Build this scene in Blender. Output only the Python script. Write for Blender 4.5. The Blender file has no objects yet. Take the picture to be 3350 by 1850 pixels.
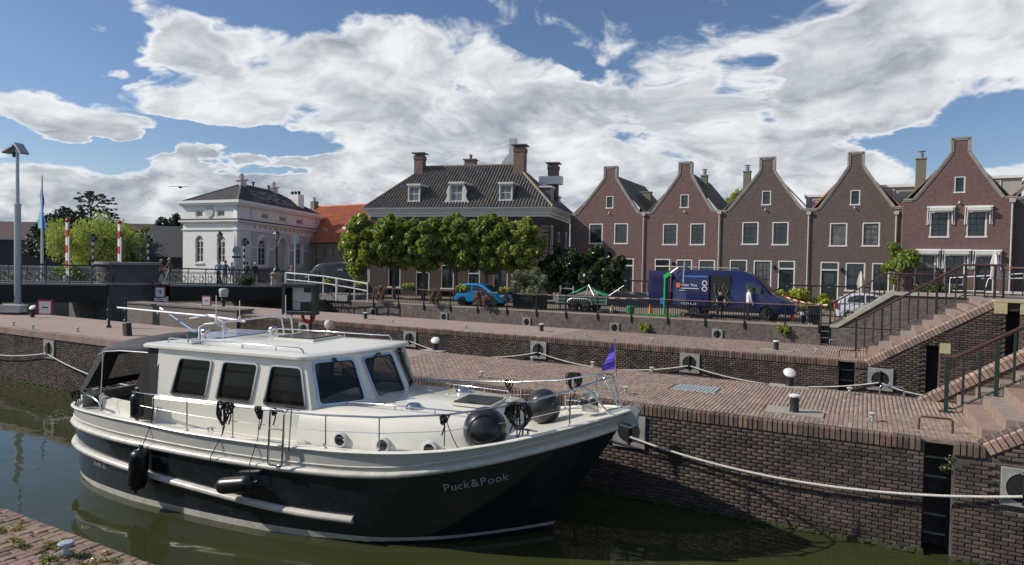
import bpy, math, random
import numpy as np
from mathutils import Vector, Matrix, Euler
random.seed(7); rng = np.random.default_rng(7)
S = bpy.context.scene
R = math.radians
# ---------------------------------------------------------------- camera
cam = bpy.data.cameras.new('camera'); camo = bpy.data.objects.new('camera', cam)
S.collection.objects.link(camo); S.camera = camo
cam.sensor_width = 36.0; cam.lens = 23.104; cam.clip_start = 0.1; cam.clip_end = 6000
def cam_basis(yaw=28.4, pitch=-1.55, roll=1.03):
    y, p, r = map(math.radians, (yaw, pitch, roll))
    f = Vector((-math.sin(y)*math.cos(p), math.cos(y)*math.cos(p), math.sin(p)))
    rt = Vector((math.cos(y), math.sin(y), 0)); up = rt.cross(f)
    c, s = math.cos(r), math.sin(r)
    return f, c*rt+s*up, -s*rt+c*up
CF, CR, CU = cam_basis()
CAM = Vector((0, 0, 2.8))
camo.matrix_world = Matrix(((CR.x, CU.x, -CF.x, 0), (CR.y, CU.y, -CF.y, 0), (CR.z, CU.z, -CF.z, 2.8), (0, 0, 0, 1)))
# ---------------------------------------------------------------- sun, sky, exposure
SUN = Vector((-0.73, -0.40, 0.60)).normalized()
sun = bpy.data.lights.new('sun', 'SUN'); sun.energy = 4.3; sun.angle = R(0.53); sun.color = (1.0, 0.94, 0.85)
suno = bpy.data.objects.new('sun', sun); S.collection.objects.link(suno)
suno.rotation_mode = 'QUATERNION'; suno.rotation_quaternion = SUN.to_track_quat('Z', 'Y')
S.view_settings.view_transform = 'Standard'; S.view_settings.look = 'None'
S.view_settings.exposure = 0.0; S.view_settings.gamma = 1.0; S.view_settings.use_curve_mapping = False

class NT:
    """small helper for building node trees"""
    def __init__(s, tree): s.t = tree; s.n = tree.nodes; s.l = tree.links
    def node(s, typ, **kw):
        n = s.n.new(typ)
        for k, v in kw.items(): setattr(n, k, v)
        return n
    def put(s, sock, v):
        if v is None: return
        if isinstance(v, bpy.types.NodeSocket): s.l.new(v, sock)
        elif isinstance(v, (tuple, list)) and sock.type == 'RGBA' and len(v) == 3: sock.default_value = (*v, 1)
        else: sock.default_value = v
    def math(s, op, a, b=None, c=None, clamp=False):
        n = s.node('ShaderNodeMath', operation=op, use_clamp=clamp)
        s.put(n.inputs[0], a); s.put(n.inputs[1], b); s.put(n.inputs[2], c); return n.outputs[0]
    def vmath(s, op, a, b=None):
        n = s.node('ShaderNodeVectorMath', operation=op); s.put(n.inputs[0], a); s.put(n.inputs[1], b)
        return n.outputs['Value'] if op in ('LENGTH', 'DOT_PRODUCT', 'DISTANCE') else n.outputs[0]
    def noise(s, vec, scale, detail=4, rough=0.55, dist=0.0):
        n = s.node('ShaderNodeTexNoise'); s.put(n.inputs['Vector'], vec); n.inputs['Scale'].default_value = scale
        n.inputs['Detail'].default_value = detail; n.inputs['Roughness'].default_value = rough; n.inputs['Distortion'].default_value = dist
        return n.outputs['Fac']
    def rng(s, v, a, b, c=0.0, d=1.0, smooth=False):
        n = s.node('ShaderNodeMapRange'); n.interpolation_type = 'SMOOTHSTEP' if smooth else 'LINEAR'
        s.put(n.inputs[0], v)
        for i, q in enumerate((a, b, c, d)): s.put(n.inputs[i+1], q)
        return n.outputs[0]
    def mix(s, f, a, b, mode='MIX'):
        n = s.node('ShaderNodeMix', data_type='RGBA', blend_type=mode)
        s.put(n.inputs[0], f); s.put(n.inputs[6], a); s.put(n.inputs[7], b); return n.outputs[2]
    def comb(s, x, y, z):
        n = s.node('ShaderNodeCombineXYZ'); s.put(n.inputs[0], x); s.put(n.inputs[1], y); s.put(n.inputs[2], z); return n.outputs[0]
    def sep(s, v):
        n = s.node('ShaderNodeSeparateXYZ'); s.put(n.inputs[0], v); return n.outputs
    def bump(s, h, strength=0.3, dist=0.02):
        n = s.node('ShaderNodeBump'); s.put(n.inputs['Height'], h); n.inputs['Strength'].default_value = strength
        n.inputs['Distance'].default_value = dist; return n.outputs[0]

world = bpy.data.worlds.new('World'); S.world = world; world.use_nodes = True
W = NT(world.node_tree); W.n.clear()
def build_sky():
    sky = W.node('ShaderNodeTexSky', sky_type='NISHITA'); sky.sun_disc = False
    sky.sun_elevation = math.asin(SUN.z); sky.sun_rotation = math.atan2(SUN.x, SUN.y)
    sky.air_density = 1.0; sky.dust_density = 0.5; sky.ozone_density = 1.6
    d = W.node('ShaderNodeTexCoord').outputs['Generated']
    dn = W.vmath('NORMALIZE', d)
    x, y, z = W.sep(dn)
    az = W.math('ARCTAN2', x, y); el = W.math('ARCSINE', z)
    # cloud sheet coordinates: directions projected on a flat layer, softened near the horizon
    den = W.math('ADD', W.math('MAXIMUM', z, 0.0), 0.30)
    cp = W.comb(W.math('DIVIDE', x, den), W.math('DIVIDE', y, den), W.math('MULTIPLY', el, 1.2))
    warp = W.node('ShaderNodeTexNoise'); W.put(warp.inputs['Vector'], cp); warp.inputs['Scale'].default_value = 1.6; warp.inputs['Detail'].default_value = 3
    wv = W.vmath('MULTIPLY', W.vmath('SUBTRACT', warp.outputs['Color'], (0.5,0.5,0.5)), (0.5,0.5,0.5))
    cq = W.vmath('ADD', cp, wv)
    def field(v, det):
        a = W.math('ADD', W.math('MULTIPLY', W.noise(v, 2.2, 2, 0.5), 0.42), W.math('MULTIPLY', W.noise(v, 7.0, det, 0.60), 0.58))
        return W.math('ADD', W.math('MULTIPLY', W.math('SUBTRACT', a, 0.5), 3.7), 0.46)
    n0 = field(cq, 9)
    n1 = field(W.vmath('ADD', cq, (-0.05, 0.03, 0.06)), 4)
    soft_ = W.noise(W.vmath('ADD', cq, (7.0, 3.0, 1.0)), 3.2, 5, 0.55)
    # where the weather puts cloud banks (azimuth, elevation, radii in degrees, weight)
    wb = W.node('ShaderNodeTexNoise'); W.put(wb.inputs['Vector'], cp); wb.inputs['Scale'].default_value = 3.0; wb.inputs['Detail'].default_value = 5
    wx, wy, wz = W.sep(wb.outputs['Color'])
    az = W.math('ADD', az, W.math('MULTIPLY', W.math('SUBTRACT', wx, 0.5), R(20))); elb = W.math('ADD', el, W.math('MULTIPLY', W.math('SUBTRACT', wy, 0.5), R(9)))
    acc = None
    for (a, e, ra, re, w, tilt) in BANKS:
        da = W.math('SUBTRACT', az, R(a)); de = W.math('SUBTRACT', elb, R(e))
        if tilt:
            ct, st = math.cos(R(tilt)), math.sin(R(tilt))
            da, de = (W.math('ADD', W.math('MULTIPLY', da, ct), W.math('MULTIPLY', de, st)),
                      W.math('SUBTRACT', W.math('MULTIPLY', de, ct), W.math('MULTIPLY', da, st)))
        v = W.comb(W.math('DIVIDE', da, R(ra)), W.math('DIVIDE', de, R(re)), 0.0)
        m = W.rng(W.vmath('LENGTH', v), 1.35, 0.45, 0.0, w, True)
        acc = m if acc is None else W.math('ADD', acc, m)
    dens = W.math('ADD', n0, acc)
    cov = W.rng(dens, 0.50, 0.98, 0, 1, True)
    relief = W.math('SUBTRACT', n0, n1)
    thick = W.math('MULTIPLY', W.rng(dens, 0.75, 1.25, 0, 1, True), W.rng(soft_, 0.34, 0.60, 0.2, 1.35, True))
    lit = W.math('ADD', W.math('MULTIPLY', relief, 0.55), W.math('SUBTRACT', 1.0, W.math('MULTIPLY', thick, 0.58)), clamp=True)
    lowgrey = W.rng(el, R(1), R(9), 0.16, 0.0, True)
    lit = W.math('SUBTRACT', lit, lowgrey, clamp=True)
    ccol = W.mix(lit, (3.3, 3.75, 4.4), (9.0, 9.15, 9.3))
    skyc = W.mix(1.0, sky.outputs[0], (0.78, 0.87, 1.01), 'MULTIPLY')
    hz = W.rng(el, R(0), R(9), 0.75, 0.0, True)
    skyc = W.mix(hz, skyc, (5.4, 6.3, 7.6))
    out = W.mix(W.math('MULTIPLY', cov, 0.97), skyc, ccol)
    bg = W.node('ShaderNodeBackground'); W.l.new(out, bg.inputs[0]); bg.inputs[1].default_value = 0.10
    o = W.node('ShaderNodeOutputWorld'); W.l.new(bg.outputs[0], o.inputs[0])
BANKS = [  # az, el, r_az, r_el, weight, tilt
 (-46, 15.3, 12.5, 4.0, 0.60, 0), (-55.5, 14.8, 5.5, 2.4, 0.45, 0), (-52, 11.6, 6.5, 1.1, 0.50, 0), (-34, 13.5, 14, 5.5, 0.52, 0), (-15, 12, 17, 8, 0.44, 0), (4, 15.5, 13, 5.5, 0.70, 0),
 (-65, 3.2, 9, 3.9, 1.1, 0), (-57, 3.4, 8, 3.9, 1.1, 0), (-50.5, 3.8, 6, 3.6, 1.0, 0), (-45.5, 5.0, 5, 4.2, 0.75, 0), (-39, 6, 6, 5.5, 0.55, 0), (-8, 3, 40, 8.5, 0.60, 0),
 (-63.5, 10.4, 6, 0.9, 0.62, -6), (-57.5, 9.7, 5, 0.6, 0.50, 0), (-62.4, 13.2, 1.0, 0.6, 0.60, 0), (-60.2, 13.0, 0.8, 0.5, 0.45, 0), (0.5, 9.6, 2.6, 1.7, 0.55, 0),
 (-57, 8.3, 13, 1.0, -0.75, 0), (-49.6, 9.4, 5, 1.2, -0.85, -8), (-65, 16, 5.5, 5.0, -0.85, 0), (-56, 20.6, 11, 2.4, -0.75, 0), (-41, 21.6, 7, 1.3, -0.55, 0), (-28, 19.6, 4.0, 1.6, -0.60, 0), (-23.6, 17.2, 3.4, 1.2, -0.52, -24),
 (-9.6, 14.6, 2.4, 1.6, -0.42, 20), (8, 19.5, 14, 4.5, 0.55, 0), (5.5, 9.6, 6, 2.0, -0.95, 6), (-1, 19.5, 4, 1.0, -0.4, 0)]
build_sky()
S.cycles.use_adaptive_sampling = True
try:
    S.cycles.max_bounces = 6; S.cycles.diffuse_bounces = 3; S.cycles.glossy_bounces = 3; S.cycles.transmission_bounces = 3; S.cycles.transparent_max_bounces = 8
except Exception: pass

# ---------------------------------------------------------------- materials
MATS = {}
def mat(name, col, rough=0.6, metal=0.0, var=0.12, scale=6.0, bump=0.0, bscale=40.0, spec=0.5, island=0.0, dirt=None, coat=0.0, trans=0.0, wave=0.0, stain=None):
    """painted or raw surface: base colour with grain; island = tone change from piece to piece; dirt = (colour, amount, scale)"""
    if name in MATS: return MATS[name]
    m = bpy.data.materials.new(name); m.use_nodes = True; T = NT(m.node_tree)
    p = T.n['Principled BSDF']; MATS[name] = m
    pos = T.node('ShaderNodeNewGeometry').outputs['Position']
    c = col
    if var > 0:
        f = T.noise(pos, scale, 5, 0.6)
        c = T.mix(T.rng(f, 0.3, 0.7, 0, 1), tuple(v*(1-var) for v in col), tuple(min(1, v*(1+var)) for v in col))
    if island > 0:
        g = T.node('ShaderNodeNewGeometry').outputs['Random Per Island']; o = T.node('ShaderNodeObjectInfo').outputs['Random']
        r = T.math('FRACT', T.math('ADD', T.math('MULTIPLY', g, 3.7), T.math('MULTIPLY', o, 5.3)))
        r2 = T.math('FRACT', T.math('MULTIPLY', r, 7.13))
        hsv = T.node('ShaderNodeHueSaturation')
        T.put(hsv.inputs['Hue'], T.rng(r2, 0, 1, 0.5-0.022*island, 0.5+0.022*island)); T.put(hsv.inputs['Saturation'], T.rng(r, 0, 1, 1-0.25*island, 1+0.2*island))
        T.put(hsv.inputs['Value'], T.rng(r, 0, 1, 1-0.42*island, 1+0.42*island)); T.put(hsv.inputs['Color'], c if not isinstance(c, tuple) else (*c, 1)); c = hsv.outputs[0]
    if dirt:
        dc, amt, ds = dirt
        f = T.noise(pos, ds, 6, 0.65)
        c = T.mix(T.rng(f, 0.48, 0.68, 0, amt), c, dc)
    if stain: c = T.mix(T.rng(T.noise(T.vmath('MULTIPLY', pos, (1.6,1.6,0.7)), 3.4, 7, 0.7), 0.60, 0.74, 0, 0.75), c, stain)
    T.put(p.inputs['Base Color'], c)
    p.inputs['Roughness'].default_value = rough; p.inputs['Metallic'].default_value = metal; p.inputs['Specular IOR Level'].default_value = spec
    if coat: p.inputs['Coat Weight'].default_value = coat; p.inputs['Coat Roughness'].default_value = 0.06
    if trans:
        p.inputs['Subsurface Weight'].default_value = 0.0
        t = T.node('ShaderNodeBsdfTranslucent'); T.put(t.inputs[0], T.mix(1.0, c, (1.5, 1.6, 0.6), 'MULTIPLY') )
        mx = T.node('ShaderNodeMixShader'); mx.inputs[0].default_value = trans
        T.l.new(p.outputs[0], mx.inputs[1]); T.l.new(t.outputs[0], mx.inputs[2]); T.l.new(mx.outputs[0], T.n['Material Output'].inputs[0])
    if bump > 0: T.l.new(T.bump(T.noise(pos, bscale, 5, 0.6), bump, 0.01), p.inputs['Normal'])
    if wave > 0:
        h = T.noise(pos, 0.8, 2, 0.5); T.l.new(T.bump(h, wave, 0.05), p.inputs['Normal'])
    return m
def brickmat(name, c1, c2, mortar, bw=0.215, bh=0.068, ms=0.010, dirt=(0.10, 0.10, 0.09), damt=0.4, rough=0.85, zfade=None, tone=0.16):
    """brickwork for walls too far to tell the bricks apart; object coordinates, picks the face's own plane"""
    if name in MATS: return MATS[name]
    m = bpy.data.materials.new(name); m.use_nodes = True; T = NT(m.node_tree); p = T.n['Principled BSDF']; MATS[name] = m
    tc = T.node('ShaderNodeTexCoord'); x, y, z = T.sep(tc.outputs['Object']); nx, ny, nz = T.sep(tc.outputs['Normal'])
    u = T.math('ADD', T.math('MULTIPLY', x, T.math('ABSOLUTE', ny)), T.math('MULTIPLY', y, T.math('ABSOLUTE', nx)))
    b = T.node('ShaderNodeTexBrick'); T.put(b.inputs['Vector'], T.comb(u, z, 0.0))
    b.inputs['Scale'].default_value = 1.0; b.inputs['Brick Width'].default_value = bw; b.inputs['Row Height'].default_value = bh
    b.inputs['Mortar Size'].default_value = ms; b.inputs['Mortar Smooth'].default_value = 0.3; b.inputs['Bias'].default_value = 0.0
    T.put(b.inputs['Color1'], c1); T.put(b.inputs['Color2'], c2); T.put(b.inputs['Mortar'], mortar)
    pos = T.node('ShaderNodeNewGeometry').outputs['Position']
    c = T.mix(T.rng(T.noise(pos, 1.1, 6, 0.65), 0.35, 0.75, 0, damt), b.outputs['Color'], dirt)
    c = T.mix(1.0, c, T.mix(T.rng(T.noise(pos, 5.0, 3, 0.6), 0.3, 0.7), (1-tone,)*3, (1+tone,)*3), 'MULTIPLY')
    if zfade:
        zz = T.sep(pos)[2]; n = T.math('ADD', zz, T.math('MULTIPLY', T.noise(pos, 2.5, 4), 0.5))
        c = T.mix(T.rng(n, zfade[0]+0.25, zfade[1]+0.25, 0.8, 0.0, True), c, zfade[2])
    T.put(p.inputs['Base Color'], c); p.inputs['Roughness'].default_value = rough; p.inputs['Specular IOR Level'].default_value = 0.25
    hh = T.math('ADD', T.math('MULTIPLY', b.outputs['Fac'], -0.6), T.math('MULTIPLY', T.noise(pos, 30, 3), 0.3))
    T.l.new(T.bump(hh, 0.6, 0.01), p.inputs['Normal'])
    return m

# ---------------------------------------------------------------- mesh helpers
LINK = S.collection.objects.link
class MB:
    def __init__(s): s.v = []; s.f = []; s.m = []
    def add(s, vs, fs, mi=0):
        b = len(s.v); s.v.extend([tuple(q) for q in vs]); s.f.extend([tuple(i+b for i in f) for f in fs]); s.m.extend([mi]*len(fs)); return s
    def bb(s, x0, y0, z0, x1, y1, z1, mi=0):
        return s.add([(x0,y0,z0),(x1,y0,z0),(x1,y1,z0),(x0,y1,z0),(x0,y0,z1),(x1,y0,z1),(x1,y1,z1),(x0,y1,z1)],
                     [(0,3,2,1),(4,5,6,7),(0,1,5,4),(1,2,6,5),(2,3,7,6),(3,0,4,7)], mi)
    def box(s, c, size, rot=(0,0,0), mi=0, taper=1.0):
        M = Euler(rot).to_matrix(); h = [q/2 for q in size]; vs = []
        for dz in (-1, 1):
            k = taper if dz > 0 else 1
            for dx, dy in ((-1,-1),(1,-1),(1,1),(-1,1)): vs.append(Vector(c)+M@Vector((dx*h[0]*k, dy*h[1]*k, dz*h[2])))
        return s.add(vs, [(0,3,2,1),(4,5,6,7),(0,1,5,4),(1,2,6,5),(2,3,7,6),(3,0,4,7)], mi)
    def bar(s, a, b, w, h=None, mi=0, up=(0,0,1)):
        a, b = Vector(a), Vector(b); d = b-a; L = d.length
        if L < 1e-6: return s
        d /= L; u = Vector(up)
        if abs(d.dot(u)) > 0.99: u = Vector((1,0,0))
        r = d.cross(u).normalized(); u = r.cross(d); h = h or w; vs = []
        for p in (a, b):
            for q, t in ((-1,-1),(1,-1),(1,1),(-1,1)): vs.append(p+r*q*w/2+u*t*h/2)
        return s.add(vs, [(0,3,2,1),(4,5,6,7),(0,1,5,4),(1,2,6,5),(2,3,7,6),(3,0,4,7)], mi)
    def tube(s, pts, r, n=6, closed=False, mi=0, cap=True):
        P = [Vector(p) for p in pts]; k = len(P); rr = r if isinstance(r, (list, tuple)) else [r]*k
        vs = []; prev = None
        for i in range(k):
            if closed: t = P[(i+1)%k]-P[i-1]
            else: t = P[min(i+1, k-1)]-P[max(i-1, 0)]
            if t.length < 1e-9: t = Vector((0,0,1))
            t.normalize()
            if prev is None:
                u = Vector((0,0,1)) if abs(t.z) < 0.9 else Vector((1,0,0))
                prev = t.cross(u).normalized()
            else:
                prev = (prev-t*prev.dot(t))
                if prev.length < 1e-6: prev = t.orthogonal()
                prev.normalize()
            w = t.cross(prev)
            for j in range(n):
                a = 2*math.pi*j/n; vs.append(P[i]+prev*math.cos(a)*rr[i]+w*math.sin(a)*rr[i])
        fs = []
        for i in range(k if closed else k-1):
            i2 = (i+1)%k
            for j in range(n): j2 = (j+1)%n; fs.append((i*n+j, i*n+j2, i2*n+j2, i2*n+j))
        if not closed and cap: fs += [tuple(range(n-1,-1,-1)), tuple((k-1)*n+j for j in range(n))]
        return s.add(vs, fs, mi)
    def lathe(s, prof, n=16, c=(0,0,0), axis='z', mi=0):
        vs = []; fs = []
        for (r, z) in prof:
            for j in range(n):
                a = 2*math.pi*j/n; p = (r*math.cos(a), r*math.sin(a), z)
                if axis == 'x': p = (p[2], p[0], p[1])
                if axis == 'y': p = (p[0], p[2], p[1])
                vs.append((p[0]+c[0], p[1]+c[1], p[2]+c[2]))
        k = len(prof)
        for i in range(k-1):
            for j in range(n): j2 = (j+1)%n; fs.append((i*n+j, i*n+j2, (i+1)*n+j2, (i+1)*n+j))
        if prof[0][0] > 1e-4: fs.append(tuple(range(n-1,-1,-1)))
        if prof[-1][0] > 1e-4: fs.append(tuple((k-1)*n+j for j in range(n)))
        return s.add(vs, fs, mi)
    def ell(s, c, rad, nu=14, nv=8, mi=0, rot=(0,0,0)):
        M = Euler(rot).to_matrix(); vs = []; fs = []
        for i in range(nv+1):
            t = math.pi*i/nv
            for j in range(nu):
                a = 2*math.pi*j/nu; vs.append(Vector(c)+M@Vector((rad[0]*math.sin(t)*math.cos(a), rad[1]*math.sin(t)*math.sin(a), rad[2]*math.cos(t))))
        for i in range(nv):
            for j in range(nu): j2=(j+1)%nu; fs.append((i*nu+j, (i+1)*nu+j, (i+1)*nu+j2, i*nu+j2))
        return s.add(vs, fs, mi)
    def loft(s, secs, closed=True, cap=True, mi=0):
        n = len(secs[0]); vs = [p for q in secs for p in q]; fs = []
        for i in range(len(secs)-1):
            for j in range(n if closed else n-1): j2=(j+1)%n; fs.append((i*n+j, i*n+j2, (i+1)*n+j2, (i+1)*n+j))
        if cap and closed: fs += [tuple(range(n-1,-1,-1)), tuple((len(secs)-1)*n+j for j in range(n))]
        return s.add(vs, fs, mi)
    def ext(s, poly, y0, y1, mi=0, plane='xz'):
        """polygon in the xz plane pushed from y0 to y1 (or the xy plane pushed in z, or yz pushed in x)"""
        n = len(poly)
        f = {'xz': lambda a,b,t:(a,t,b), 'xy': lambda a,b,t:(a,b,t), 'yz': lambda a,b,t:(t,a,b)}[plane]
        vs = [f(a,b,y0) for a,b in poly]+[f(a,b,y1) for a,b in poly]
        return s.add(vs, [tuple(range(n)), tuple(range(2*n-1,n-1,-1))]+[(i,(i+1)%n+0,(i+1)%n+n,i+n)[::-1] for i in range(n)], mi)
    def build(s, name, mats, parent=None, smooth=None, loc=None):
        me = bpy.data.meshes.new(name); me.from_pydata(s.v, [], s.f)
        ms = mats if isinstance(mats, (list, tuple)) else [mats]
        for q in ms: me.materials.append(q)
        if len(ms) > 1: me.polygons.foreach_set('material_index', s.m)
        me.update()
        if smooth is not None: soft(me, smooth)
        return obj(name, me, parent, loc)
def soft(me, ang):
    me.shade_smooth(); me.set_sharp_from_angle(angle=R(ang))
def obj(name, me, parent=None, loc=None):
    o = bpy.data.objects.new(name, me); LINK(o)
    if parent is not None: o.parent = parent
    if loc is not None: o.location = loc
    return o
def fixn(me):
    import bmesh
    b = bmesh.new(); b.from_mesh(me); bmesh.ops.recalc_face_normals(b, faces=b.faces); b.to_mesh(me); b.free()
def tag(o, label, cat, group=None):
    o['label'] = label; o['category'] = cat
    if group: o['group'] = group
    return o
def thing(name, loc=(0,0,0), rz=0.0, label=None, cat=None, group=None):
    o = bpy.data.objects.new(name, None); LINK(o); o.location = loc; o.rotation_euler = (0,0,rz); o.empty_display_size = 0.2
    if label: tag(o, label, cat, group)
    return o
def struct(o): o['kind'] = 'structure'; return o
def stuff(o): o['kind'] = 'stuff'; return o
def copy_tree(o, parent=None, **kw):
    c = o.copy(); LINK(c)
    if parent is not None: c.parent = parent
    for ch in list(o.children): copy_tree(ch, c)
    return c
def put(o, loc, rz=None, label=None, group=None, scale=None):
    o.location = loc
    if rz is not None: o.rotation_euler = (0,0,rz)
    if label: o['label'] = label
    if group: o['group'] = group
    if scale: o.scale = (scale,)*3 if not isinstance(scale, tuple) else scale
    return o
def curve_mesh(splines, extrude=0.0, bevel=0.0, res=1):
    cu = bpy.data.curves.new('c', 'CURVE'); cu.dimensions = '2D'; cu.fill_mode = 'BOTH'; cu.extrude = extrude; cu.bevel_depth = bevel; cu.resolution_u = res
    for sp in splines:
        q = cu.splines.new('POLY'); q.points.add(len(sp)-1)
        for i, (a, b) in enumerate(sp): q.points[i].co = (a, b, 0, 1)
        q.use_cyclic_u = True
    ob = bpy.data.objects.new('c', cu); me = bpy.data.meshes.new_from_object(ob)
    bpy.data.objects.remove(ob); bpy.data.curves.remove(cu); return me
def text_mesh(txt, size, extrude=0.002, align='CENTER', bold=0.0, shear=0.0, space=1.0):
    cu = bpy.data.curves.new('t', 'FONT'); cu.body = txt; cu.size = size; cu.extrude = extrude; cu.align_x = align; cu.offset = bold; cu.shear = shear; cu.resolution_u = 3; cu.space_character = space
    ob = bpy.data.objects.new('t', cu); me = bpy.data.meshes.new_from_object(ob)
    bpy.data.objects.remove(ob); bpy.data.curves.remove(cu); return me
def text(name, txt, size, m, parent, M, **kw):
    me = text_mesh(txt, size, **kw); me.materials.clear(); me.materials.append(m); o = obj(name, me, parent); o.matrix_basis = M; return o
FRONT = Matrix.Rotation(R(90), 4, 'X')      # text lying in xy stood up to face -y
def holed_wall(name, outline, holes, y0, y1, m, parent):
    """upright wall in the xz plane between y0 and y1 with real openings"""
    me = curve_mesh([outline]+[[(a,b),(a2,b),(a2,b2),(a,b2)] for (a,b,a2,b2) in holes], extrude=abs(y1-y0)/2)
    me.transform(Matrix.Translation((0,(y0+y1)/2,0))@FRONT); me.materials.clear(); me.materials.append(m)
    return obj(name, me, parent)
def visible(p, margin=0.15):
    v = Vector(p)-CAM; d = v.dot(CF)
    if d < 0.5: return None
    x = v.dot(CR)/d; y = v.dot(CU)/d
    if abs(x) > 0.779+margin or abs(y) > 0.43+margin: return None
    return d
def pieces(name, me, m, parent, mats4, limit=300, rest=None, world=None, score=None):
    """alike pieces sharing one mesh: the ones that show largest are parts of their own, the others one joined part"""
    me.materials.clear(); me.materials.append(m)
    Wm = world or (parent.matrix_basis if parent else Matrix())
    sc = []
    for i, M in enumerate(mats4):
        p = Wm@M.translation; d = visible(p, 0.0); s = 1/d if d else 0
        if s and score: s *= score(p)
        sc.append(s)
    order = sorted(range(len(mats4)), key=lambda i: -sc[i])
    top = [i for i in order[:limit] if sc[i] > 0]; tops = set(top)
    for i in top:
        o = obj(name, me, parent); o.matrix_basis = mats4[i]
    left = [i for i in range(len(mats4)) if i not in tops]
    if left:
        nv = len(me.vertices); co = np.empty(nv*3, 'f'); me.vertices.foreach_get('co', co); co = co.reshape(-1,3)
        A = np.array([[list(r) for r in mats4[i]] for i in left], 'f')
        V = np.einsum('kij,nj->kni', A[:, :3, :3], co)+A[:, None, :3, 3]
        lens = np.array([len(p.vertices) for p in me.polygons]); lv = np.empty(len(me.loops), 'i'); me.loops.foreach_get('vertex_index', lv)
        k = len(left); LV = (lv[None, :]+np.arange(k)[:, None]*nv).ravel()
        mm = bpy.data.meshes.new(name+'_field'); mm.vertices.add(k*nv); mm.vertices.foreach_set('co', V.ravel())
        mm.loops.add(len(LV)); mm.loops.foreach_set('vertex_index', LV)
        L = np.tile(lens, k); st = np.concatenate([[0], np.cumsum(L)[:-1]])
        mm.polygons.add(len(L)); mm.polygons.foreach_set('loop_start', st.astype('i')); mm.polygons.foreach_set('loop_total', L.astype('i'))
        mm.update(calc_edges=True); mm.materials.append(m)
        o = obj(rest or name+'work', mm, parent); stuff(o)
        return o
def TRS(loc, rot=(0,0,0), sc=(1,1,1)):
    return Matrix.Translation(loc)@Euler(rot).to_matrix().to_4x4()@Matrix.Diagonal((*sc, 1))
def brick_unit(ch=0.12):
    """unit brick centred at 0, chamfered round its front (-y) face and open at the back"""
    h = 0.5; q = MB()
    # outer ring y=+h, ring y=-h+ch, inner front
    a = [(-h,h,-h),(h,h,-h),(h,h,h),(-h,h,h)]; b = [(-h,-h+ch*0.8,-h),(h,-h+ch*0.8,-h),(h,-h+ch*0.8,h),(-h,-h+ch*0.8,h)]
    c = h-ch*0.35; d = h-ch; f = [(-c,-h,-d),(c,-h,-d),(c,-h,d),(-c,-h,d)]
    q.v = a+b+f
    for i in range(4):
        j = (i+1)%4; q.f += [(i,j,j+4,i+4),(i+4,j+4,j+8,i+8)]
    q.f.append((8,9,10,11)); q.m = [0]*len(q.f)
    me = bpy.data.meshes.new('brick'); me.from_pydata(q.v, [], q.f); fixn_open(me); return me
def fixn_open(me):
    import bmesh
    b = bmesh.new(); b.from_mesh(me); bmesh.ops.recalc_face_normals(b, faces=b.faces)
    b.faces.ensure_lookup_table(); f = b.faces[len(b.faces)-1]
    if f.normal.y > 0: bmesh.ops.reverse_faces(b, faces=b.faces)
    b.to_mesh(me); b.free()
# ================================================================ SETTING
WZ = -1.97
M_WB = mat('wall_brick', (0.108, 0.080, 0.066), 0.85, var=0.25, scale=3.0, bump=0.5, bscale=60, spec=0.25, island=1.0, dirt=((0.030,0.027,0.022), 0.75, 1.3), stain=(0.24,0.22,0.19))
M_CB = mat('coping_brick', (0.165, 0.115, 0.088), 0.85, var=0.25, scale=5.0, bump=0.5, bscale=60, spec=0.25, island=0.9, dirt=((0.06,0.052,0.045), 0.7, 1.7))
M_PB = mat('paving_brick', (0.335, 0.247, 0.190), 0.88, var=0.2, scale=2.2, bump=0.4, bscale=70, spec=0.2, island=0.5, dirt=((0.24,0.185,0.15), 0.6, 1.1))
M_PN = mat('paving_brick_near', (0.25, 0.175, 0.14), 0.88, var=0.2, scale=2.2, bump=0.5, bscale=70, spec=0.2, island=0.8, dirt=((0.20,0.165,0.10), 0.6, 1.9))
M_JT = mat('joint_mortar', (0.085, 0.075, 0.066), 0.95, var=0.4, scale=9)
M_JP = mat('joint_sand', (0.20, 0.15, 0.115), 0.95, var=0.4, scale=7)
M_FARP = mat('far_paving', (0.35, 0.262, 0.212), 0.9, var=0.12, scale=1.2, bump=0.3, bscale=20, dirt=((0.27,0.19,0.16), 0.5, 0.6))
M_FW = brickmat('quay_brickwork', (0.135,0.088,0.075), (0.085,0.06,0.055), (0.22,0.19,0.165), dirt=(0.05,0.044,0.038), damt=0.55, zfade=(WZ, WZ+0.35, (0.035,0.045,0.015)))
M_FW2 = brickmat('upper_quay_brickwork', (0.17,0.12,0.105), (0.115,0.083,0.077), (0.26,0.225,0.2), dirt=(0.075,0.065,0.06), damt=0.6, tone=0.3)
M_STONE = mat('sandstone', (0.42, 0.34, 0.27), 0.8, var=0.15, scale=3, bump=0.3, dirt=((0.25,0.22,0.17),0.5,2))
M_GSTONE = mat('grey_stone', (0.30, 0.29, 0.27), 0.8, var=0.2, scale=4, bump=0.3, dirt=((0.15,0.14,0.12),0.5,3))
M_DARK = mat('dark_void', (0.012,0.012,0.012), 0.8, var=0)
M_DGREEN = mat('dark_green_paint', (0.016,0.032,0.026), 0.35, var=0.1)
M_REDWOOD = mat('red_brown_handrail', (0.075,0.032,0.026), 0.4, var=0.1)
M_BLACK = mat('black_paint', (0.016,0.016,0.017), 0.4, var=0.1)
M_STEEL = mat('galvanised_steel', (0.45,0.46,0.47), 0.45, 0.6, var=0.1)
M_WHITE = mat('white_paint', (0.78,0.77,0.74), 0.45, var=0.04)
M_ROPE = mat('white_rope', (0.62,0.58,0.52), 0.9, var=0.15, scale=30)
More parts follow.
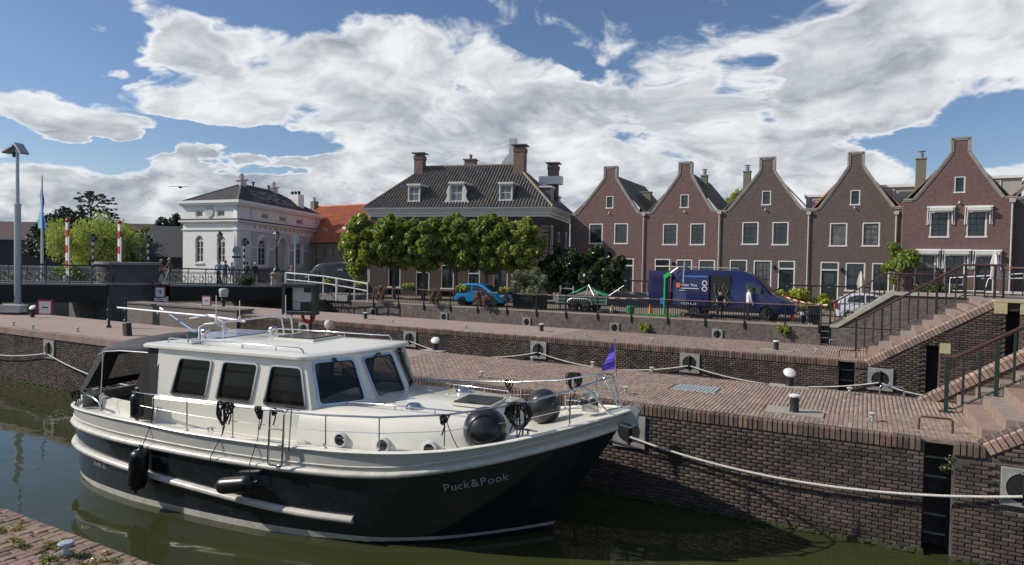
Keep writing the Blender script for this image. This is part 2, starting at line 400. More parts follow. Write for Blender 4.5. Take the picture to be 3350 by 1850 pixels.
M_MOSS = mat('moss', (0.06,0.065,0.025), 0.95, var=0.4, scale=12)

def water():
    m = bpy.data.materials.new('water'); m.use_nodes = True; T = NT(m.node_tree); p = T.n['Principled BSDF']
    pos = T.node('ShaderNodeNewGeometry').outputs['Position']
    murk = T.mix(T.noise(pos, 0.35, 4), (0.030,0.036,0.012), (0.055,0.060,0.024))
    T.put(p.inputs['Base Color'], murk); p.inputs['Roughness'].default_value = 0.035; p.inputs['IOR'].default_value = 1.333
    p.inputs['Specular IOR Level'].default_value = 0.5
    st = T.vmath('MULTIPLY', pos, (0.7, 1.3, 1.0))
    h = T.math('ADD', T.math('MULTIPLY', T.noise(st, 0.8, 2, 0.4, 0.6), 1.0), T.math('MULTIPLY', T.noise(st, 4.5, 2, 0.5), 0.07))
    T.l.new(T.bump(h, 0.15, 0.11), p.inputs['Normal'])
    o = MB(); o.add([(-90,-6,WZ),(9,-6,WZ),(9,42,WZ),(-90,42,WZ)], [(0,1,2,3)]); o = o.build('water', m); struct(o)
water()
# ---- ground to the horizon
M_GROUND = mat('ground_far', (0.20,0.19,0.16), 0.95, var=0.25, scale=0.05)
g = MB(); g.add([(-3000,42,-0.03),(3000,42,-0.03),(3000,4000,-0.03),(-3000,4000,-0.03)], [(0,1,2,3)])
g.add([(-3000,-400,-0.03),(-90,-400,-0.03),(-90,42,-0.03),(-3000,42,-0.03)], [(0,1,2,3)])
g.add([(9,-400,-0.03),(3000,-400,-0.03),(3000,42,-0.03),(9,42,-0.03)], [(0,1,2,3)])
struct(g.build('ground', M_GROUND))

BU = brick_unit()
def wall_rows(x0, x1, z0, z1, y, pitch=0.192, row=0.069, bh=0.055, depth=0.06, cond=None, jit=0.006):
    out = []; z = z1-row/2; k = 0
    while z > z0:
        x = x0+(pitch/2 if k % 2 else 0)
        if k % 2: x -= pitch/2
        first = True
        while x < x1-0.03:
            L = pitch if not (first and k % 2) else pitch/2
            L = min(L, x1-x); first = False
            cx = x+L/2
            if L > 0.05 and (cond is None or cond(cx, z)):
                out.append(TRS((cx, y+depth/2-random.random()*0.010, z+random.uniform(-.002,.002)), (random.gauss(0,.012), random.gauss(0,.008), random.gauss(0,.012)), (L-0.014-random.random()*jit, depth, bh-random.random()*0.006)))
            x += L
        z -= row; k += 1
    return out
def soldier_row(x0, x1, y, zt=0.0, pitch=0.087, h=0.23, depth=0.20, fx=None, slope=0.0):
    """upright bricks along an edge, nose rounded: top face flush with the paving"""
    out = []; n = int((x1-x0)/pitch)
    for i in range(n):
        x = x0+(i+0.5)*pitch
        z = zt-h/2+random.uniform(-.004,.006)
        out.append(TRS((x, y+depth/2-0.02-random.random()*0.008, z), (0, random.gauss(0,.012), random.gauss(0,.015)), (pitch-0.013-random.random()*.006, depth, h)))
    return out
def paving(x0, x1, y0, y1, z=0.0, pitch=0.080, L=0.20, cond=None, zj=0.0025, rot=0.012):
    out = []; n = int((x1-x0)/pitch)
    for i in range(n):
        x = x0+(i+0.5)*pitch; y = y0-(L/2 if i % 2 else 0)+random.uniform(-.02,.02)
        while y < y1:
            a = max(y, y0); b = min(y+L, y1); y += L
            if b-a < 0.05: continue
            cy = (a+b)/2
            if cond and not cond(x, cy): continue
            out.append(TRS((x, cy, z-0.03+random.uniform(-zj, zj)), (R(-90)+random.gauss(0,rot*.6), random.gauss(0,rot*.6), 0), (pitch-0.007-random.random()*.003, 0.06, b-a-0.007)))
    return out
def near_front(p): return 1.0

# ---- front lock pier
SL = 0.625
fq = MB()
fq.bb(-34.5,13.02,-3,0.93,17.1,-0.036); fq.bb(0.93,13.6,-3,1.34,17.1,-0.036); fq.bb(1.34,13.02,-3,1.80,17.1,-0.036)
front = struct(fq.build('front_lock_pier', [M_JT]))
fl = MB(); fl.bb(-34.5,13.0,-0.045,-12.0,17.12,-0.004); fl.build('far_paving_sheet', M_FARP, front)
fl = MB(); fl.bb(-12.0,13.03,-0.060,1.8,17.08,-0.010); fl.build('paving_bed', M_JP, front)
fl = MB(); fl.lathe([(2.06,-3),(2.06,-0.01)], 20, (-34.5,15.06,0)); fl.build('rounded_end', M_FARP, front)
fb = MB(); fb.bb(-34.5,17.1,-3,1.8,17.14,-0.0); fb.build('back_face', M_FW, front)
cs = lambda x, z: not (abs(x+4.22) < 0.36 and abs(z+0.55) < 0.40) and not (abs(x-2.28) < 0.37 and abs(z+0.62) < 0.42)
hid = lambda p: 1.0 if p.x > -6.0 else (0.9 if p.x < -15.5 else 0.05)
rows = wall_rows(-12, 0.93, WZ-0.1, -0.235, 13.0, cond=cs)
farrows = wall_rows(-34.4, -12, WZ-0.1, -0.235, 13.0, cond=lambda x, z: cs(x, z) and not (abs(x+26.1) < 0.36 and abs(z+0.6) < 0.4))
pieces('wall_brick', BU, M_WB, front, rows+farrows, 300, 'wall_brickwork', score=hid)
B2 = BU.copy()
pieces('coping_brick', B2, M_CB, front, soldier_row(-12, 0.93, 13.0)+soldier_row(1.34, 1.80, 13.0), 300, 'coping_brickwork', score=hid)
# plain old stone coping on the far stretch to the left
st = MB(); x = -34.4
while x < -12.1:
    L = min(random.uniform(0.9, 1.3), -12-x); st.bb(x+0.008, 12.955, -0.20, x+L-0.008, 13.3, 0.012+random.random()*.008); x += L
st.build('coping_stones', mat('worn_coping', (0.27,0.19,0.15), 0.85, var=0.2, scale=3, bump=0.3, dirt=((0.13,0.1,0.08),0.6,2.5)), front)
B3 = BU.copy()
slabs = [(-1.19,14.05,1.05,0.62),(-1.58,17.0,0.9,0.4),(-12.18,17.3,0.8,0.4)]
drain = (-3.42,15.46,1.0,0.72)
def free(x, y): return not any(abs(x-a) < w/2+0.04 and abs(y-b) < h/2+0.06 for a,b,w,h in slabs+[drain])
pieces('paving_brick', B3, M_PB, front, paving(-12, 1.8, 13.19, 17.08, cond=free), 300, 'brick_paving', score=hid)
for a,b,w,h in slabs:
    q = MB(); q.bb(a-w/2,b-h/2,-0.05,a+w/2,b+h/2,0.012); q.build('bollard_slab', mat('beige_slab',(0.36,0.33,0.26),.85,var=.15,scale=4), front)
# moss line at the water
q = MB()
for x in np.arange(-34.3, 1.8, 0.11):
    if 0.93 < x < 1.34: continue
    q.box((x,12.985,WZ+0.02+random.random()*0.05), (0.12,0.03,0.03+random.random()*0.07), (0,random.uniform(-.3,.3),0))
stuff(q.build('water_moss', M_MOSS, front))

def stair_block(x0, y0, y1, n=10, riser=0.2, tread=0.32, xend=7.0, xlong=None):
    """solid flight going up towards +x with its landing; each step is a course of its own"""
    root = None
    top = n*riser
    body = MB(); body.ext([(x0,-3),(xend,-3),(xend,top-0.05)]+[(x0+tread*(n-1)+0.02, top-0.05)]+[(x0+0.02,-0.02)], y0, y1)
    return body, top
def flight(parent, x0, y0, y1, n, riser, tread, xend):
    for i in range(n):
        xa = x0+i*tread; xb = x0+(i+1)*tread if i < n-1 else xend
        q = MB(); q.bb(xa, y0, (i+1)*riser-riser-0.05, xb+0.04, y1, (i+1)*riser); o = q.build('step', M_STEP, parent)
M_STEP = brickmat('step_brick', (0.33,0.235,0.185), (0.27,0.19,0.15), (0.30,0.25,0.21), bw=0.11, bh=0.21, dirt=(0.26,0.19,0.15), damt=0.35)
M_SLAB = mat('light_kerb_stone', (0.46,0.42,0.33), 0.8, var=0.12, scale=3, dirt=((0.3,0.27,0.2),0.5,2))
def slope_wall(parent, name, x0, xtop, z0, ztop, xend, y, thick, zlow=-3, openings=(), mt=None):
    out = [(x0, zlow),(xend, zlow),(xend, ztop),(xtop, ztop),(x0, z0)]
    return holed_wall(name, out, openings, y, y+thick, mt or M_FW, parent)
def slope_coping(parent, x0, z0, x1, z1, y, w, m, h=0.20, name='coping_brick', pitch=0.099):
    L = math.hypot(x1-x0, z1-z0); a = math.atan2(z1-z0, x1-x0); n = int(L/pitch); ms = []
    for i in range(n):
        t = (i+0.5)/n; x = x0+(x1-x0)*t; z = z0+(z1-z0)*t
        cx = x+math.sin(a)*(h/2); cz = z-math.cos(a)*(h/2)
        ms.append(Matrix.Translation((cx, y+w/2, cz+random.uniform(-.003,.005)))@Matrix.Rotation(-a, 4, 'Y')@Matrix.Diagonal((pitch-0.013, w, h, 1)))
    me = BU.copy(); pieces(name, me, m, parent, ms, 300, 'coping_run')
# front flight
fs = thing('brick_stairs', (1.75,15.1,0), 0, 'nearest flight of brick steps at right with a green railing down its middle', 'stairs')
O = Matrix.Translation((-1.75,-15.1,0))
def child(o): o.matrix_basis = O@o.matrix_basis; return o
b0 = MB(); b0.ext([(1.8,-3),(9,-3),(9,1.95),(4.95,1.95),(1.8,-0.05)], 13.35, 17.0); child(b0.build('stair_body', M_FW, fs))
for i in range(10):
    xa = 1.75+i*0.32; xb = xa+0.36 if i < 9 else 9
    q = MB(); q.bb(xa, 13.32, i*0.2-0.02, xb, 16.82, (i+1)*0.2); child(q.build('step', M_STEP, fs))
wl_ = slope_wall(fs, 'side_wall', 1.345, 4.6, 0.0-0.20, 1.84, 9, 13.03, 0.28, openings=[(1.72,-1.05,2.54,-0.22)] if 0 else ()); child(wl_)
rows = wall_rows(1.345, 6, WZ-0.1, 1.8, 13.0, cond=lambda x, z: cs(x, z) and z < (x-1.72)*SL-0.30+(0.1 if x < 1.8 else 0) and not (x < 1.8 and z > -0.24))
rr = BU.copy(); O2 = [O@m for m in rows]; pieces('wall_brick', rr, M_WB, fs, O2, 300, 'wall_brickwork')
def slope_cop(parent, x0, z0, x1, z1, y, w, m, h=0.20):
    L = math.hypot(x1-x0, z1-z0); a = math.atan2(z1-z0, x1-x0); n = int(L/0.099); ms = []
    for i in range(n):
        t = (i+0.5)/n; x = x0+(x1-x0)*t; z = z0+(z1-z0)*t
        ms.append(O@Matrix.Translation((x+math.sin(a)*h/2, y+w/2, z-math.cos(a)*h/2))@Matrix.Rotation(-a, 4, 'Y')@Matrix.Rotation(R(-90),4,'X')@Matrix.Diagonal((0.084, h, w, 1)))
    pieces('coping_brick', BU.copy(), m, parent, ms, 300, 'coping_run')
M_SLC = mat('sloping_coping_brick', (0.34,0.235,0.185), 0.85, var=0.2, scale=4, bump=0.4, island=0.6, spec=0.2)
slope_cop(fs, 1.72, 0.02, 4.9, 2.03, 12.985, 0.36, M_SLC)
pf = MB(); pf.ext([(1.1,-0.05),(9,-0.05),(9,2.5),(4.8,2.38),(1.2,0.0)], 16.84, 17.09); child(pf.build('parapet', M_FW, fs))
slope_cop(fs, 1.05, 0.02, 4.7, 2.45, 16.80, 0.34, M_SLC)
# middle pier
mq = MB(); mq.bb(-30.0,23.02,-3,-0.70,27.05,-0.036); mq.bb(-0.70,23.5,-3,-0.27,27.05,-0.036); mq.bb(-0.27,23.02,-3,0.2,27.05,-0.036)
mq.bb(-37.8,23.9,-3,-30.0,27.05,-0.036)
mid = struct(mq.build('middle_lock_pier', M_JT))
q = MB(); q.bb(-37.8,23.88,-0.03,-28.4,27.07,0.0); q.bb(-28.4,23.0,-0.03,-11.0,27.07,0.0); q.build('far_paving_sheet', M_FARP, mid)
q = MB(); q.bb(-11.0,23.03,-0.05,0.2,27.06,-0.010); q.build('paving_bed', M_JP, mid)
q = MB(); q.bb(-37.9,22.9,-3,-28.4,23.9,0.16); q.bb(-37.95,22.85,0.16,-28.35,23.95,0.24); q.build('gate_block', brickmat('gate_block_brick',(0.25,0.19,0.16),(0.2,0.15,0.13),(0.25,0.22,0.2)), mid)
q = MB(); q.bb(-37.8,27.05,-3,0.2,27.09,0.0); q.build('back_face', M_FW, mid)
PL = [-23.75,-17.42,-11.2,-5.35,0.43]
cm = lambda x, z: not any(abs(x-a) < 0.34 and abs(z+0.52) < 0.36 for a in PL)
rows = wall_rows(-28.4, -0.70, -1.25, -0.235, 23.0, cond=cm)
pieces('wall_brick', BU.copy(), M_WB, mid, rows, 300, 'wall_brickwork', score=lambda p: 1 if p.x > -12 else .6)
q = MB(); q.bb(-28.4,23.01,-3,-0.70,23.03,-1.2); q.build('lower_face', M_FW, mid)
pieces('coping_brick', BU.copy(), M_CB, mid, soldier_row(-28.4,-0.70,23.0)+soldier_row(-0.27,0.1,23.0), 300, 'coping_brickwork')
sl2 = [(-12.06,25.0,0.9,0.5),(-2.72,24.45,1.1,0.5)]
pieces('paving_brick', BU.copy(), M_PB, mid, paving(-11, 0.1, 23.19, 27.05, cond=lambda x,y: not any(abs(x-a) < w/2+.04 and abs(y-b) < h/2+.06 for a,b,w,h in sl2)), 300, 'brick_paving')
for a,b,w,h in sl2+[(-21.6,24.9,0.8,0.5)]:
    q = MB(); q.bb(a-w/2,b-h/2,-0.03,a+w/2,b+h/2,0.014); q.build('bollard_slab', MATS['beige_slab'], mid)
ms_ = thing('brick_stairs', (0.1,25,0), 0, 'middle flight of brick steps climbing right from the middle lock pier', 'stairs')
O = Matrix.Translation((-0.1,-25,0))
b0 = MB(); b0.ext([(0.15,-3),(9,-3),(9,1.95),(3.1,1.95),(0.15,-0.05)], 23.35, 27.0); child(b0.build('stair_body', M_FW, ms_))
for i in range(10):
    xa = 0.1+i*0.315; xb = xa+0.36 if i < 9 else 9
    q = MB(); q.bb(xa, 23.3, i*0.2-0.02, xb, 26.3, (i+1)*0.2); child(q.build('step', M_STEP, ms_))
child(slope_wall(ms_, 'side_wall', -0.27, 3.1, -0.2, 1.78, 9, 23.03, 0.28, openings=[(1.60,-1.6,1.92,0.62),(3.49,-1.6,3.81,1.72)]))
q = MB(); q.bb(1.55,23.29,-1.7,2.0,23.31,0.7); q.bb(3.45,23.29,-1.7,3.9,23.31,1.75); child(q.build('gate_slot_back', M_DARK, ms_))
inop = lambda x, z: (1.55 < x < 1.97 and z < 0.66) or (3.44 < x < 3.86 and z < 1.76) or (1.9 < x < 2.2 and 0.42 < z < 0.72)
rows = wall_rows(-0.27, 6, -1.3, 1.8, 23.0, cond=lambda x, z: cm(x, z) and z < x*SL-0.26 and not inop(x, z))
pieces('wall_brick', BU.copy(), M_WB, ms_, [O@m for m in rows], 300, 'wall_brickwork')
slope_cop(ms_, 0.0, 0.02, 3.15, 2.02, 22.985, 0.36, M_SLC)
q = MB(); q.bb(1.93,22.99,0.42,2.20,23.06,0.72); q.bb(3.2,22.97,1.66,3.5,23.06,1.98); q.bb(3.8,22.97,1.66,4.1,23.06,1.98); q.bb(3.2,22.96,1.98,9,23.6,2.05); child(q.build('sandstone_block', mat('yellow_sandstone',(0.50,0.42,0.24),0.8,var=0.1,dirt=((0.3,0.26,0.16),0.5,2)), ms_))
q = MB(); q.ext([(0.4,0.12),(0.75,0.12),(3.5,1.9),(3.5,2.1)], 26.32, 26.62); child(q.build('kerb', M_SLAB, ms_))
q = MB(); q.ext([(0.15,-3),(9,-3),(9,1.9),(3.2,1.9),(0.3,0.1)], 26.64, 27.04); child(q.build('far_wall', M_FW, ms_))
# upper quay and road
uq = MB(); uq.bb(-36.0,36.74,-3,-2.02,42,-0.06); uq.bb(-2.02,37.0,-3,-1.6,42,-0.06); uq.bb(-1.6,36.74,-3,9,42,-0.06)
up = struct(uq.build('upper_quay', M_FW2))
q = MB(); q.bb(-36.0,36.72,-0.10,-2.02,37.05,0.0); q.bb(-1.6,36.72,-0.10,-1.4,37.05,0.0); q.build('quay_coping', mat('pinkish_coping',(0.40,0.30,0.25),0.85,var=0.12), up)
q = MB(); q.bb(-36.0,36.78,-0.05,9,46.9,-0.008); struct(q.build('road', brickmat('road_clinkers',(0.33,0.24,0.20),(0.27,0.2,0.17),(0.25,0.2,0.16),bw=0.2,bh=0.1,dirt=(0.22,0.18,0.14))))
q = MB(); q.bb(-120.0,42.0,-0.05,-36,80,0.0); q.bb(-36.0,46.9,-0.05,9,120,0.004); struct(q.build('pavement', mat('pavement_tiles',(0.30,0.27,0.24),0.9,var=0.15)))
us = thing('brick_stairs', (-1.35,37.5,0), 0, 'farthest flight of steps climbing right from the upper quay beside the ladder', 'stairs')
O = Matrix.Translation((1.35,-37.5,0))
for i in range(9):
    xa = -1.35+i*0.30; xb = xa+0.34 if i < 8 else 9
    q = MB(); q.bb(xa, 37.05, i*0.2-0.05, xb, 38.15, (i+1)*0.2); child(q.build('step', M_STEP, us))
b0 = MB(); b0.ext([(-1.6,-3),(9,-3),(9,1.72),(1.1,1.72),(-1.25,0.0),(-1.6,0)], 36.78, 38.2); child(b0.build('stair_body', M_FW2, us))
q = MB(); q.ext([(-1.6,-0.06),(-1.25,-0.06),(1.15,1.66),(9,1.66),(9,1.82),(1.0,1.82),(-1.35,0.08),(-1.6,0.08)], 36.70, 37.04); child(q.build('kerb', M_SLAB, us))
q = MB(); q.ext([(-1.35,0.05),(-1.0,0.05),(1.35,1.75),(1.1,1.9)], 38.1, 38.3); child(q.build('far_kerb', M_SLAB, us))
# high platform on the right
q = MB(); q.bb(4.9,27.1,-3,12,36.7,1.78); q.bb(3.2,38.3,-0.05,12,46.5,1.55); q.bb(4.9,17.1,-3,12,23.0,1.9)
struct(q.build('flood_bank', M_FW2))
# near quay
nq = MB(); nq.bb(-40,-6,-3,9,3.66,-0.036)
near = struct(nq.build('near_quay', mat('near_joint_soil',(0.035,0.030,0.022),0.95,var=0.4,scale=9)))
ms = paving(-12, -4.0, 1.2, 3.70, pitch=0.10, L=0.23, zj=0.006, rot=0.035)
pieces('paving_brick', BU.copy(), M_PN, near, ms, 300, 'brick_paving')
q = MB(); q.bb(-40,-6,-0.03,-12,3.7,-0.002); q.bb(-4,-6,-0.03,9,3.7,-0.002); q.bb(-12,-6,-0.03,-4,1.2,-0.002); q.build('far_paving_sheet', M_FARP, near)
# ================================================================ BUILDINGS
M_GLASS = mat('window_glass', (0.02,0.026,0.032), 0.06, var=0.5, scale=0.8, spec=0.9, wave=0.12)
M_GLASSC = mat('curtained_glass', (0.11,0.11,0.105), 0.12, var=0.5, scale=2.5, spec=0.6)
M_CREAM = mat('cream_window_paint', (0.70,0.67,0.60), 0.5, var=0.06)
M_SASH = mat('dark_sash_paint', (0.018,0.024,0.022), 0.4, var=0.1)
M_ZINC = mat('zinc', (0.28,0.29,0.30), 0.5, 0.3, var=0.15)
M_RED1 = brickmat('red_house_brick', (0.190,0.102,0.086), (0.148,0.080,0.072), (0.20,0.15,0.135), dirt=(0.15,0.10,0.095), damt=0.5)
M_BRN1 = brickmat('brown_house_brick', (0.150,0.105,0.090), (0.115,0.082,0.074), (0.16,0.13,0.115), dirt=(0.11,0.085,0.078), damt=0.5)
M_COP = mat('gable_coping', (0.30,0.27,0.235), 0.8, var=0.2, scale=3)
M_ROOFG = mat('grey_roof_tiles', (0.13,0.115,0.10), 0.85, var=0.3, scale=3, dirt=((0.20,0.15,0.07),0.5,1.0))

def window(parent, x0, x1, z0, z1, y=0.0, bars=(1,2), frame=M_CREAM, sash=M_SASH, glass=None, fw=0.11, transom=None, arch=False, deep=0.10, rise=None):
    """frame > sash, panes; lies in the xz plane, front at y, set back into the wall"""
    q = MB(); sill = 0.05
    o = MB()
    o.bb(x0,y-0.02,z1-fw,x1,y+deep,z1); o.bb(x0,y-0.02,z0,x0+fw,y+deep,z1-fw); o.bb(x1-fw,y-0.02,z0,x1,y+deep,z1-fw); o.bb(x0-0.02,y-0.06,z0-0.02,x1+0.02,y+deep,z0+fw*0.8)
    f = o.build('window', frame, parent)
    a0, a1, b0, b1 = x0+fw, x1-fw, z0+fw*0.8, z1-fw
    s = MB(); w = 0.045; ys, ye = y+0.045, y+0.085
    s.bb(a0,ys,b0,a0+w,ye,b1); s.bb(a1-w,ys,b0,a1,ye,b1); s.bb(a0+w,ys,b0,a1-w,ye,b0+w); s.bb(a0+w,ys,b1-w,a1-w,ye,b1)
    nx, nz = bars
    if nz == 99: pass
    for i in range(1, nx+1): x = a0+(a1-a0)*i/(nx+1); s.bb(x-0.014,ys+0.01,b0+w,x+0.014,ye-0.004,b1-w)
    for i in range(1, nz+1):
        z = b0+(b1-b0)*i/(nz+1); ww = 0.03 if i == (nz+1)//2+(1 if nz > 2 else 0) else 0.014
        s.bb(a0+w,ys+0.006,z-ww,a1-w,ye-0.008,z+ww)
    s.build('sash', sash, f)
    g = MB(); g.bb(a0+w/2,ye-0.02,b0+w/2,a1-w/2,ye+0.01,b1-w/2); g.build('pane', glass or M_GLASS, f)
    return f
def door(parent, x0, x1, z0, z1, y=0.0, col=None, split=0.78, glazed=False, frame=M_CREAM):
    fw = 0.11; o = MB()
    o.bb(x0,y-0.02,z1-fw,x1,y+0.1,z1); o.bb(x0,y-0.02,z0,x0+fw,y+0.1,z1-fw); o.bb(x1-fw,y-0.02,z0,x1,y+0.1,z1-fw)
    zt = z0+(z1-z0)*split; o.bb(x0+fw,y-0.015,zt-0.05,x1-fw,y+0.1,zt+0.05)
    f = o.build('door_frame', frame, parent)
    g = MB(); g.bb(x0+fw,y+0.05,zt+0.05,x1-fw,y+0.09,z1-fw); g.build('pane', M_GLASS, f)
    d = MB(); d.bb(x0+fw,y+0.04,z0,x1-fw,y+0.09,zt-0.05)
    xm = (x0+x1)/2; w = (x1-x0)/2-fw
    lf = d.build('door', col or M_SASH, parent)
    g = MB(); g.bb(xm-w*0.6,y+0.03,z0+0.35 if glazed else z0+1.1,xm+w*0.6,y+0.045,zt-0.25); g.build('pane', M_GLASS, lf)
    h = MB(); h.lathe([(0.0,-0.03),(0.03,-0.03),(0.03,0.0)], 8, (x1-fw-0.10,y+0.02,z0+1.05), 'y'); h.bb(xm-0.12,y+0.015,z0+0.85,xm+0.12,y+0.04,z0+0.93); h.build('handle', M_STEEL, lf)
    return lf
def curve_pts(p, q, bow, n=6):
    """slightly concave gable edge"""
    r = []
    for i in range(n+1):
        t = i/n; x = p[0]+(q[0]-p[0])*t; z = p[1]+(q[1]-p[1])*t
        k = math.sin(math.pi*t)*bow; dx, dz = q[0]-p[0], q[1]-p[1]; L = math.hypot(dx, dz)
        r.append((x+abs(dz)/L*k*(-1 if dx < 0 else 1)*1.0, z-abs(dx)/L*k))
    return r
def gable_house(x0, x1, xn0, xn1, wins, doors, wallm, label, y=50.0, base=0.75, eave=7.05, sh=9.86, top=10.76, depth=9.0, attic=None, roofm=None, glassf=None):
    t = thing('gabled_house', (x0, y, base), 0, label, 'house', 'row of gabled brick houses')
    L = lambda p: (p[0]-x0, p[1]-base)
    lp = curve_pts(L((x0+0.5, eave)), L((xn0, sh)), 0.035); rp = curve_pts(L((x1-0.45, eave)), L((xn1, sh)), 0.035)
    out = [(0,0),(x1-x0,0),L((x1,eave)),*rp,L((xn1,top)),L((xn0,top)),*lp[::-1],L((x0,eave))]
    holes = [(a-x0+0.02, c-base+0.02, b-x0-0.02, d-base-0.02) for a,b,c,d in [w[:4] for w in wins]]+[(a-x0+0.02, max(c-base,0.03), b-x0-0.02, d-base-0.02) for a,b,c,d in [w[:4] for w in doors]]
    holed_wall('front_wall', out, holes, 0, 0.28, wallm, t)
    bm = MB(); bm.bb(0.02,0.28,0,0.30,depth,eave-base-0.05); bm.bb(x1-x0-0.3,0.28,0,x1-x0-0.02,depth,eave-base-0.05); bm.bb(0.3,depth-0.3,0,x1-x0-0.3,depth,eave-base)
    bm.build('side_walls', wallm, t)
    q = MB(); q.ext([(0.3,0.3),(x1-x0-0.3,0.3),(x1-x0-0.35,eave-base-0.3),((x0+x1)/2-x0,sh-base-0.3),(0.35,eave-base-0.3)],0.9,1.0); q.build('interior', M_DARK, t)
    # roof behind the gable
    xm = (xn0+xn1)/2-x0; rz = sh-base+0.35; rf = MB(); e = eave-base-0.05; w = x1-x0
    for (a, b) in (((-0.02, e), (xm, rz)), ((xm, rz), (w+0.02, e))):
        rf.add([(a[0],0.27,a[1]),(b[0],0.27,b[1]),(b[0],depth+0.2,b[1]),(a[0],depth+0.2,a[1]),(a[0],0.27,a[1]-0.12),(b[0],0.27,b[1]-0.12),(b[0],depth+0.2,b[1]-0.12),(a[0],depth+0.2,a[1]-0.12)],
               [(0,1,2,3),(7,6,5,4),(0,3,7,4),(1,5,6,2),(0,4,5,1),(3,2,6,7)])
    rf.build('roof', roofm or M_ROOFG, t)
    # stone coping along the gable
    edge = [L((x0,eave)),*lp,L((xn0,top)),L((xn1,top)),*rp[::-1],L((x1,eave))]
    c = MB()
    for a, b in zip(edge[:-1], edge[1:]):
        c.bar((a[0],0.12,a[1]),(b[0],0.12,b[1]),0.36,0.10)
        d = Vector((b[0]-a[0],0,b[1]-a[1])).normalized(); nrm = Vector((d.z,0,-d.x))*0.075
        c.bar(Vector((a[0],-0.02,a[1]))+nrm,Vector((b[0],-0.02,b[1]))+nrm,0.035,0.13)
    c.build('coping', M_COP, t)
    for w_ in wins:
        a,b,c_,d_ = w_[:4]; kw = w_[4] if len(w_) > 4 else {}
        window(t, a-x0, b-x0, c_-base, d_-base, 0.03, **kw)
    for d0 in doors:
        a,b,c_,d_ = d0[:4]; kw = d0[4] if len(d0) > 4 else {}
        door(t, a-x0, b-x0, max(c_-base, 0.02), d_-base, 0.03, **kw)
    if attic:
        q = MB(); q.tube([(attic-x0,0,7.05-base),(attic-x0,-0.12,7.08-base),(attic-x0,-0.13,7.0-base)],0.045,6); q.build('hoist_hook', M_CREAM, t)
    return t
W12 = dict(bars=(1,3)); WA = dict(bars=(0,1), fw=0.09)
h1 = gable_house(-21.65,-15.40,-18.80,-17.74,[(-20.03,-18.81,4.60,6.27,W12),(-17.89,-16.70,4.60,6.27,dict(bars=(0,0))),(-18.63,-17.97,7.44,8.46,WA),(-20.9,-19.4,1.5,3.5,dict(bars=(1,1)))],
    [(-17.47,-16.17,0.75,3.50,dict(glazed=True))],M_RED1,'leftmost gabled house of reddish brick, half hidden by the glossy bushes',attic=-18.3)
q = MB(); q.bb(-15.7-0,53,6.8,-15.0,53.9,8.9); 
h2 = gable_house(-15.38,-9.72,-12.81,-11.83,[(-13.97,-12.78,4.52,6.18,W12),(-11.89,-10.74,4.52,6.18,W12),(-12.68,-12.0,7.33,8.38,WA),(-12.88,-11.62,1.74,3.46,dict(bars=(1,1))),(-11.2,-9.94,1.79,3.45,dict(bars=(1,1)))],
    [(-14.55,-13.29,0.75,3.49)],M_RED1,'reddish gabled house second from left, behind the back of the blue van',attic=-12.3)
h3 = gable_house(-9.70,-3.66,-7.0,-6.0,[(-8.14,-6.96,4.55,6.23,W12),(-6.09,-4.96,4.52,6.2,W12),(-6.85,-6.19,7.38,8.44,WA),(-8.95,-7.67,1.29,3.49,dict(bars=(2,1))),(-7.28,-6.01,1.35,3.46,dict(bars=(3,2),glass=M_GLASSC))],
    [(-5.64,-4.47,0.75,3.46)],M_BRN1,'dark brown gabled house right behind the cab of the blue van',attic=-6.55)
h4 = gable_house(-3.64,1.90,-1.36,-0.42,[(-2.4,-1.28,4.45,6.08,dict(bars=(0,0),glass=M_GLASSC)),(-0.43,0.66,4.45,6.08,dict(bars=(1,3),glass=M_GLASSC)),(-1.21,-0.57,7.23,8.27,WA),(-1.36,-0.13,1.42,3.38,dict(bars=(1,1))),(0.21,1.28,1.42,3.38,dict(bars=(0,0)))],
    [(-2.91,-1.71,0.75,3.42)],M_BRN1,'dark brown gabled house with a black front door, left of the awning house',attic=-0.9,roofm=mat('orange_red_roof',(0.42,0.17,0.10),0.85,var=0.2))
h5 = gable_house(1.85,7.42,4.26,5.23,[(3.25,4.31,4.94,6.56,W12),(5.13,6.19,4.94,6.56,W12),(4.45,5.05,7.64,8.66,WA),(2.55,3.69,2.03,3.95,dict(bars=(1,1),glass=M_GLASSC)),(4.07,5.2,2.03,3.95,dict(bars=(1,1)))],
    [(5.6,6.65,1.60,3.92,dict(split=0.72))],M_RED1,'rightmost whole gabled house with white awnings over its windows',y=48.0,base=1.55,eave=7.32,sh=10.1,top=10.95,attic=4.75,
    roofm=mat('mossy_brown_tiles',(0.20,0.17,0.14),0.85,var=0.3,scale=3,dirt=((0.36,0.24,0.06),0.9,0.8)))
def awning(parent, x0, x1, z0, z1):
    q = MB(); q.bb(x0,-0.14,z1-0.10,x1,0.0,z1); c = q.build('awning', M_WHITE, parent)
    for sx, nm in ((x0+0.05,1),(x1-0.05,-1)):
        a = MB(); a.bar((sx,-0.06,z1-0.12),(sx-nm*0.02,-0.03,z0),0.06,0.05); a.bar((sx+nm*0.13,-0.2,z1-0.16),(sx+nm*0.08,-0.06,z0+0.05),0.05,0.05); a.build('awning_arm', M_WHITE, c)
    a = MB(); a.bb(x0+0.13,-0.34,z1-0.30,x1-0.13,-0.14,z1-0.12); a.bb(x0+0.2,-0.30,z1-0.37,x1-0.2,-0.26,z1-0.3); a.build('rolled_canvas', mat('canvas_white',(0.66,0.64,0.58),0.8,var=0.1), c)
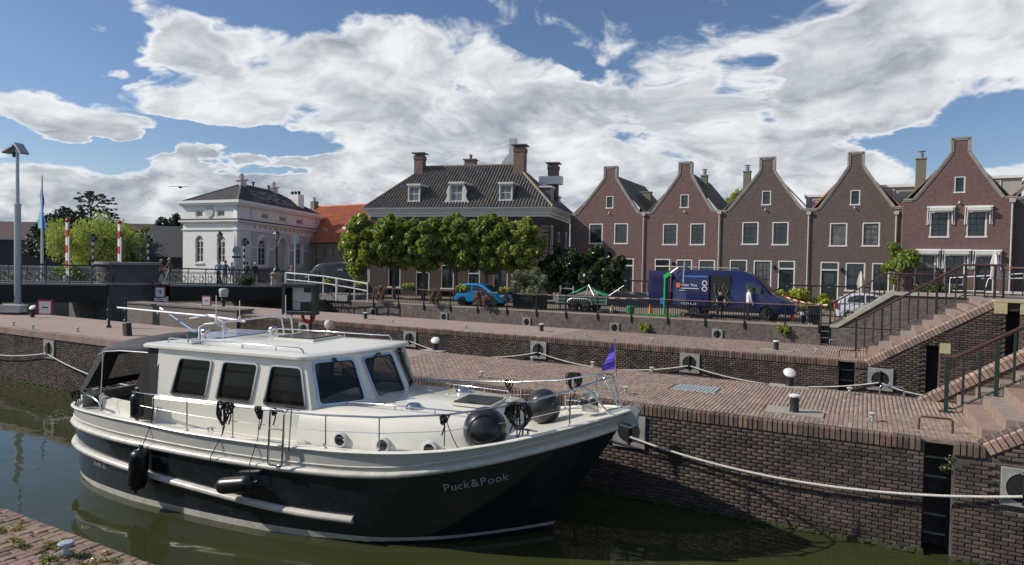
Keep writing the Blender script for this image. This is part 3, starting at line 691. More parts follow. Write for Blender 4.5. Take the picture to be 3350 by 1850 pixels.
for a,b,c_,d_ in [(3.11,4.57,5.71,6.86),(5.03,6.44,5.70,6.84),(2.4,3.90,3.02,4.23),(3.96,5.44,3.01,4.22),(5.49,6.94,3.0,4.2)]: awning(h5,a-1.85,b-1.85,c_-1.55,d_-1.55)
# house beyond the right edge
h6 = gable_house(7.44,13.4,9.9,10.9,[(8.9,10.0,4.9,6.5,W12)],[],M_BRN1,'dark gabled house cut off by the right edge of the picture',y=48.4,base=1.55,eave=7.32,sh=10.1,top=10.95,roofm=MATS['mossy_brown_tiles'])
def chimney(parent, c, w, d, h, m, cap='flat', pot=True, name='chimney'):
    q = MB(); q.bb(c[0]-w/2,c[1]-d/2,c[2],c[0]+w/2,c[1]+d/2,c[2]+h); ch = q.build(name, m, parent)
    q = MB(); q.bb(c[0]-w/2-0.05,c[1]-d/2-0.05,c[2]+h,c[0]+w/2+0.05,c[1]+d/2+0.05,c[2]+h+0.07)
    if pot: q.lathe([(0.13,c[2]+h+0.07),(0.15,c[2]+h+0.4),(0.0,c[2]+h+0.4)],10,(c[0],c[1],0)); q.lathe([(0.24,c[2]+h+0.48),(0.24,c[2]+h+0.52),(0,c[2]+h+0.55)],12,(c[0],c[1],0)); q.bb(c[0]-.02,c[1]-.02,c[2]+h+.38,c[0]+.02,c[1]+.02,c[2]+h+.5)
    q.build('cowl', M_ZINC, ch); return ch
M_OLIVE = mat('olive_cladding', (0.17,0.165,0.12), 0.8, var=0.1)
chimney(h1,(5.35,3.2,6.0),0.9,0.5,2.2,M_OLIVE,pot=False)
chimney(h2,(3.95,2.5,6.2),0.45,0.45,3.05,M_OLIVE)
chimney(h3,(1.45,2.5,6.0),0.5,0.5,3.4,M_OLIVE)
chimney(h5,(0.95,1.5,5.9),0.55,0.5,2.55,M_OLIVE)
for hh, x0, y0, z0, x1, z1 in ((h4,-0.5,3.0,5.6,1.1,7.4),(h5,-1.5,4.0,5.0,0.9,7.0),(h6,-1.0,5.0,5.0,1.2,7.5)):
    q = MB(); q.bb(x0,y0,z0,x1,y0+2.5,z1); d = q.build('dormer', mat('grey_white_boarding',(0.42,0.40,0.37),0.7,var=0.08), hh)
    q = MB(); q.bb(x0-0.12,y0-0.14,z1,x1+0.12,y0+2.5,z1+0.18); q.build('dormer_roof', M_WHITE, d)
    window(hh,x0+0.45,x0+1.1,z0+1.0,z1-0.12,y0-0.03,bars=(0,0),fw=0.06)
def downpipe(x, y, z0, z1, label, h=None):
    t = thing('drainpipe', (x,y,z0), 0, label, 'drainpipe', 'drainpipes between the gabled houses')
    q = MB(); q.tube([(0,0,0),(0,0,z1-z0)],0.045,8); q.build('pipe', mat('pale_pipe',(0.52,0.49,0.46),0.5,var=0.1), t)
    q = MB(); q.box((0,0,z1-z0-0.05),(0.24,0.18,0.22),taper=1.2)
    for zz in np.arange(0.6,z1-z0-0.4,1.5): q.lathe([(0.06,zz),(0.06,zz+0.05)],8)
    q.build('hopper', MATS['pale_pipe'], t)
for x,y,z0,z1,lb in [(-15.45,49.9,0.8,6.95,'pale drainpipe between the two reddish gabled houses'),(-9.72,49.9,2.6,6.95,'drainpipe where the reddish and brown houses meet'),(-3.7,49.9,1.2,6.8,'drainpipe between the two dark brown gabled houses'),
                     (1.55,49.9,1.5,6.7,'drainpipe left of the awning house in the corner'),(7.35,47.9,1.6,7.15,'tall pale drainpipe right of the awning house')]: downpipe(x,y,z0,z1,lb)
for x,z in ((-13.05,3.1),(-5.85,2.95),(-1.55,2.85)):
    t = thing('wall_lantern',(x,49.9,z),0,'small dark lantern on the brick wall beside the '+{-13.05:'leftmost window of the second',-5.85:'door of the middle',-1.55:'black door of the fourth'}[x]+' house','lantern')
    q = MB(); q.lathe([(0.0,0.16),(0.12,0.08),(0.10,-0.12),(0,-0.14)],8); q.build('lamp_body', M_BLACK, t); q = MB(); q.bb(-0.02,0,0.02,0.02,0.12,0.06); q.build('bracket', M_BLACK, t)
# raised front gardens with rail
g = MB(); g.bb(-21.6,46.95,-0.05,3.2,50.0,0.72); tg = struct(g.build('front_terrace', mat('terrace_stone',(0.26,0.24,0.21),0.9,var=0.25,scale=2)))
g = MB(); g.bb(-21.6,46.7,-0.05,-3.2,46.94,0.95)
gw = thing('garden_wall',(-12,46.8,0),0,'low grey stone wall along the front gardens of the gabled houses','wall'); o = g.build('wall', M_GSTONE, gw); o.location = (12,-46.8,0)
t = thing('garden_rail',(-9,47.1,0.72),0,'long black handrail in front of the gabled houses behind the van','railing')
q = MB(); q.bb(-6.6,-0.04,1.0,-3.55,0.04,1.1); q.bb(4.2,-0.04,1.0,9.2,0.04,1.1); q.build('handrail', M_BLACK, t)
q = MB(); q.bar((-6.6,0,1.05),(-8.0,-0.9,0.25),0.08,0.08); q.bar((4.2,0,1.05),(2.9,-0.9,0.2),0.08,0.08); q.build('sloping_rail', M_BLACK, t)
for x in (-6.6,-5.1,-3.6,4.2,5.8,7.4,9.15):
    q = MB(); q.bb(x-.025,-.025,0,x+.025,.025,1.0); q.build('post', M_BLACK, t)

# ---- tiles
def tile_unit(w=0.25, l=0.36, amp=0.045, n=6):
    vs = []; fs = []
    for j, (y, dz) in enumerate(((0.0, 0.035), (l, 0.0))):
        for i in range(n+1):
            u = i/n; h = amp*math.sin(2*math.pi*u-0.6); vs.append((u*w*1.02, y, h+dz))
    for i in range(n): fs.append((i, i+1, i+n+2, i+n+1))
    b = len(vs)
    for i in range(n+1): u = i/n; vs.append((u*w*1.02, 0.0, amp*math.sin(2*math.pi*u-0.6)-0.0))
    for i in range(n): fs.append((b+i, b+i+1, i+1, i))
    me = bpy.data.meshes.new('tile'); me.from_pydata(vs, [], fs); me.shade_smooth(); return me
def tiled(parent, p0, p1, q1, q0, m, limit=300, w=0.275, l=0.34, amp=0.068, jit=0.006):
    """pantiles on the roof plane p0-p1 (eave) q0-q1 (ridge), clipped to the trapezium"""
    p0, p1, q0, q1 = map(Vector, (p0,p1,q0,q1)); ex = (p1-p0).normalized(); nrm = ex.cross(q0-p0).normalized(); ey = nrm.cross(ex); H = (q0-p0).dot(ey); Wd = (p1-p0).length
    xl = (q0-p0).dot(ex); xr = (q1-p0).dot(ex); ms = []; r = int(H/l)
    B = Matrix((ex, ey, nrm)).transposed().to_4x4()
    for j in range(r+1):
        y = j*l; t = min(1, (y+l/2)/H); a = xl*t; b = Wd+(xr-Wd)*t; i0 = int(math.ceil(a/w)); i1 = int(math.floor(b/w))
        for i in range(i0, i1):
            ms.append(Matrix.Translation(p0+ex*(i*w)+ey*y+nrm*(0.02+random.uniform(-jit,jit)))@B@Euler((0,random.gauss(0,.012),random.gauss(0,.008))).to_matrix().to_4x4())
    return pieces('roof_tile', tile_unit(w, l*1.14, amp), m, parent, ms, limit, 'tilework')
# ---- the big inn with the hipped roof
A = Vector((-38.12,44.44,0)); Bv = Vector((-22.71,48.0,0)); ang = math.atan2(Bv.y-A.y, Bv.x-A.x); LT = 15.8; DP = 9.4; EV = 7.40
M_INN = brickmat('inn_brick', (0.115,0.072,0.062), (0.088,0.060,0.055), (0.12,0.10,0.09), dirt=(0.07,0.055,0.05), damt=0.5)
M_DTILE = mat('dark_glazed_pantile', (0.145,0.132,0.118), 0.45, var=0.25, scale=1.2, spec=0.5, island=0.55, dirt=((0.28,0.18,0.07),0.4,0.55))
inn = thing('inn_building', A, ang, 'large dark brick inn with hipped pantile roof, three front dormers and tall chimneys', 'building')
def innwall():
    fr = [(1.70,2.92,0.05,2.70),(4.3,5.6,0.05,2.7),(6.6,7.8,0.05,2.7),(9.0,10.1,0.05,2.7),(11.2,12.5,0.05,2.7),(13.3,14.4,0.05,2.7)]+[(a,b,4.2,6.36) for a,b in ((1.2,2.4),(3.6,4.8),(6.1,7.3),(8.4,9.6),(10.5,11.7),(12.75,13.97))]
    holed_wall('front_wall', [(0,0),(LT,0),(LT,6.9),(0,6.9)], [(a+.02,c,b-.02,d) for a,b,c,d in fr], 0, 0.3, M_INN, inn)
    for i,(a,b,c,d) in enumerate(fr):
        if c < 1: door(inn,a,b,c,d,0.04,split=0.74,glazed=True) if i % 2 else window(inn,a,b,c+.6,d,0.04,bars=(1,2))
        else: window(inn,a,b,c,d,0.04,bars=(1,2))
    q = MB(); q.bb(0.3,1.0,0,LT-0.3,1.1,6.8); q.build('interior', M_DARK, inn)
    q = MB(); q.bb(0,0.3,0,0.3,DP,6.9); q.bb(0.3,DP-0.3,0,LT,DP,6.9); q.build('back_walls', M_INN, inn)
    # right side wall, with its own windows facing +x
    sw = [(0.95,1.75,3.3,6.1),(3.8,4.6,4.85,5.7),(7.2,7.95,4.2,5.85)]
    me = curve_mesh([[(0.3,0),(DP,0),(DP,6.9),(0.3,6.9)]]+[[(a+.02,c),(b-.02,c),(b-.02,d),(a+.02,d)] for a,b,c,d in sw], extrude=0.15)
    me.transform(Matrix.Translation((LT-0.15,0,0))@Matrix.Rotation(R(90),4,'Z')@FRONT); me.materials.clear(); me.materials.append(M_INN); obj('side_wall', me, inn)
    for a,b,c,d in sw:
        f = window(inn,a,b,c,d,-0.0,bars=(1,2) if d-c > 1 else (0,0)); f.matrix_basis = Matrix.Translation((LT+0.02,0,0))@Matrix.Rotation(R(90),4,'Z')
    c = MB()
    for z0,z1,o in ((6.72,6.95,0.10),(6.95,7.18,0.22),(7.18,7.30,0.38),(7.30,7.42,0.50)): c.bb(-o,-o,z0,LT+o,DP+o,z1)
    c.build('cornice', M_CREAM, inn)
    c = MB(); c.bb(-0.52,-0.56,7.36,LT+0.54,-0.45,7.48); c.bb(LT+0.48,-0.5,7.36,LT+0.56,DP,7.48); c.build('gutter', M_ZINC, inn)
    qn = MB(); z = 0.2
    while z < 6.5: qn.bb(LT-0.55,-0.06,z,LT+0.06,0.5,z+0.24); z += 0.33
    qn.build('corner_quoins', M_INN, inn)
innwall()
RZ = 11.62; rx0, rx1, ry = 3.15, 11.8, DP/2; E0 = EV+0.06; ov = 0.45
c = MB(); c.add([(-ov,-ov,E0),(LT+ov,-ov,E0),(LT+ov,DP+ov,E0),(-ov,DP+ov,E0),(rx0,ry,RZ),(rx1,ry,RZ)], [(0,1,5,4),(1,2,5),(2,3,4,5),(3,0,4),(0,3,2,1)]); c.build('roof_deck', mat('roof_underlay',(0.05,0.045,0.04),0.9,var=0.1), inn)
tiled(inn,(-ov,-ov,E0),(LT+ov,-ov,E0),(rx1,ry,RZ),(rx0,ry,RZ),M_DTILE)
tiled(inn,(LT+ov,-ov,E0),(LT+ov,DP+ov,E0),(rx1,ry,RZ),(rx1,ry,RZ),M_DTILE,limit=0)
c = MB()
for a,b in (((-ov,-ov,E0),(rx0,ry,RZ)),((LT+ov,-ov,E0),(rx1,ry,RZ)),((rx0,ry,RZ),(rx1,ry,RZ)),((LT+ov,DP+ov,E0),(rx1,ry,RZ))):
    a, b = Vector(a), Vector(b); n = int((b-a).length/0.36)
    for i in range(n): c.tube([a+(b-a)*(i/n)+Vector((0,0,0.05)), a+(b-a)*((i+1.06)/n)+Vector((0,0,0.05))],[0.13,0.10],8)
c.build('ridge_tiles', mat('ridge_tile',(0.24,0.20,0.15),0.7,var=0.3,dirt=((0.36,0.22,0.07),0.6,1)), inn, smooth=50)
def roofz(y): return E0+(RZ-E0)*(y+ov)/(ry+ov)
def dormer(x0, x1, z0, z1, fancy=False, m=M_CREAM):
    y = (z0-E0)/(RZ-E0)*(ry+ov)-ov-0.05
    t = MB(); t.bb(x0,y,z0-0.2,x1,y+0.12,z0-0.0); t.bb(x0+0.02,y+0.12,z0-0.1,x0+0.08,y+3.0,z1); t.bb(x1-0.08,y+0.12,z0-0.1,x1-0.02,y+3.0,z1)
    d = t.build('dormer', M_LEAD, inn)
    w = MB(); w.bb(x0-0.09,y-0.14,z1,x1+0.09,y+3.2,z1+0.16); w.build('dormer_roof', m, d)
    f = window(inn,x0,x1,z0,z1,y,bars=(1,1),sash=M_CREAM,glass=mat('dormer_glass',(0.16,0.17,0.175),.15,var=.4,scale=2),fw=0.10)
    if fancy:
        s = MB()
        for sg, xx in ((-1,x0),(1,x1)):
            p = [(xx,z0-0.3),(xx+sg*0.62,z0-0.3),(xx+sg*0.60,z0-0.05),(xx+sg*0.35,z0+0.15),(xx+sg*0.22,z0+0.5),(xx+sg*0.30,z0+0.9),(xx+sg*0.1,z1-0.2),(xx,z1)]
            s.ext(p if sg > 0 else p[::-1], y-0.06, y+0.06)
        s.bb(x0,y-0.04,z0-0.45,x1,y+0.1,z0-0.02); s.build('scroll_wing', M_CREAM, d)
    return d
M_LEAD = mat('lead_grey', (0.13,0.145,0.15), 0.55, var=0.15)
dormer(3.42,4.52,8.03,9.40); dormer(7.25,8.48,7.98,9.50,True); dormer(11.55,12.7,8.05,9.42)
for yy in (2.4,5.4):   # dormers on the right slope
    z0, z1 = 8.1-(0.5 if yy > 5 else 0), 9.35-(0.5 if yy > 5 else 0)
    q = MB(); q.bb(LT-1.9,yy,z0-0.2,LT-0.35,yy+1.15,z1); d = q.build('dormer', M_LEAD, inn); q = MB(); q.bb(LT-2.0,yy-0.1,z1,LT-0.25,yy+1.25,z1+0.14); q.build('dormer_roof', M_CREAM, d)
    f = window(inn,yy+0.15,yy+1.0,z0+0.1,z1-0.05,0,bars=(1,1),sash=M_CREAM,fw=0.07); f.matrix_basis = Matrix.Translation((LT-0.34,0,0))@Matrix.Rotation(R(90),4,'Z')
M_CHB = brickmat('chimney_brick', (0.24,0.13,0.10), (0.19,0.11,0.09), (0.26,0.21,0.18), dirt=(0.12,0.09,0.08), damt=0.5)
def stackch(x, y, z0, z1, w):
    q = MB(); q.bb(x-w/2,y-w/2,z0,x+w/2,y+w/2,z1); q.bb(x-w/2-.05,y-w/2-.05,z1-0.35,x+w/2+.05,y+w/2+.05,z1); c = q.build('chimney', M_CHB, inn)
    q = MB(); q.bb(x-w/2-.2,y-w/2-.2,z1+0.18,x+w/2+.2,y+w/2+.2,z1+0.26)
    for a in (-1,1):
        for b in (-1,1): q.bb(x+a*w*.35-.05,y+b*w*.35-.05,z1,x+a*w*.35+.05,y+b*w*.35+.05,z1+0.2)
    q.bb(x-w/2+.05,y-w/2+.05,z1,x+w/2-.05,y+w/2-.05,z1+0.06); q.build('chimney_cap', M_LEAD, c)
stackch(2.75,4.2,9.6,12.6,0.82); stackch(12.3,4.0,9.8,13.0,0.95); stackch(15.0,5.4,8.8,11.6,0.85)
q = MB(); q.bb(6.9,4.6,11.3,7.9,5.3,12.2); q.bb(6.8,4.5,12.2,8.0,5.4,12.3); q.lathe([(0.12,12.3),(0.12,12.6),(0.2,12.65),(0.0,12.8)],10,(7.4,4.95,0)); q.build('chimney', M_CHB, inn)
q = MB(); q.ext([(10.3,11.5),(12.1,11.5),(12.1,12.0),(11.55,12.7),(10.95,12.7),(10.3,12.0)],5.0,5.9); q.bb(10.95,5.1,12.7,11.55,5.75,14.1); q.build('kitchen_flue', mat('metal_flue',(0.5,0.5,0.5),0.4,0.5,var=0.08), inn)
q = MB(); q.lathe([(0.55,9.4),(0.55,9.9)],12,(14.2,4.9,0)); q.bb(13.9,4.5,9.9,15.9,5.4,10.6); q.build('vent_box', MATS['metal_flue'], inn)

# ---- orange roofed house behind
ob = Vector((-53.4,50.9,0)); ol = 8.4; oa = math.atan2(50.15-51.82, -46.07+51.38); oa = R(-2)
orange = thing('orange_roofed_house', (-53.0,51.9,0), R(-6), 'house with a big bright orange pantile roof and beige wall behind the inn', 'house')
M_OT = mat('orange_pantile', (0.60,0.185,0.085), 0.7, var=0.15, scale=2, island=0.5, dirt=((0.25,0.12,0.07),0.3,1.2))
holed_wall('front_wall', [(-5,0),(12,0),(12,4.75),(-5,4.75)], [(6.4,2.2,7.2,3.4)], 0, 0.3, mat('beige_render',(0.40,0.34,0.26),0.9,var=0.12,scale=1.5,dirt=((0.25,0.21,0.17),0.5,0.8)), orange)
window(orange,6.4,7.2,2.2,3.4,0.04,bars=(1,1))
q = MB(); q.bb(-5,0.3,0,-4.7,9,4.7); q.bb(11.7,0.3,0,12,9,4.7); q.bb(-4.7,8.7,0,11.7,9,4.7); q.build('other_walls', MATS['beige_render'], orange)
q = MB()
for x in (1.2,2.6,3.9,5.0): q.bb(x,-0.04,3.3 if x > 1.3 else 2.4,x+0.07,0.0,4.4)
q.build('wall_anchors', M_BLACK, orange)
q = MB(); q.add([(-5.2,-0.35,4.72),(12.2,-0.35,4.72),(12.2,4.4,9.05),(-5.2,4.4,9.05),(12.2,9.2,4.72),(-5.2,9.2,4.72)],[(0,1,2,3),(3,2,4,5),(0,3,5),(1,4,2)]); q.build('roof_deck', MATS['roof_underlay'], orange)
tiled(orange,(-5.2,-0.35,4.74),(12.2,-0.35,4.74),(12.2,4.4,9.07),(-5.2,4.4,9.07),M_OT,w=0.27,l=0.34)
q = MB()
for i in range(47): q.tube([(-5.2+i*0.37,4.4,9.1),(-5.2+(i+1.05)*0.37,4.4,9.1)],[0.13,0.10],8)
q.build('ridge_tiles', M_OT, orange, smooth=50)
chimney(orange,(-4.4,4.2,8.6),0.7,0.6,1.1,M_OLIVE,pot=True); 
q = MB(); q.bb(3.9,1.2,6.12,4.5,1.25,6.5); q.box((1.6,0.95,6.1),(0.5,0.06,0.5),(R(40),0,0)); q.build('skylight', M_WHITE, orange)
# little garage and wall in front of it
ga = thing('garage', (-43.2,45.2,0.3), R(12), 'small stone-capped garage with a pale grey door beside the black van', 'garage')
q = MB(); q.bb(0,0,0,5.2,3,2.3); q.build('walls', brickmat('garage_brick',(0.22,0.14,0.12),(0.18,0.12,0.1),(0.2,0.17,0.15)), ga)
q = MB(); q.bb(-0.2,-0.25,2.3,5.4,3.2,2.5); q.build('roof_slab', M_STONE, ga)
q = MB(); q.bb(2.4,-0.05,0,4.6,0.0,1.95); q.build('garage_door', mat('pale_grey_paint',(0.45,0.44,0.42),0.6,var=0.05), ga)
q = MB(); q.bb(4.75,-0.03,0.9,5.1,0.0,1.5); q.build('notice', M_WHITE, ga)

# ---- white bridge keeper's house
L0 = Vector((-53.63,37.52)); C0 = Vector((-47.29,38.11)); R0 = Vector((-53.55,54.06))
M_STUC = mat('white_stucco', (0.80,0.77,0.72), 0.7, var=0.05, scale=1.2, bump=0.15)
M_STUG = mat('grey_stucco', (0.56,0.535,0.52), 0.7, var=0.05, scale=1.2)
M_SLATE = mat('dark_slate', (0.040,0.034,0.034), 0.85, var=0.3, scale=2.0, bump=0.4, bscale=14)
BZ = 0.4
kh = thing('white_gatehouse', (C0.x,C0.y,BZ), 0, 'white stucco bridge keeper house with slate hipped roof and ball finials', 'building')
aF = math.atan2(C0.y-L0.y, C0.x-L0.x); aR = math.atan2(R0.y-C0.y, R0.x-C0.x)
def wallset(origin, ang, Lw, parts):
    """parts are built in the xz plane and then turned onto the wall"""
    M = Matrix.Translation((origin.x-C0.x, origin.y-C0.y, 0))@Matrix.Rotation(ang, 4, 'Z')
    for o in parts: o.matrix_basis = M@o.matrix_basis
def arched(x0, x1, z0, z1, n=10):
    r = (x1-x0)/2; c = (x0+x1)/2; return [(x0,z0),(x1,z0)]+[(c+r*math.cos(math.pi*i/n), z1-r+r*math.sin(math.pi*i/n)) for i in range(n+1)]
def arch_window(parent, x0, x1, z0, z1, y=0.1):
    n = 12; r = (x1-x0)/2; c = (x0+x1)/2; zc = z1-r; o = MB()
    outer = arched(x0,x1,z0,z1,n); me = curve_mesh([outer, [(c+(a-c)*0.84, z0+0.1 if b == z0 else zc+(b-zc)*0.84) for a,b in outer]], extrude=0.05)
    me.transform(Matrix.Translation((0,y,0))@FRONT); me.materials.clear(); me.materials.append(M_CREAM); f = obj('window', me, parent)
    s = MB(); s.bb(x0+.1,y-.03,zc-.05,x1-.1,y+.03,zc+.05); s.bb(c-.03,y-.03,z0+.08,c+.03,y+.03,zc)
    for t in (0.36,0.70): s.bb(x0+.1,y-.02,z0+(zc-z0)*t-.02,x1-.1,y+.02,z0+(zc-z0)*t+.02)
    for a in (45,90,135): s.bar((c,y,zc),(c+r*.86*math.cos(R(a)),y,zc+r*.86*math.sin(R(a))),0.04)
    s.tube([(c+r*.45*math.cos(math.pi*i/8),y,zc+r*.45*math.sin(math.pi*i/8)) for i in range(9)],0.02,5)
    s.build('sash', M_CREAM, f)
    g = MB(); g.ext([(c+(a-c)*0.9, b if b == z0 else zc+(b-zc)*0.9) for a,b in outer], y+0.04, y+0.07); g.build('pane', M_GLASS, f)
    return f
def kh_walls():
    z = lambda v: v-BZ
    LF = 6.37; LRr = 17.2
    w1 = holed_wallp('front_wall', [(0,0),(LF,0),(LF,z(7.45)),(0,z(7.45))], [arched(1.50,2.45,z(2.5),z(4.87)), arched(4.05,5.0,z(2.5),z(4.87)), sq(1.50,2.40,z(6.44),z(7.12)), sq(4.02,4.97,z(6.44),z(7.12))])
    parts = [w1, arch_window(kh,1.50,2.45,z(2.5),z(4.87),0.15), arch_window(kh,4.05,5.0,z(2.5),z(4.87),0.15), window(kh,1.50,2.40,z(6.44),z(7.12),0.06,bars=(1,0),sash=M_CREAM), window(kh,4.02,4.97,z(6.44),z(7.12),0.06,bars=(1,0),sash=M_CREAM)]
    q = MB(); q.bb(1.42,-0.1,z(2.36),2.53,0.05,z(2.5)); q.bb(3.97,-0.1,z(2.36),5.08,0.05,z(2.5)); parts.append(q.build('sill', M_STUC, kh))
    q = MB(); q.lathe([(0.46,-0.08),(0.46,-0.02),(0.36,-0.07),(0.36,0.0)],24,(3.2,0,z(6.92)),'y'); q.tube([(3.2+(0.28-0.02*i)*math.cos(i*0.7),-0.05,z(6.92)+(0.28-0.02*i)*math.sin(i*0.7)) for i in range(13)],0.05,6); parts.append(q.build('round_ornament', M_STUG, kh))
    wallset(L0, aF, LF, parts)
    hl = [arched(3.55,5.15,z(2.3),z(4.75)), arched(7.3,9.3,z(1.2),z(4.95)), arched(11.1,12.5,z(2.4),z(4.7)), sq(4.1,5.5,z(6.55),z(7.18)), sq(7.5,9.1,z(6.53),z(7.15)), sq(11.2,12.9,z(6.53),z(7.15))]
    w2 = holed_wallp('side_wall', [(0,0),(LRr,0),(LRr,z(7.45)),(0,z(7.45))], hl)
    parts = [w2, arch_window(kh,3.55,5.15,z(2.3),z(4.75),0.12), arch_window(kh,11.1,12.5,z(2.4),z(4.7),0.12)]+[window(kh,a,b,c,d,0.05,bars=(1,0),sash=M_CREAM,fw=0.13,glass=MATS['dormer_glass']) for a,b,c,d in ((4.1,5.5,z(6.55),z(7.18)),(7.5,9.1,z(6.53),z(7.15)),(11.2,12.9,z(6.53),z(7.15)))]
    q = MB(); q.ext(arched(7.2,9.4,z(1.2),z(5.05)),0.30,0.36); parts.append(q.build('doorway_back', M_STUG, kh))
    pn = MB()
    for a,b in ((2.3,14.5),): 
        me = curve_mesh([[(a,z(1.0)),(b,z(1.0)),(b,z(5.45)),(a,z(5.45))], arched(3.2,5.5,z(2.0),z(5.2)), arched(7.0,9.6,z(1.05),z(5.3)), arched(10.8,12.9,z(2.0),z(5.15))], extrude=0.02)
        me.transform(Matrix.Translation((0,-0.02,0))@FRONT); me.materials.clear(); me.materials.append(M_STUG); parts.append(obj('grey_panel', me, kh))
    ar = MB()
    for x0,x1,zt,zb in ((3.35,5.35,4.95,4.0),(7.1,9.5,5.15,4.0),(10.9,12.7,4.9,3.9)):
        r = (x1-x0)/2; c_ = (x0+x1)/2; ar.tube([(x0,-0.03,z(2.2))]+[(c_-r*math.cos(math.pi*i/12),-0.03,z(zt)-r+r*math.sin(math.pi*i/12)) for i in range(13)]+[(x1,-0.03,z(2.2))],0.11,6)
        ar.bb(x1+0.1,-0.09,z(3.75),x1+1.2,0.0,z(3.98))
    ar.bb(2.3,-0.09,z(3.85),3.2,0.0,z(4.05)); parts.append(ar.build('arch_mouldings', M_STUC, kh))
    dn = MB()
    for i in range(12): dn.lathe([(0.09,-0.03),(0.09,0.0)],8,(2.9+i*0.98,0,z(5.78)),'y')
    parts.append(dn.build('frieze_dots', M_DARK, kh))
    q = MB(); q.bb(5.6-2.4,-0.45,z(1.0),5.0+0.9,0.0,z(1.95)); q.bb(3.0,-0.55,z(1.95),6.1,0.0,z(2.1)); parts.append(q.build('bay_base', mat('mauve_stone',(0.30,0.25,0.27),0.8,var=0.1), kh))
    q = MB(); q.bb(15.9,-0.10,0.2,16.0,0.0,z(7.4)); q.bb(0.9+1.3,-0.08,z(6.5),2.3,0,z(7.6)); parts.append(q.build('drainpipe', M_STUG, kh))
    wallset(C0, aR, LRr, parts)
def sq(a,b,c,d): return [(a,c),(b,c),(b,d),(a,d)]
def holed_wallp(name, outline, holes):
    me = curve_mesh([outline]+holes, extrude=0.15); me.transform(Matrix.Translation((0,0.15,0))@FRONT); me.materials.clear(); me.materials.append(M_STUC); return obj(name, me, kh)
kh_walls()
def ringpoly(off):
    """footprint of the gatehouse grown by off, relative to C0"""
    B0 = R0+(L0-C0); P = [L0, C0, R0, B0]; ctr = (L0+C0+R0+B0)/4; out = []
    for i in range(4):
        a, b, c = P[i-1], P[i], P[(i+1)%4]; u = (b-a).normalized(); v = (b-c).normalized(); out.append(b+(u+v)*off-C0)
    return out
def band(off, z0, z1, name, m):
    q = MB(); o = [(p.x,p.y) for p in ringpoly(off)]; q.ext(o[::-1], z0-BZ, z1-BZ, plane='xy'); return q.build(name, m, kh)
for k,(o_,a,b) in enumerate(((0.10,5.35,5.45),(0.16,5.95,6.06),(0.32,6.06,6.18),(0.10,7.40,7.48),(0.28,7.48,7.66),(0.42,7.66,7.90))): band(o_,a,b,'cornice',M_STUC)
band(0.24,6.18,6.32,'belt_flashing',mat('dark_red_lead',(0.06,0.035,0.035),0.6,var=0.1))
q = MB(); ins = ringpoly(-0.4); q.ext([(p.x,p.y) for p in ins][::-1], 0.1, 7.3-BZ, plane='xy'); q.build('interior', M_DARK, kh)
def kh_roof():
    P = [Vector((p.x,p.y,7.9-BZ)) for p in ringpoly(0.05)]
    dirR = (R0-C0).normalized(); nrm = Vector((-dirR.y,dirR.x)); A_ = Vector((-50.27,36.94))-C0
    r0 = Vector((A_.x+dirR.x*3.9,A_.y+dirR.y*3.9,9.98-BZ)); r1 = Vector((A_.x+dirR.x*12.6,A_.y+dirR.y*12.6,10.0-BZ))
    r0 = Vector((A_.x+dirR.x*6.3,A_.y+dirR.y*6.3,9.98-BZ)); r0 = r0
    q = MB(); q.add([*P,r0,r1],[(0,1,4),(1,2,5,4),(2,3,5),(3,0,4,5),(0,3,2,1)]); q.build('roof', M_SLATE, kh)
    c = MB()
    for a,b in ((P[0],r0),(P[1],r0),(P[2],r1),(r0,r1)): c.tube([a,b],0.09,6)
    c.build('lead_ridges', mat('green_grey_lead',(0.12,0.15,0.14),0.6,var=0.1), kh)
    for r_ in (r0,r1):
        f = MB(); f.bb(r_.x-.32,r_.y-.32,r_.z-.25,r_.x+.32,r_.y+.32,r_.z+.35); f.bb(r_.x-.45,r_.y-.45,r_.z+.35,r_.x+.45,r_.y+.45,r_.z+.48)
        f.ell((r_.x,r_.y,r_.z+.78),(.28,.28,.28),12,8); f.lathe([(0.1,0.45),(0.1,0.55)],8,(r_.x,r_.y,r_.z)); f.build('ball_finial', M_STUG, kh)
    # snow of missing slates: pale battens
    b = MB(); ex = (P[2]-P[1]).normalized(); up_ = ((r0-P[1])-ex*((r0-P[1]).dot(ex))).normalized()
    n = ex.cross(up_); n = n if n.z > 0 else -n
    for i in range(9):
        for j in range(7):
            if random.random() < 0.75:
                p = P[1]+ex*(5.0+j*1.0+random.random()*.5)+up_*(0.9+i*0.26)+n*0.03
                if (p-P[1]).dot(ex) < 12: b.bar(p,p+ex*random.uniform(.4,1.0),0.05,0.03,up=tuple(n))
    b.build('exposed_battens', mat('batten_wood',(0.42,0.40,0.36),0.8,var=0.2), kh)
    c = MB(); m_ = P[2]*0.40+r1*0.60+Vector((0.5,0,0)); c.bb(m_.x-.9,m_.y-.3,7.6-BZ,m_.x+.6,m_.y+.5,9.85-BZ); ch = c.build('chimney', M_STUC, kh)
    c = MB()
    for k in range(3): c.lathe([(0.13,9.85-BZ),(0.16,10.2-BZ),(0.0,10.25-BZ)],8,(m_.x-.7+k*.5,m_.y+.1,0))
    c.build('chimney_pots', M_BLACK, ch)
    for t in (0.35,0.85):
        p = r0.lerp(r1,t); c = MB(); c.lathe([(0.09,-0.1),(0.09,0.35),(0.16,0.38),(0.16,0.5)],8,(p.x,p.y,p.z)); c.build('vent_pipe', M_BLACK, kh)
kh_roof()
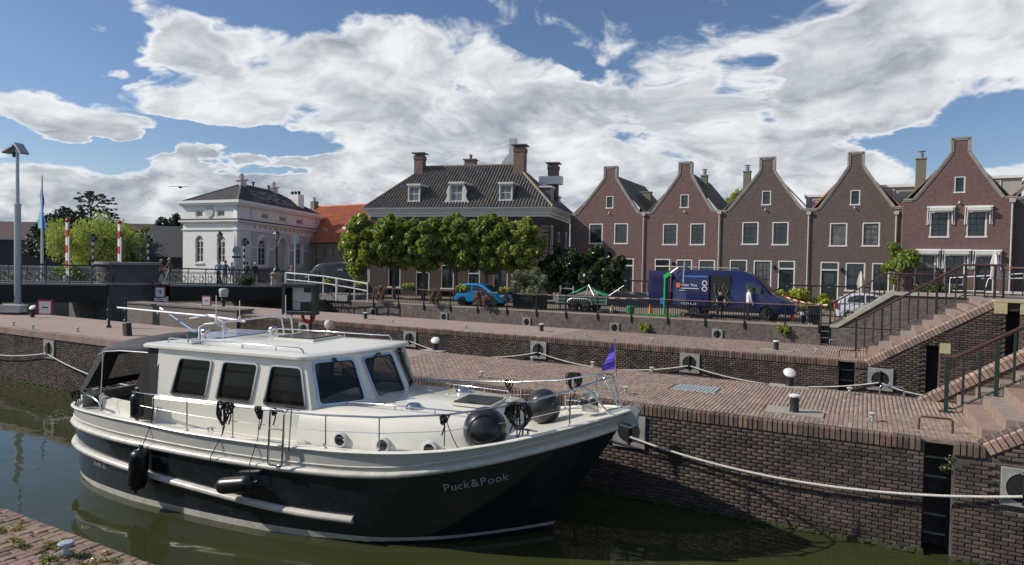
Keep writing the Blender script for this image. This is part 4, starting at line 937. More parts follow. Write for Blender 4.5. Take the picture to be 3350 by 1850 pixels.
# ---- low dark buildings far left
def shed(name, label, cat, x, y, w, d, h, rh, rz, wm, rm, sky=False):
    t = thing(name, (x,y,0), rz, label, cat)
    q = MB(); q.bb(0,0,0,w,d,h); q.build('wall', wm, t)
    q = MB(); q.add([(-.3,-.3,h),(w+.3,-.3,h),(w+.3,d/2,h+rh),(-.3,d/2,h+rh),(w+.3,d+.3,h),(-.3,d+.3,h)],[(0,1,2,3),(3,2,4,5),(0,3,5),(1,4,2)]); q.build('roof', rm, t)
    if sky:
        n = Vector((0,-rh,d/2+.3)).normalized(); f = MB(); p0 = Vector((w*.42,-.3,h)); v = Vector((0,d/2+.3,rh))
        a = p0+v*0.15; b = a+Vector((w*.16,0,0)); f.add([a+n*.08,b+n*.08,b+v*.65+n*.08-Vector((1.6,0,0)),a+v*.65+n*.08-Vector((1.6,0,0))],[(0,1,2,3)]); f.build('skylight', mat('skylight_glass',(0.10,0.15,0.16),0.25,var=0.1), t)
        g_ = MB(); g_.ext([(w*.52,h+rh*.8),(w*.66,h+rh*.8),(w*.59,h+rh*1.3)],1.0,1.2); g_.build('gable', M_WHITE, t)
    return t
M_DRED = mat('dark_red_roof', (0.06,0.024,0.022), 0.8, var=0.2, scale=1)
M_BOARD = mat('black_boarding', (0.020,0.024,0.028), 0.7, var=0.2, scale=1)
far = lambda px, D: (CAM+D*(CF*1.0+CR*((px-1675)/2150))).xy
# ================================================================ BOAT
BA = R(8); boat = thing('motor_cruiser', (-4.93,10.74,WZ), BA, 'cream and dark navy motor cruiser with wheelhouse and steel rails, moored along the wall', 'boat')
M_GEL = mat('cream_gelcoat', (0.80,0.76,0.65), 0.22, var=0.03, scale=1, coat=0.4)
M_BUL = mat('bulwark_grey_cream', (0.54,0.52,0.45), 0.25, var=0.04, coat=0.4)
M_NAVY = mat('navy_hull', (0.011,0.018,0.025), 0.14, var=0.25, scale=1.2, coat=0.7, dirt=((0.035,0.04,0.045),0.5,5))
M_RUB = mat('rub_strake_cream', (0.62,0.59,0.52), 0.35, var=0.10, scale=5, dirt=((0.36,0.33,0.26),0.5,4))
M_SS = mat('polished_steel', (0.62,0.62,0.62), 0.16, 1.0, var=0.03)
M_BG = mat('boat_glass', (0.012,0.014,0.015), 0.03, var=0.3, spec=0.8, coat=0.3)
M_CANV = mat('charcoal_canvas', (0.055,0.056,0.060), 0.85, var=0.15, scale=6, bump=0.2)
M_BLK = mat('black_rubber', (0.012,0.012,0.013), 0.32, var=0.15)
M_BRP = mat('black_rope', (0.012,0.012,0.012), 0.8, var=0.2)
def I(tab, x):
    for (a, b), (c, d) in zip(tab[:-1], tab[1:]):
        if x <= c: 
            t = (x-a)/(c-a); return b+(d-b)*max(0, t)
    return tab[-1][1]
def SI(tab):
    """smooth interpolation through a table"""
    xs = [p[0] for p in tab]; ys = [p[1] for p in tab]; n = len(xs); h = [xs[i+1]-xs[i] for i in range(n-1)]; dl = [(ys[i+1]-ys[i])/h[i] for i in range(n-1)]
    m = [dl[0]]+[0 if dl[i-1]*dl[i] <= 0 else 2*dl[i-1]*dl[i]/(dl[i-1]+dl[i]) for i in range(1, n-1)]+[dl[-1]]
    def f(x):
        x = min(max(x, xs[0]), xs[-1]); i = 0
        while i < n-2 and x > xs[i+1]: i += 1
        t = (x-xs[i])/h[i]; return (2*t**3-3*t*t+1)*ys[i]+(t**3-2*t*t+t)*h[i]*m[i]+(-2*t**3+3*t*t)*ys[i+1]+(t**3-t*t)*h[i]*m[i+1]
    return f
wwf = SI([(-11,0.0),(-10.9,.62),(-10.6,1.0),(-10.24,1.28),(-9.16,1.67),(-7.58,1.93),(-5.07,2.05),(-2.84,1.84),(-1.67,1.38),(-.64,.62),(0,.02)])
gwf = SI([(-11.15,0.0),(-11.06,.60),(-10.85,.98),(-10.5,1.28),(-9.7,1.62),(-8,1.95),(-6,2.06),(-3.5,2.05),(-2.3,1.98),(-1.4,1.80),(-.45,1.46),(.47,.98),(1.16,.38),(1.42,.04)])
gf = SI([(-11.15,1.50),(-9,1.58),(-8,1.59),(-6.5,1.55),(-5,1.54),(-3.4,1.57),(-2.3,1.63),(-1.35,1.72),(-.4,1.88),(.45,2.08),(1.16,2.25),(1.42,2.31)])
rf_ = SI([(-11.15,1.18),(-7.5,1.17),(-4.8,1.15),(-3,1.19),(-2,1.26),(-1.3,1.37),(-.4,1.55),(.45,1.77),(1.16,1.95),(1.42,2.02)])
def hull(u, fr):
    """u 0..1 stern to stem, fr 0 waterline..1 gunwale -> (s, halfwidth, h)"""
    s0 = -11+11*u; s1 = -11.15+12.57*u; s = s0+(s1-s0)*fr
    e = fr**(0.75 if u < 0.8 else 0.75+0.6*(u-0.8)*5*0.5)
    w = wwf(s0)*(1-e)+gwf(s1)*e; return s, w, gf(s1)*fr
def uat(s, fr=1.0): 
    a = -11+(-0.15)*fr; b = 1.42*fr; return min(1, max(0, (s-a)/(b-a)))
def side(s, h, off=0.0):
    """point on the starboard side at station s, height h"""
    for _ in range(3):
        fr = h/gf(min(1.42, s)); u = uat(s, fr)
        fr = h/gf(-11.15+12.57*u); u = uat(s, fr)
    a = hull(u, fr); return Vector((a[0], -a[1]-off, a[2]))
US = [0,.004,.010,.02,.035,.055,.08]+[0.11+0.89*i/44 for i in range(45)]
def hull_band(fr0, fr1, n, name, m, parent=boat, off=0.0, both=True, top=None):
    """skin between two height fractions (numbers or functions of u)"""
    g0 = fr0 if callable(fr0) else (lambda u: fr0); g1 = fr1 if callable(fr1) else (lambda u: fr1); q = MB(); secs = []
    for u in US:
        a = [];
        for i in range(n+1):
            fr = g0(u)+(g1(u)-g0(u))*i/n; s, w, h = hull(u, max(fr, 0)); a.append((s, w+off, h if fr >= 0 else fr*1.2))
        secs.append([(x, -y, z) for x, y, z in a[::-1]])
    q.loft(secs, closed=False); secs2 = [[(x, -y, z) for x, y, z in sct[::-1]] for sct in secs]; q.loft(secs2, closed=False)
    o = q.build(name, m, parent); fixn(o.data); soft(o.data, 50); return o
frub = lambda u: rf_(-11.15+12.57*u)/gf(-11.15+12.57*u)
hull_band(-0.35, 0.055, 3, 'hull_bottom', mat('antifoul_black',(0.01,0.01,0.012),0.5,var=0.1))
hull_band(0.0, 0.075, 1, 'boot_stripe', M_RUB, off=0.006)
hull_band(0.055, frub, 10, 'hull', M_NAVY)
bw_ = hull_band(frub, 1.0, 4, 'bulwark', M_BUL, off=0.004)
def strake(u0, u1, hf, r, flat, name, m, off=0.0, steps=70):
    """half round rubbing strake along both sides and round the stern"""
    path = []
    for i in range(steps+1):
        u = u1+(u0-u1)*(i/steps)**0.6 if False else u1+(u0-u1)*i/steps
        u = u1+(u0-u1)*(1-(1-i/steps)**1.6)
        fr = hf(u); s, w, h = hull(u, fr); path.append((s, -w-off, h))
    port = [(a, -b, c) for a, b, c in path[::-1]]
    pts = path+port if u0 == 0 else path
    secs = []; P = [Vector(p) for p in pts]
    q = MB()
    def run(P):
        k = len(P); secs = []
        for i in range(k):
            t = (P[min(i+1,k-1)]-P[max(i-1,0)]); t.z *= 0.3; t.normalize(); o = t.cross(Vector((0,0,1))).normalized()
            o = -o if False else o
            secs.append([P[i]+o*math.cos(a)*r*-1+Vector((0,0,1))*math.sin(a)*flat for a in [2*math.pi*j/10 for j in range(10)]])
        q.loft(secs)
    run(P)
    if u0 != 0: run([Vector((p.x,-p.y,p.z)) for p in P])
    o = q.build(name, m, boat); fixn(o.data); soft(o.data, 60); return o
strake(0, 0.995, lambda u: frub(u), 0.085, 0.060, 'rubbing_strake', M_RUB)
lowf = SI([(0,.50),(.1,.46),(.3,.40),(.45,.34),(.62,.27),(.72,.25)])
strake(0, 0.715, lambda u: lowf(u), 0.095, 0.065, 'lower_strake', M_RUB, off=0.01)
strake(0, 1.0, lambda u: 1.0, 0.05, 0.028, 'gunwale_cap', M_GEL)
strake(0, 0.99, lambda u: frub(u)+0.085, 0.014, 0.014, 'bulwark_moulding', M_RUB, off=0.008)
# deck inside the bulwark
q = MB(); secs = []
for u in US:
    s, w, h = hull(u, 1.0); w = max(0.0, w-0.03); secs.append([(s,-w,h-0.06),(s,-w*0.5,h-0.03),(s,0,h-0.015),(s,w*0.5,h-0.03),(s,w,h-0.06)])
q.loft(secs, closed=False); o = q.build('deck', M_GEL, boat); fixn(o.data); soft(o.data, 40)
# ---- wheelhouse: sections skewed slightly so its front runs square to the keel as seen
K = 0.157
def sk(s, t, h, k=1.0): return (s+K*t*k, t, h)
def flat_round(poly, r=0.06, n=4):
    """round the corners of a 2D polygon"""
    out = []; k = len(poly)
    for i in range(k):
        p, c, q_ = Vector(poly[i-1]), Vector(poly[i]), Vector(poly[(i+1)%k]); a = (p-c); b = (q_-c); rr = min(r, a.length*.45, b.length*.45)
        a = c+a.normalized()*rr; b = c+b.normalized()*rr
        for j in range(n+1):
            t = j/n; out.append(tuple(a*(1-t)**2+c*2*t*(1-t)+b*t*t))
    return out
# plan outline (starboard, clockwise) at three heights
def outline(h):
    t = (h-1.5)/1.5; wd = 1.56-0.10*max(0, (h-2.05))/0.95-0.03
    rake = 0.46*max(0, (h-2.1))/0.9
    sA = -3.83-rake*0.55; sB = -3.30-rake
    return [sk(-7.80,-wd,h,.2), sk(-4.0,-wd,h) if False else (sA-0.157*wd*1.0+0.0,-wd*0.985,h), (sB-0.07,-0.52,h), (sB+0.09,0.55,h), (sA+0.157*wd,wd*0.985,h), sk(-7.80,wd,h,.2)]
def shell():
    q = MB(); hs = [1.42,1.98,2.04,2.98]
    for i in range(3):
        a, b = outline(hs[i]), outline(hs[i+1])
        if i == 0:
            a = [(x,y*1.035,z) for x,y,z in a]
            b = [(x,y*1.03,z) for x,y,z in b]
        if i == 1: a = [(x,y*1.03,z) for x,y,z in a]
        n = 6
        for j in range(n):
            k = (j+1)%n
            if i == 2 and j in (0,1,2,3,4): continue
            q.add([a[j],a[k],b[k],b[j]],[(0,1,2,3)])
    return q
sh = shell()
def panel(p00, p10, p11, p01, holes, name, th=0.045, m=M_GEL):
    """plane quad (bottom-left, bottom-right, top-right, top-left) with window openings given in u,v metres"""
    p00, p10, p11, p01 = map(Vector, (p00,p10,p11,p01)); ex = (p10-p00).normalized(); nr = ex.cross(p01-p00).normalized(); ey = nr.cross(ex)
    L = lambda p: ((p-p00).dot(ex), (p-p00).dot(ey))
    me = curve_mesh([[L(p00),L(p10),L(p11),L(p01)]]+holes, extrude=th/2)
    M = Matrix.Translation(p00-nr*th/2)@Matrix((ex,ey,nr)).transposed().to_4x4(); me.transform(M); me.materials.clear(); me.materials.append(m)
    o = obj(name, me, boat); return o, M, L
def side_window(poly, M, name='window', inset=0.02, frame=M_SS, open_=False, parent=None):
    me = curve_mesh([flat_round([(x,y) for x,y in grow(poly,0.035)],0.10), flat_round(poly,0.08)], extrude=0.012); me.transform(M@Matrix.Translation((0,0,0.035))); me.materials.clear(); me.materials.append(frame); f = obj(name, me, parent or boat)
    me = curve_mesh([flat_round(grow(poly,0.01),0.08)], extrude=0.004); me.transform(M@Matrix.Translation((0,0,-0.01))); me.materials.clear(); me.materials.append(M_BGT); g_ = obj('pane', me, f)
    me = curve_mesh([flat_round(grow(poly,0.012),0.08), flat_round(grow(poly,-0.022),0.07)], extrude=0.008); me.transform(M@Matrix.Translation((0,0,0.012))); me.materials.clear(); me.materials.append(M_BLK); obj('seal', me, f)
    return f
def grow(poly, d):
    c = sum((Vector(p) for p in poly), Vector((0,0)))/len(poly); out = []; k = len(poly)
    for i in range(k):
        p, q_, r_ = Vector(poly[i-1]), Vector(poly[i]), Vector(poly[(i+1)%k]); a = (q_-p).normalized(); b = (r_-q_).normalized()
        na = Vector((a.y,-a.x)); nb = Vector((b.y,-b.x))
        if na.dot(q_-c) < 0: na, nb = -na, -nb
        v = (na+nb); v = v/(1+na.dot(nb)); out.append(tuple(q_+v*d))
    return out
def boatglass():
    m = bpy.data.materials.new('tinted_glass'); m.use_nodes = True; T = NT(m.node_tree); p = T.n['Principled BSDF']
    p.inputs['Base Color'].default_value = (0.01,0.012,0.013,1); p.inputs['Roughness'].default_value = 0.02; p.inputs['Specular IOR Level'].default_value = 0.7
    tr = T.node('ShaderNodeBsdfTransparent'); tr.inputs[0].default_value = (0.86,0.88,0.86,1)
    mx = T.node('ShaderNodeMixShader'); mx.inputs[0].default_value = 0.30; T.l.new(tr.outputs[0], mx.inputs[1]); T.l.new(p.outputs[0], mx.inputs[2]); T.l.new(mx.outputs[0], T.n['Material Output'].inputs[0]); return m
M_BGT = boatglass()
lo, hi = outline(2.04), outline(2.98)
# side panels with three windows (starboard and port)
for sg in (-1, 1):
    if sg < 0: A0, A1, B1, B0 = lo[0], lo[1], hi[1], hi[0]
    else: A0, A1, B1, B0 = lo[4], lo[5], hi[5], hi[4]
    rects = [(-7.40,-6.56,-6.47,-7.25),(-6.26,-5.46,-5.36,-6.16),(-5.13,-4.22,-4.38,-5.03)]
    o0 = Vector(A0); ex = (Vector(A1)-o0).normalized(); nr = ex.cross(Vector(B0)-o0 if sg < 0 else Vector(B0)-o0).normalized(); ey = nr.cross(ex); polys = []
    for (a,b,c_,d_) in rects:
        P3 = []
        for s_, h_ in ((a,2.11),(b,2.11),(c_,2.80),(d_,2.80)):
            if sg > 0: s_ += 0.40
            # point on panel plane with given s and height
            u0 = (s_-o0.x)/ex.x if abs(ex.x) > 1e-6 else 0; v0 = (h_-2.04)/ey.z
            u0 = (s_-o0.x-ey.x*v0)/ex.x; P3.append((u0, v0))
        polys.append(P3)
    holes = [flat_round(p,0.08) for p in polys]
    o, M, L = panel(A0, A1, B1, B0, holes, 'cabin_side')
    for p in polys: side_window(p, M)
# three windscreen panels
for (i, j), (u0, u1, v0, v1), kind in (((1,2),(0.14,0.86,0.13,0.90),0),((2,3),(0.13,0.90,0.13,0.90),1),((3,4),(0.16,0.84,0.13,0.90),0)):
    A0, A1, B1, B0 = map(Vector, (lo[i],lo[j],hi[j],hi[i]))
    ex = (A1-A0).normalized(); nr = ex.cross(B0-A0).normalized(); ey = nr.cross(ex); L = lambda p: ((p-A0).dot(ex), (p-A0).dot(ey))
    bl = lambda u,v: (A0.lerp(A1,u)).lerp(B0.lerp(B1,u), v)
    poly = [L(bl(u0,v0)),L(bl(u1,v0)),L(bl(u1,v1)),L(bl(u0,v1))]
    o, M, _ = panel(A0,A1,B1,B0,[flat_round(poly,0.07)],'windscreen_panel')
    f = side_window(poly, M, 'windscreen')
    w = MB(); a = M@Vector((*poly[3],0.05)); b = M@Vector((*((Vector(poly[3])+Vector(poly[2]))/2),0.07)); tip = M@Vector((*((Vector(poly[2])*.75+Vector(poly[1])*.25)),0.06))
    w.tube([b+Vector((0,0,.03)),b.lerp(tip,.5)+nr*.03,tip],0.012,5); w.tube([tip.lerp(b,.75),tip+Vector((0,0,-.25))],0.008,5); w.box(b+Vector((0,0,.04)),(.07,.05,.05)); w.build('wiper', M_BLK, boat)
o = sh.build('cabin', M_GEL, boat); fixn(o.data)
# saloon interior seen through the glass
q = MB(); q.bb(-7.7,-1.38,1.45,-4.1,1.38,1.50); q.bb(-7.6,-1.3,1.5,-6.2,-0.75,1.95); q.bb(-5.6,0.7,1.5,-4.4,1.3,2.15); q.bb(-7.6,0.75,1.5,-6.4,1.3,2.0); q.bb(-5.0,-1.2,1.5,-4.5,-0.6,2.25); q.ell((-4.75,-0.9,2.3),(.22,.22,.18),10,6)
q.build('saloon_furniture', mat('dark_upholstery',(0.06,0.05,0.045),0.7,var=0.2), boat)
q = MB(); q.bb(-7.75,-1.30,1.5,-7.70,1.40,2.9); q.build('aft_bulkhead', mat('bulkhead_shade',(0.30,0.29,0.26),0.5,var=0.05), boat)
q = MB(); q.tube([(-4.4+.22*math.cos(a)*.3,-.9+.22*math.sin(a),2.38+.2*math.cos(a)) for a in [2*math.pi*i/14 for i in range(14)]],0.015,5,closed=True); q.build('steering_wheel', M_BLK, boat)
# roof
def roof_line(off, h): 
    pts = [(-8.28-off*.3,-1.46-off),(-4.28+off*.4,-1.50-off),(-3.92+off,-0.62),(-3.74+off,0.62),(-3.78+off*.4,1.50+off),(-7.85-off*.3,1.46+off)]
    return [(x,y,h) for x,y in flat_round(pts,0.16,4)]
q = MB(); n = len(roof_line(0,0)); secs = [roof_line(0.0,2.955), roof_line(0.035,2.975), roof_line(0.035,3.02), roof_line(-0.02,3.045), roof_line(-0.22,3.055)]
def inward(k, h): 
    return [(cx+(x-cx)*k, y*k, h) for x,y,_ in roof_line(-0.22,0) for cx in (-6.0,)]
secs += [inward(0.8,3.095), inward(0.5,3.125), inward(0.15,3.135)]
q.loft(secs); o = q.build('roof', M_GEL, boat); fixn(o.data); soft(o.data, 35)
q = MB(); lo_ = [(x*1,y,z) for x,y,z in roof_line(-0.30,3.06)]
q = MB(); q.bb(-6.05,-0.20,3.10,-5.05,0.80,3.165); hh = q.build('roof_hatch', M_GEL, boat)
q = MB(); q.bb(-5.98,-0.13,3.165,-5.12,0.73,3.19); q.build('hatch_glass', mat('smoked_acrylic',(0.05,0.05,0.055),0.1,var=0.1), hh)
q = MB(); q.bb(-8.0,-0.6,3.09,-7.0,0.9,3.15); q.build('solar_panel', mat('pale_blue_panel',(0.35,0.40,0.50),0.12,var=0.1), boat)
def rail(pts, posts, r=0.016, name='handrail', m=M_SS, base=None):
    q = MB(); q.tube(pts, r, 7)
    for a, b in posts: q.tube([a, b], r*0.8, 6)
    return q.build(name, m, boat, smooth=60)
rail([(-7.85,-1.22,3.05),(-7.80,-1.22,3.15),(-4.55,-1.28,3.15),(-4.47,-1.28,3.12),(-4.44,-1.28,3.05)], [((x,-1.25,3.05),(x,-1.25,3.15)) for x in (-6.9,-5.9,-5.1)])
rail([(-7.2,1.22,3.05),(-7.12,1.22,3.17),(-4.15,1.26,3.17),(-4.05,1.26,3.05)], [((x,1.24,3.05),(x,1.24,3.17)) for x in (-6.3,-5.3)])
# aft canopy
CT = [(-7.75,-1.42,3.0),(-7.75,-.9,3.09),(-7.75,0,3.14),(-7.75,.9,3.09),(-7.75,1.42,3.0)]
def can(s, w, h, top): return [(s,-w,h),(s,-w*0.92,h+(top-h)*.55),(s,-w*0.6,top-.03),(s,0,top),(s,w*0.6,top-.03),(s,w*0.92,h+(top-h)*.55),(s,w,h)]
q = MB(); q.loft([can(-7.85,1.42,2.86,3.11),can(-8.6,1.40,2.84,3.12),can(-9.1,1.33,2.82,3.08),can(-9.5,1.27,2.78,3.00),can(-9.8,1.20,2.72,2.90)],closed=False)
o = q.build('canopy_top', M_CANV, boat); fixn(o.data); soft(o.data, 60); md = o.modifiers.new('thick','SOLIDIFY'); md.thickness = 0.015
M_CBL = mat('black_canvas', (0.014,0.014,0.016), 0.8, var=0.1)
def clearpvc():
    m = bpy.data.materials.new('clear_vinyl'); m.use_nodes = True; T = NT(m.node_tree); p = T.n['Principled BSDF']
    p.inputs['Base Color'].default_value = (0.30,0.28,0.26,1); p.inputs['Roughness'].default_value = 0.25
    tr = T.node('ShaderNodeBsdfTransparent'); mx = T.node('ShaderNodeMixShader'); mx.inputs[0].default_value = 0.35; T.l.new(tr.outputs[0], mx.inputs[1]); T.l.new(p.outputs[0], mx.inputs[2]); T.l.new(mx.outputs[0], T.n['Material Output'].inputs[0]); return m
def curtain(pts, name='canopy_curtain', m=M_CBL):
    q = MB(); q.add(pts,[tuple(range(len(pts)))]); o = q.build(name, m, boat); md = o.modifiers.new('thick','SOLIDIFY'); md.thickness = 0.012; return o
curtain([(-7.80,-1.44,2.86),(-8.15,-1.43,2.85),(-8.40,-1.60,1.95),(-8.15,-1.66,1.45),(-7.80,-1.62,1.45)])
curtain([(-9.81,-1.21,2.72),(-9.5,-1.28,2.76),(-9.95,-1.38,2.0),(-10.45,-1.28,1.62)])
curtain([(-7.80,1.44,2.86),(-9.75,1.22,2.74),(-10.0,1.42,1.60),(-7.8,1.60,1.62)])
# the back: black cloth round a clear window
bk = lambda t, z: (-9.80-(2.72-z)*0.55, t, z)
q = MB()
for a0,a1,z0,z1 in ((-1.2,1.2,2.62,2.74),(-1.2,-.72,1.90,2.62),(1.12,1.24,1.90,2.62),(-.72,1.12,1.90,2.06)): q.add([bk(a0,z0),bk(a1,z0),bk(a1,z1),bk(a0,z1)],[(0,1,2,3)])
q.build('back_curtain', M_CBL, boat); curtain([bk(-.72,2.06),bk(1.12,2.06),bk(1.12,2.62),bk(-.72,2.62)],'vinyl_window',clearpvc())
q = MB(); q.tube([bk(-1.25,1.86),bk(0,1.92),bk(1.25,1.86)],.02,6); q.build('stern_bar', M_SS, boat)
q = MB(); q.loft([[(-10.35+.0*t,t,1.35),(-10.30,t,1.78)] for t in (-1.2,-.6,0,.6,1.2)],closed=False); q.build('cockpit_back', MATS['bulkhead_shade'], boat)
rail([(-8.15,-1.42,2.85),(-9.0,-1.36,2.83),(-9.55,-1.28,2.77),(-9.78,-1.24,2.68)],[((-9.6,-1.28,2.72),(-9.25,-1.62,1.60))],0.014,'canopy_frame',mat('grey_tube',(0.42,0.44,0.46),0.4,0.5,var=0.05))
q = MB(); q.add([(-10.3,-1.0,1.56),(-7.8,-1.45,1.56),(-7.8,1.45,1.56),(-10.3,1.0,1.56)],[(0,1,2,3)]); q.bb(-7.9,-1.2,1.5,-7.8,0.4,1.9); q.build('cockpit_sole', M_BLK, boat)
q = MB(); q.bb(-10.2,0.6,1.57,-8.2,1.25,1.85); q.build('cockpit_bench', MATS['bulkhead_shade'], boat)
# coaming round the cockpit
q = MB(); pts = []
for u in [0.0,.004,.010,.02,.035,.055,.08,.12,.16,.20,.24]:
    s, w, h = hull(u,1.0); pts.append((s+0.38*(1-u/0.24)+0.0,-max(0,w-0.36),h))
secs = [[(x,y,h-.05),(x,y,h+.18),(x+.06,y*.94,h+.22),(x+.10,y*.9,h+.18),(x+.10,y*.9,h-.05)] for x,y,h in pts]
q.loft(secs); q.loft([[(a,-b,c_) for a,b,c_ in s_] for s_ in secs]); o = q.build('cockpit_coaming', M_GEL, boat); fixn(o.data); soft(o.data,40)
# ---- fore cabin trunk
q = MB(); tr_ = []
for s in [-4.3,-3.9,-3.3,-2.7,-2.1,-1.6,-1.2,-0.95,-0.75]:
    w = min(1.62, gwf(s)-0.34 if s > -2.2 else 1.62); k = (s+4.3)/3.55; ht = 2.16+(-0.02)*k-0.02*k*k*2
    hb = gf(s)-0.08; ht = 2.14-0.02*k
    if s > -0.9: ht -= 0.05; w -= .05
    if s > -0.8: ht = hb+0.03
    tr_.append([(s-.0,-w-.02,hb),(s,-w+.01,ht-.30 if s <= -0.8 else hb+.01),(s,-w+.10,ht-.08 if s <= -0.8 else hb+.02),(s,-w+.34,ht),(s,0,ht+.05),(s,w-.34,ht),(s,w-.10,ht-.08 if s <= -.8 else hb+.02),(s,w-.01,ht-.30 if s <= -0.8 else hb+.01),(s,w+.02,hb)])
q.loft(tr_, closed=False); q.add([tuple(p) for p in tr_[-1]],[tuple(range(9))]); o = q.build('fore_cabin', M_GEL, boat); fixn(o.data); soft(o.data,50)
for s in (-3.36,-2.50,-1.66):
    c_ = (s,-(min(1.62, gwf(s)-0.34)+0.035),1.66)
    q = MB(); q.lathe([(0.135,0.08),(0.135,-0.02),(0.10,-0.03),(0.098,0.01)],20,c_,'y'); f = q.build('porthole', mat('porthole_rim',(0.70,0.70,0.68),0.3,0.3,var=0.02), boat, smooth=50)
    q = MB(); q.lathe([(0.0,-0.012),(0.10,-0.012),(0.10,0.01)],20,c_,'y'); q.build('pane', M_BG, f)
q = MB(); q.box((-1.42,-0.05,2.20),(0.78,0.80,0.05)); hh = q.build('fore_hatch', M_GEL, boat); q = MB(); q.box((-1.42,-0.05,2.235),(0.70,0.72,0.02)); q.box((-1.42,-0.36,2.25),(0.1,0.04,0.02)); q.build('hatch_glass', mat('black_acrylic',(0.015,0.015,0.016),0.15,var=0.1), hh)
for x,y in ((-2.35,-0.85),(-2.2,0.95)):
    q = MB(); q.lathe([(0.16,2.13),(0.15,2.19),(0.10,2.235),(0.0,2.25)],16,(x,y,0.0)); q.build('mushroom_vent', M_SS, boat, smooth=60)
rail([(-3.55,-1.15,2.12),(-3.48,-1.16,2.22),(-1.25,-1.02,2.21),(-1.15,-0.98,2.10)],[((x,-1.1,2.1),(x,-1.1,2.21)) for x in (-2.6,-1.8)],0.014)
rail([(-3.35,1.2,2.12),(-3.28,1.2,2.24),(-1.25,1.05,2.22),(-1.15,0.98,2.10)],[((x,1.12,2.1),(x,1.12,2.22)) for x in (-2.5,-1.8)],0.014)
# ---- guard rails
def gp(s, inset=0.07, up=0.0): return Vector((s, -(gwf(s)-inset), gf(s)+up))
def guard(sg):
    mir = lambda v: Vector((v.x, v.y*(-sg), v.z)) if False else Vector((v.x, v.y if sg < 0 else -v.y, v.z))
    ss = [-8.02,-7.2,-6.4,-5.5,-4.5,-3.5,-2.4,-1.3,-0.2,0.4,0.70]
    top = [mir(gp(s,0.10,0.57 if s < 0 else 0.60)) for s in ss]
    start = [mir(gp(-8.12,0.10,0.02)), mir(gp(-8.10,0.10,0.45)), mir(gp(-8.06,0.10,0.54))]
    bow = [mir(gp(0.72,0.12,0.60)), mir(gp(0.82,0.12,0.52)), mir(gp(1.12,0.06,0.02))]
    q = MB(); q.tube(start+top[1:]+bow, 0.018, 8)
    r_ = q.build('guard_rail', M_SS, boat, smooth=60)
    for s in (-7.45,-6.55,-5.45,-3.45,-2.43,-1.33,-0.22,0.55) if sg < 0 else (-7.4,-6.2,-4.9,-3.6,-2.4,-1.2,-0.1,0.62):
        p = MB(); p.tube([mir(gp(s,0.10,0.0)),mir(gp(s,0.10,0.57))],0.013,6); p.lathe([(0.04,0),(0.035,0.015),(0.013,0.03)],8,tuple(mir(gp(s,0.10,-.005)))); p.build('stanchion', M_SS, boat)
    p = MB(); p.tube([mir(gp(s,0.10,0.30)) for s in [-8.1]+ss[1:]+[0.95]],0.006,4); p.build('guard_wire', M_SS, boat)
guard(-1); guard(1)
q = MB(); q.tube([(0.62,-.82,2.74),(0.95,-.35,2.83),(1.10,0,2.86),(0.95,.35,2.83),(0.62,.82,2.74)],0.018,8); q.tube([(1.1,0,2.86),(1.25,0.0,2.32)],.018,8); q.build('pulpit', M_SS, boat, smooth=60)
# stern rail
q = MB(); q.tube([(-10.3,-1.35,1.62),(-10.25,-1.33,1.85),(-9.6,-1.50,1.82),(-9.35,-1.56,1.75),(-9.2,-1.60,1.60)],0.028,7); q.build('stern_rail', M_SS, boat, smooth=60)
# bow roller and stem plate
q = MB(); q.ext([(0.95,2.24),(1.50,2.40),(1.58,2.36),(1.50,2.05),(1.30,2.10)],-0.10,-0.085); q.ext([(0.95,2.24),(1.50,2.40),(1.58,2.36),(1.50,2.05),(1.30,2.10)],0.085,0.10); q.lathe([(0.05,-.08),(0.05,.08)],10,(1.46,0,2.22),'y'); q.tube([(1.25,-.14,2.06),(1.42,-.16,2.02),(1.55,-.10,2.08),(1.5,0,2.16)],0.028,7); q.build('bow_roller', M_STEEL, boat)
q = MB(); q.lathe([(0.0,-.14),(0.16,-.13),(0.17,-.08),(0.17,.04),(.10,.10)],18,(0.72,-.05,2.40),'y'); q.box((.72,0,2.3),(.30,.22,.16)); q.build('anchor_winch', M_SS, boat, smooth=40)
def cleat(s, t, h, L=0.26): 
    q = MB(); q.tube([(s-L/2,t,h+.09),(s,t,h+.10),(s+L/2,t,h+.09)],[.012,.02,.012],6); q.bb(s-.06,t-.015,h,s-.03,t+.015,h+.09); q.bb(s+.03,t-.015,h,s+.06,t+.015,h+.09); q.build('cleat', M_SS, boat)
cleat(-0.10,-1.18,1.97,0.42); cleat(-6.0,-1.93,1.57); cleat(0.2,0.85,2.1,0.36); cleat(-10.6,-1.0,1.60)
# folded swim ladder on the side
q = MB(); a, b = -4.46, -4.16; y = -2.16
q.tube([(a,y+.02,2.12),(a+.02,y,2.19),(b-.02,y,2.19),(b,y+.02,2.14),(b,y-.03,1.28),(b-.03,y-.03,1.24),(a+.03,y-.03,1.24),(a,y-.03,1.28)],0.02,7,closed=True)
q.tube([(b,y,2.12),(b+.04,y+.04,2.2),(b+.10,y+.08,2.2),(b+.10,y+.02,1.50)],0.015,7)
for z in (1.86,1.64): q.tube([(a,y,z),(b,y,z)],0.017,7)
q.build('boarding_ladder', M_SS, boat, smooth=60)
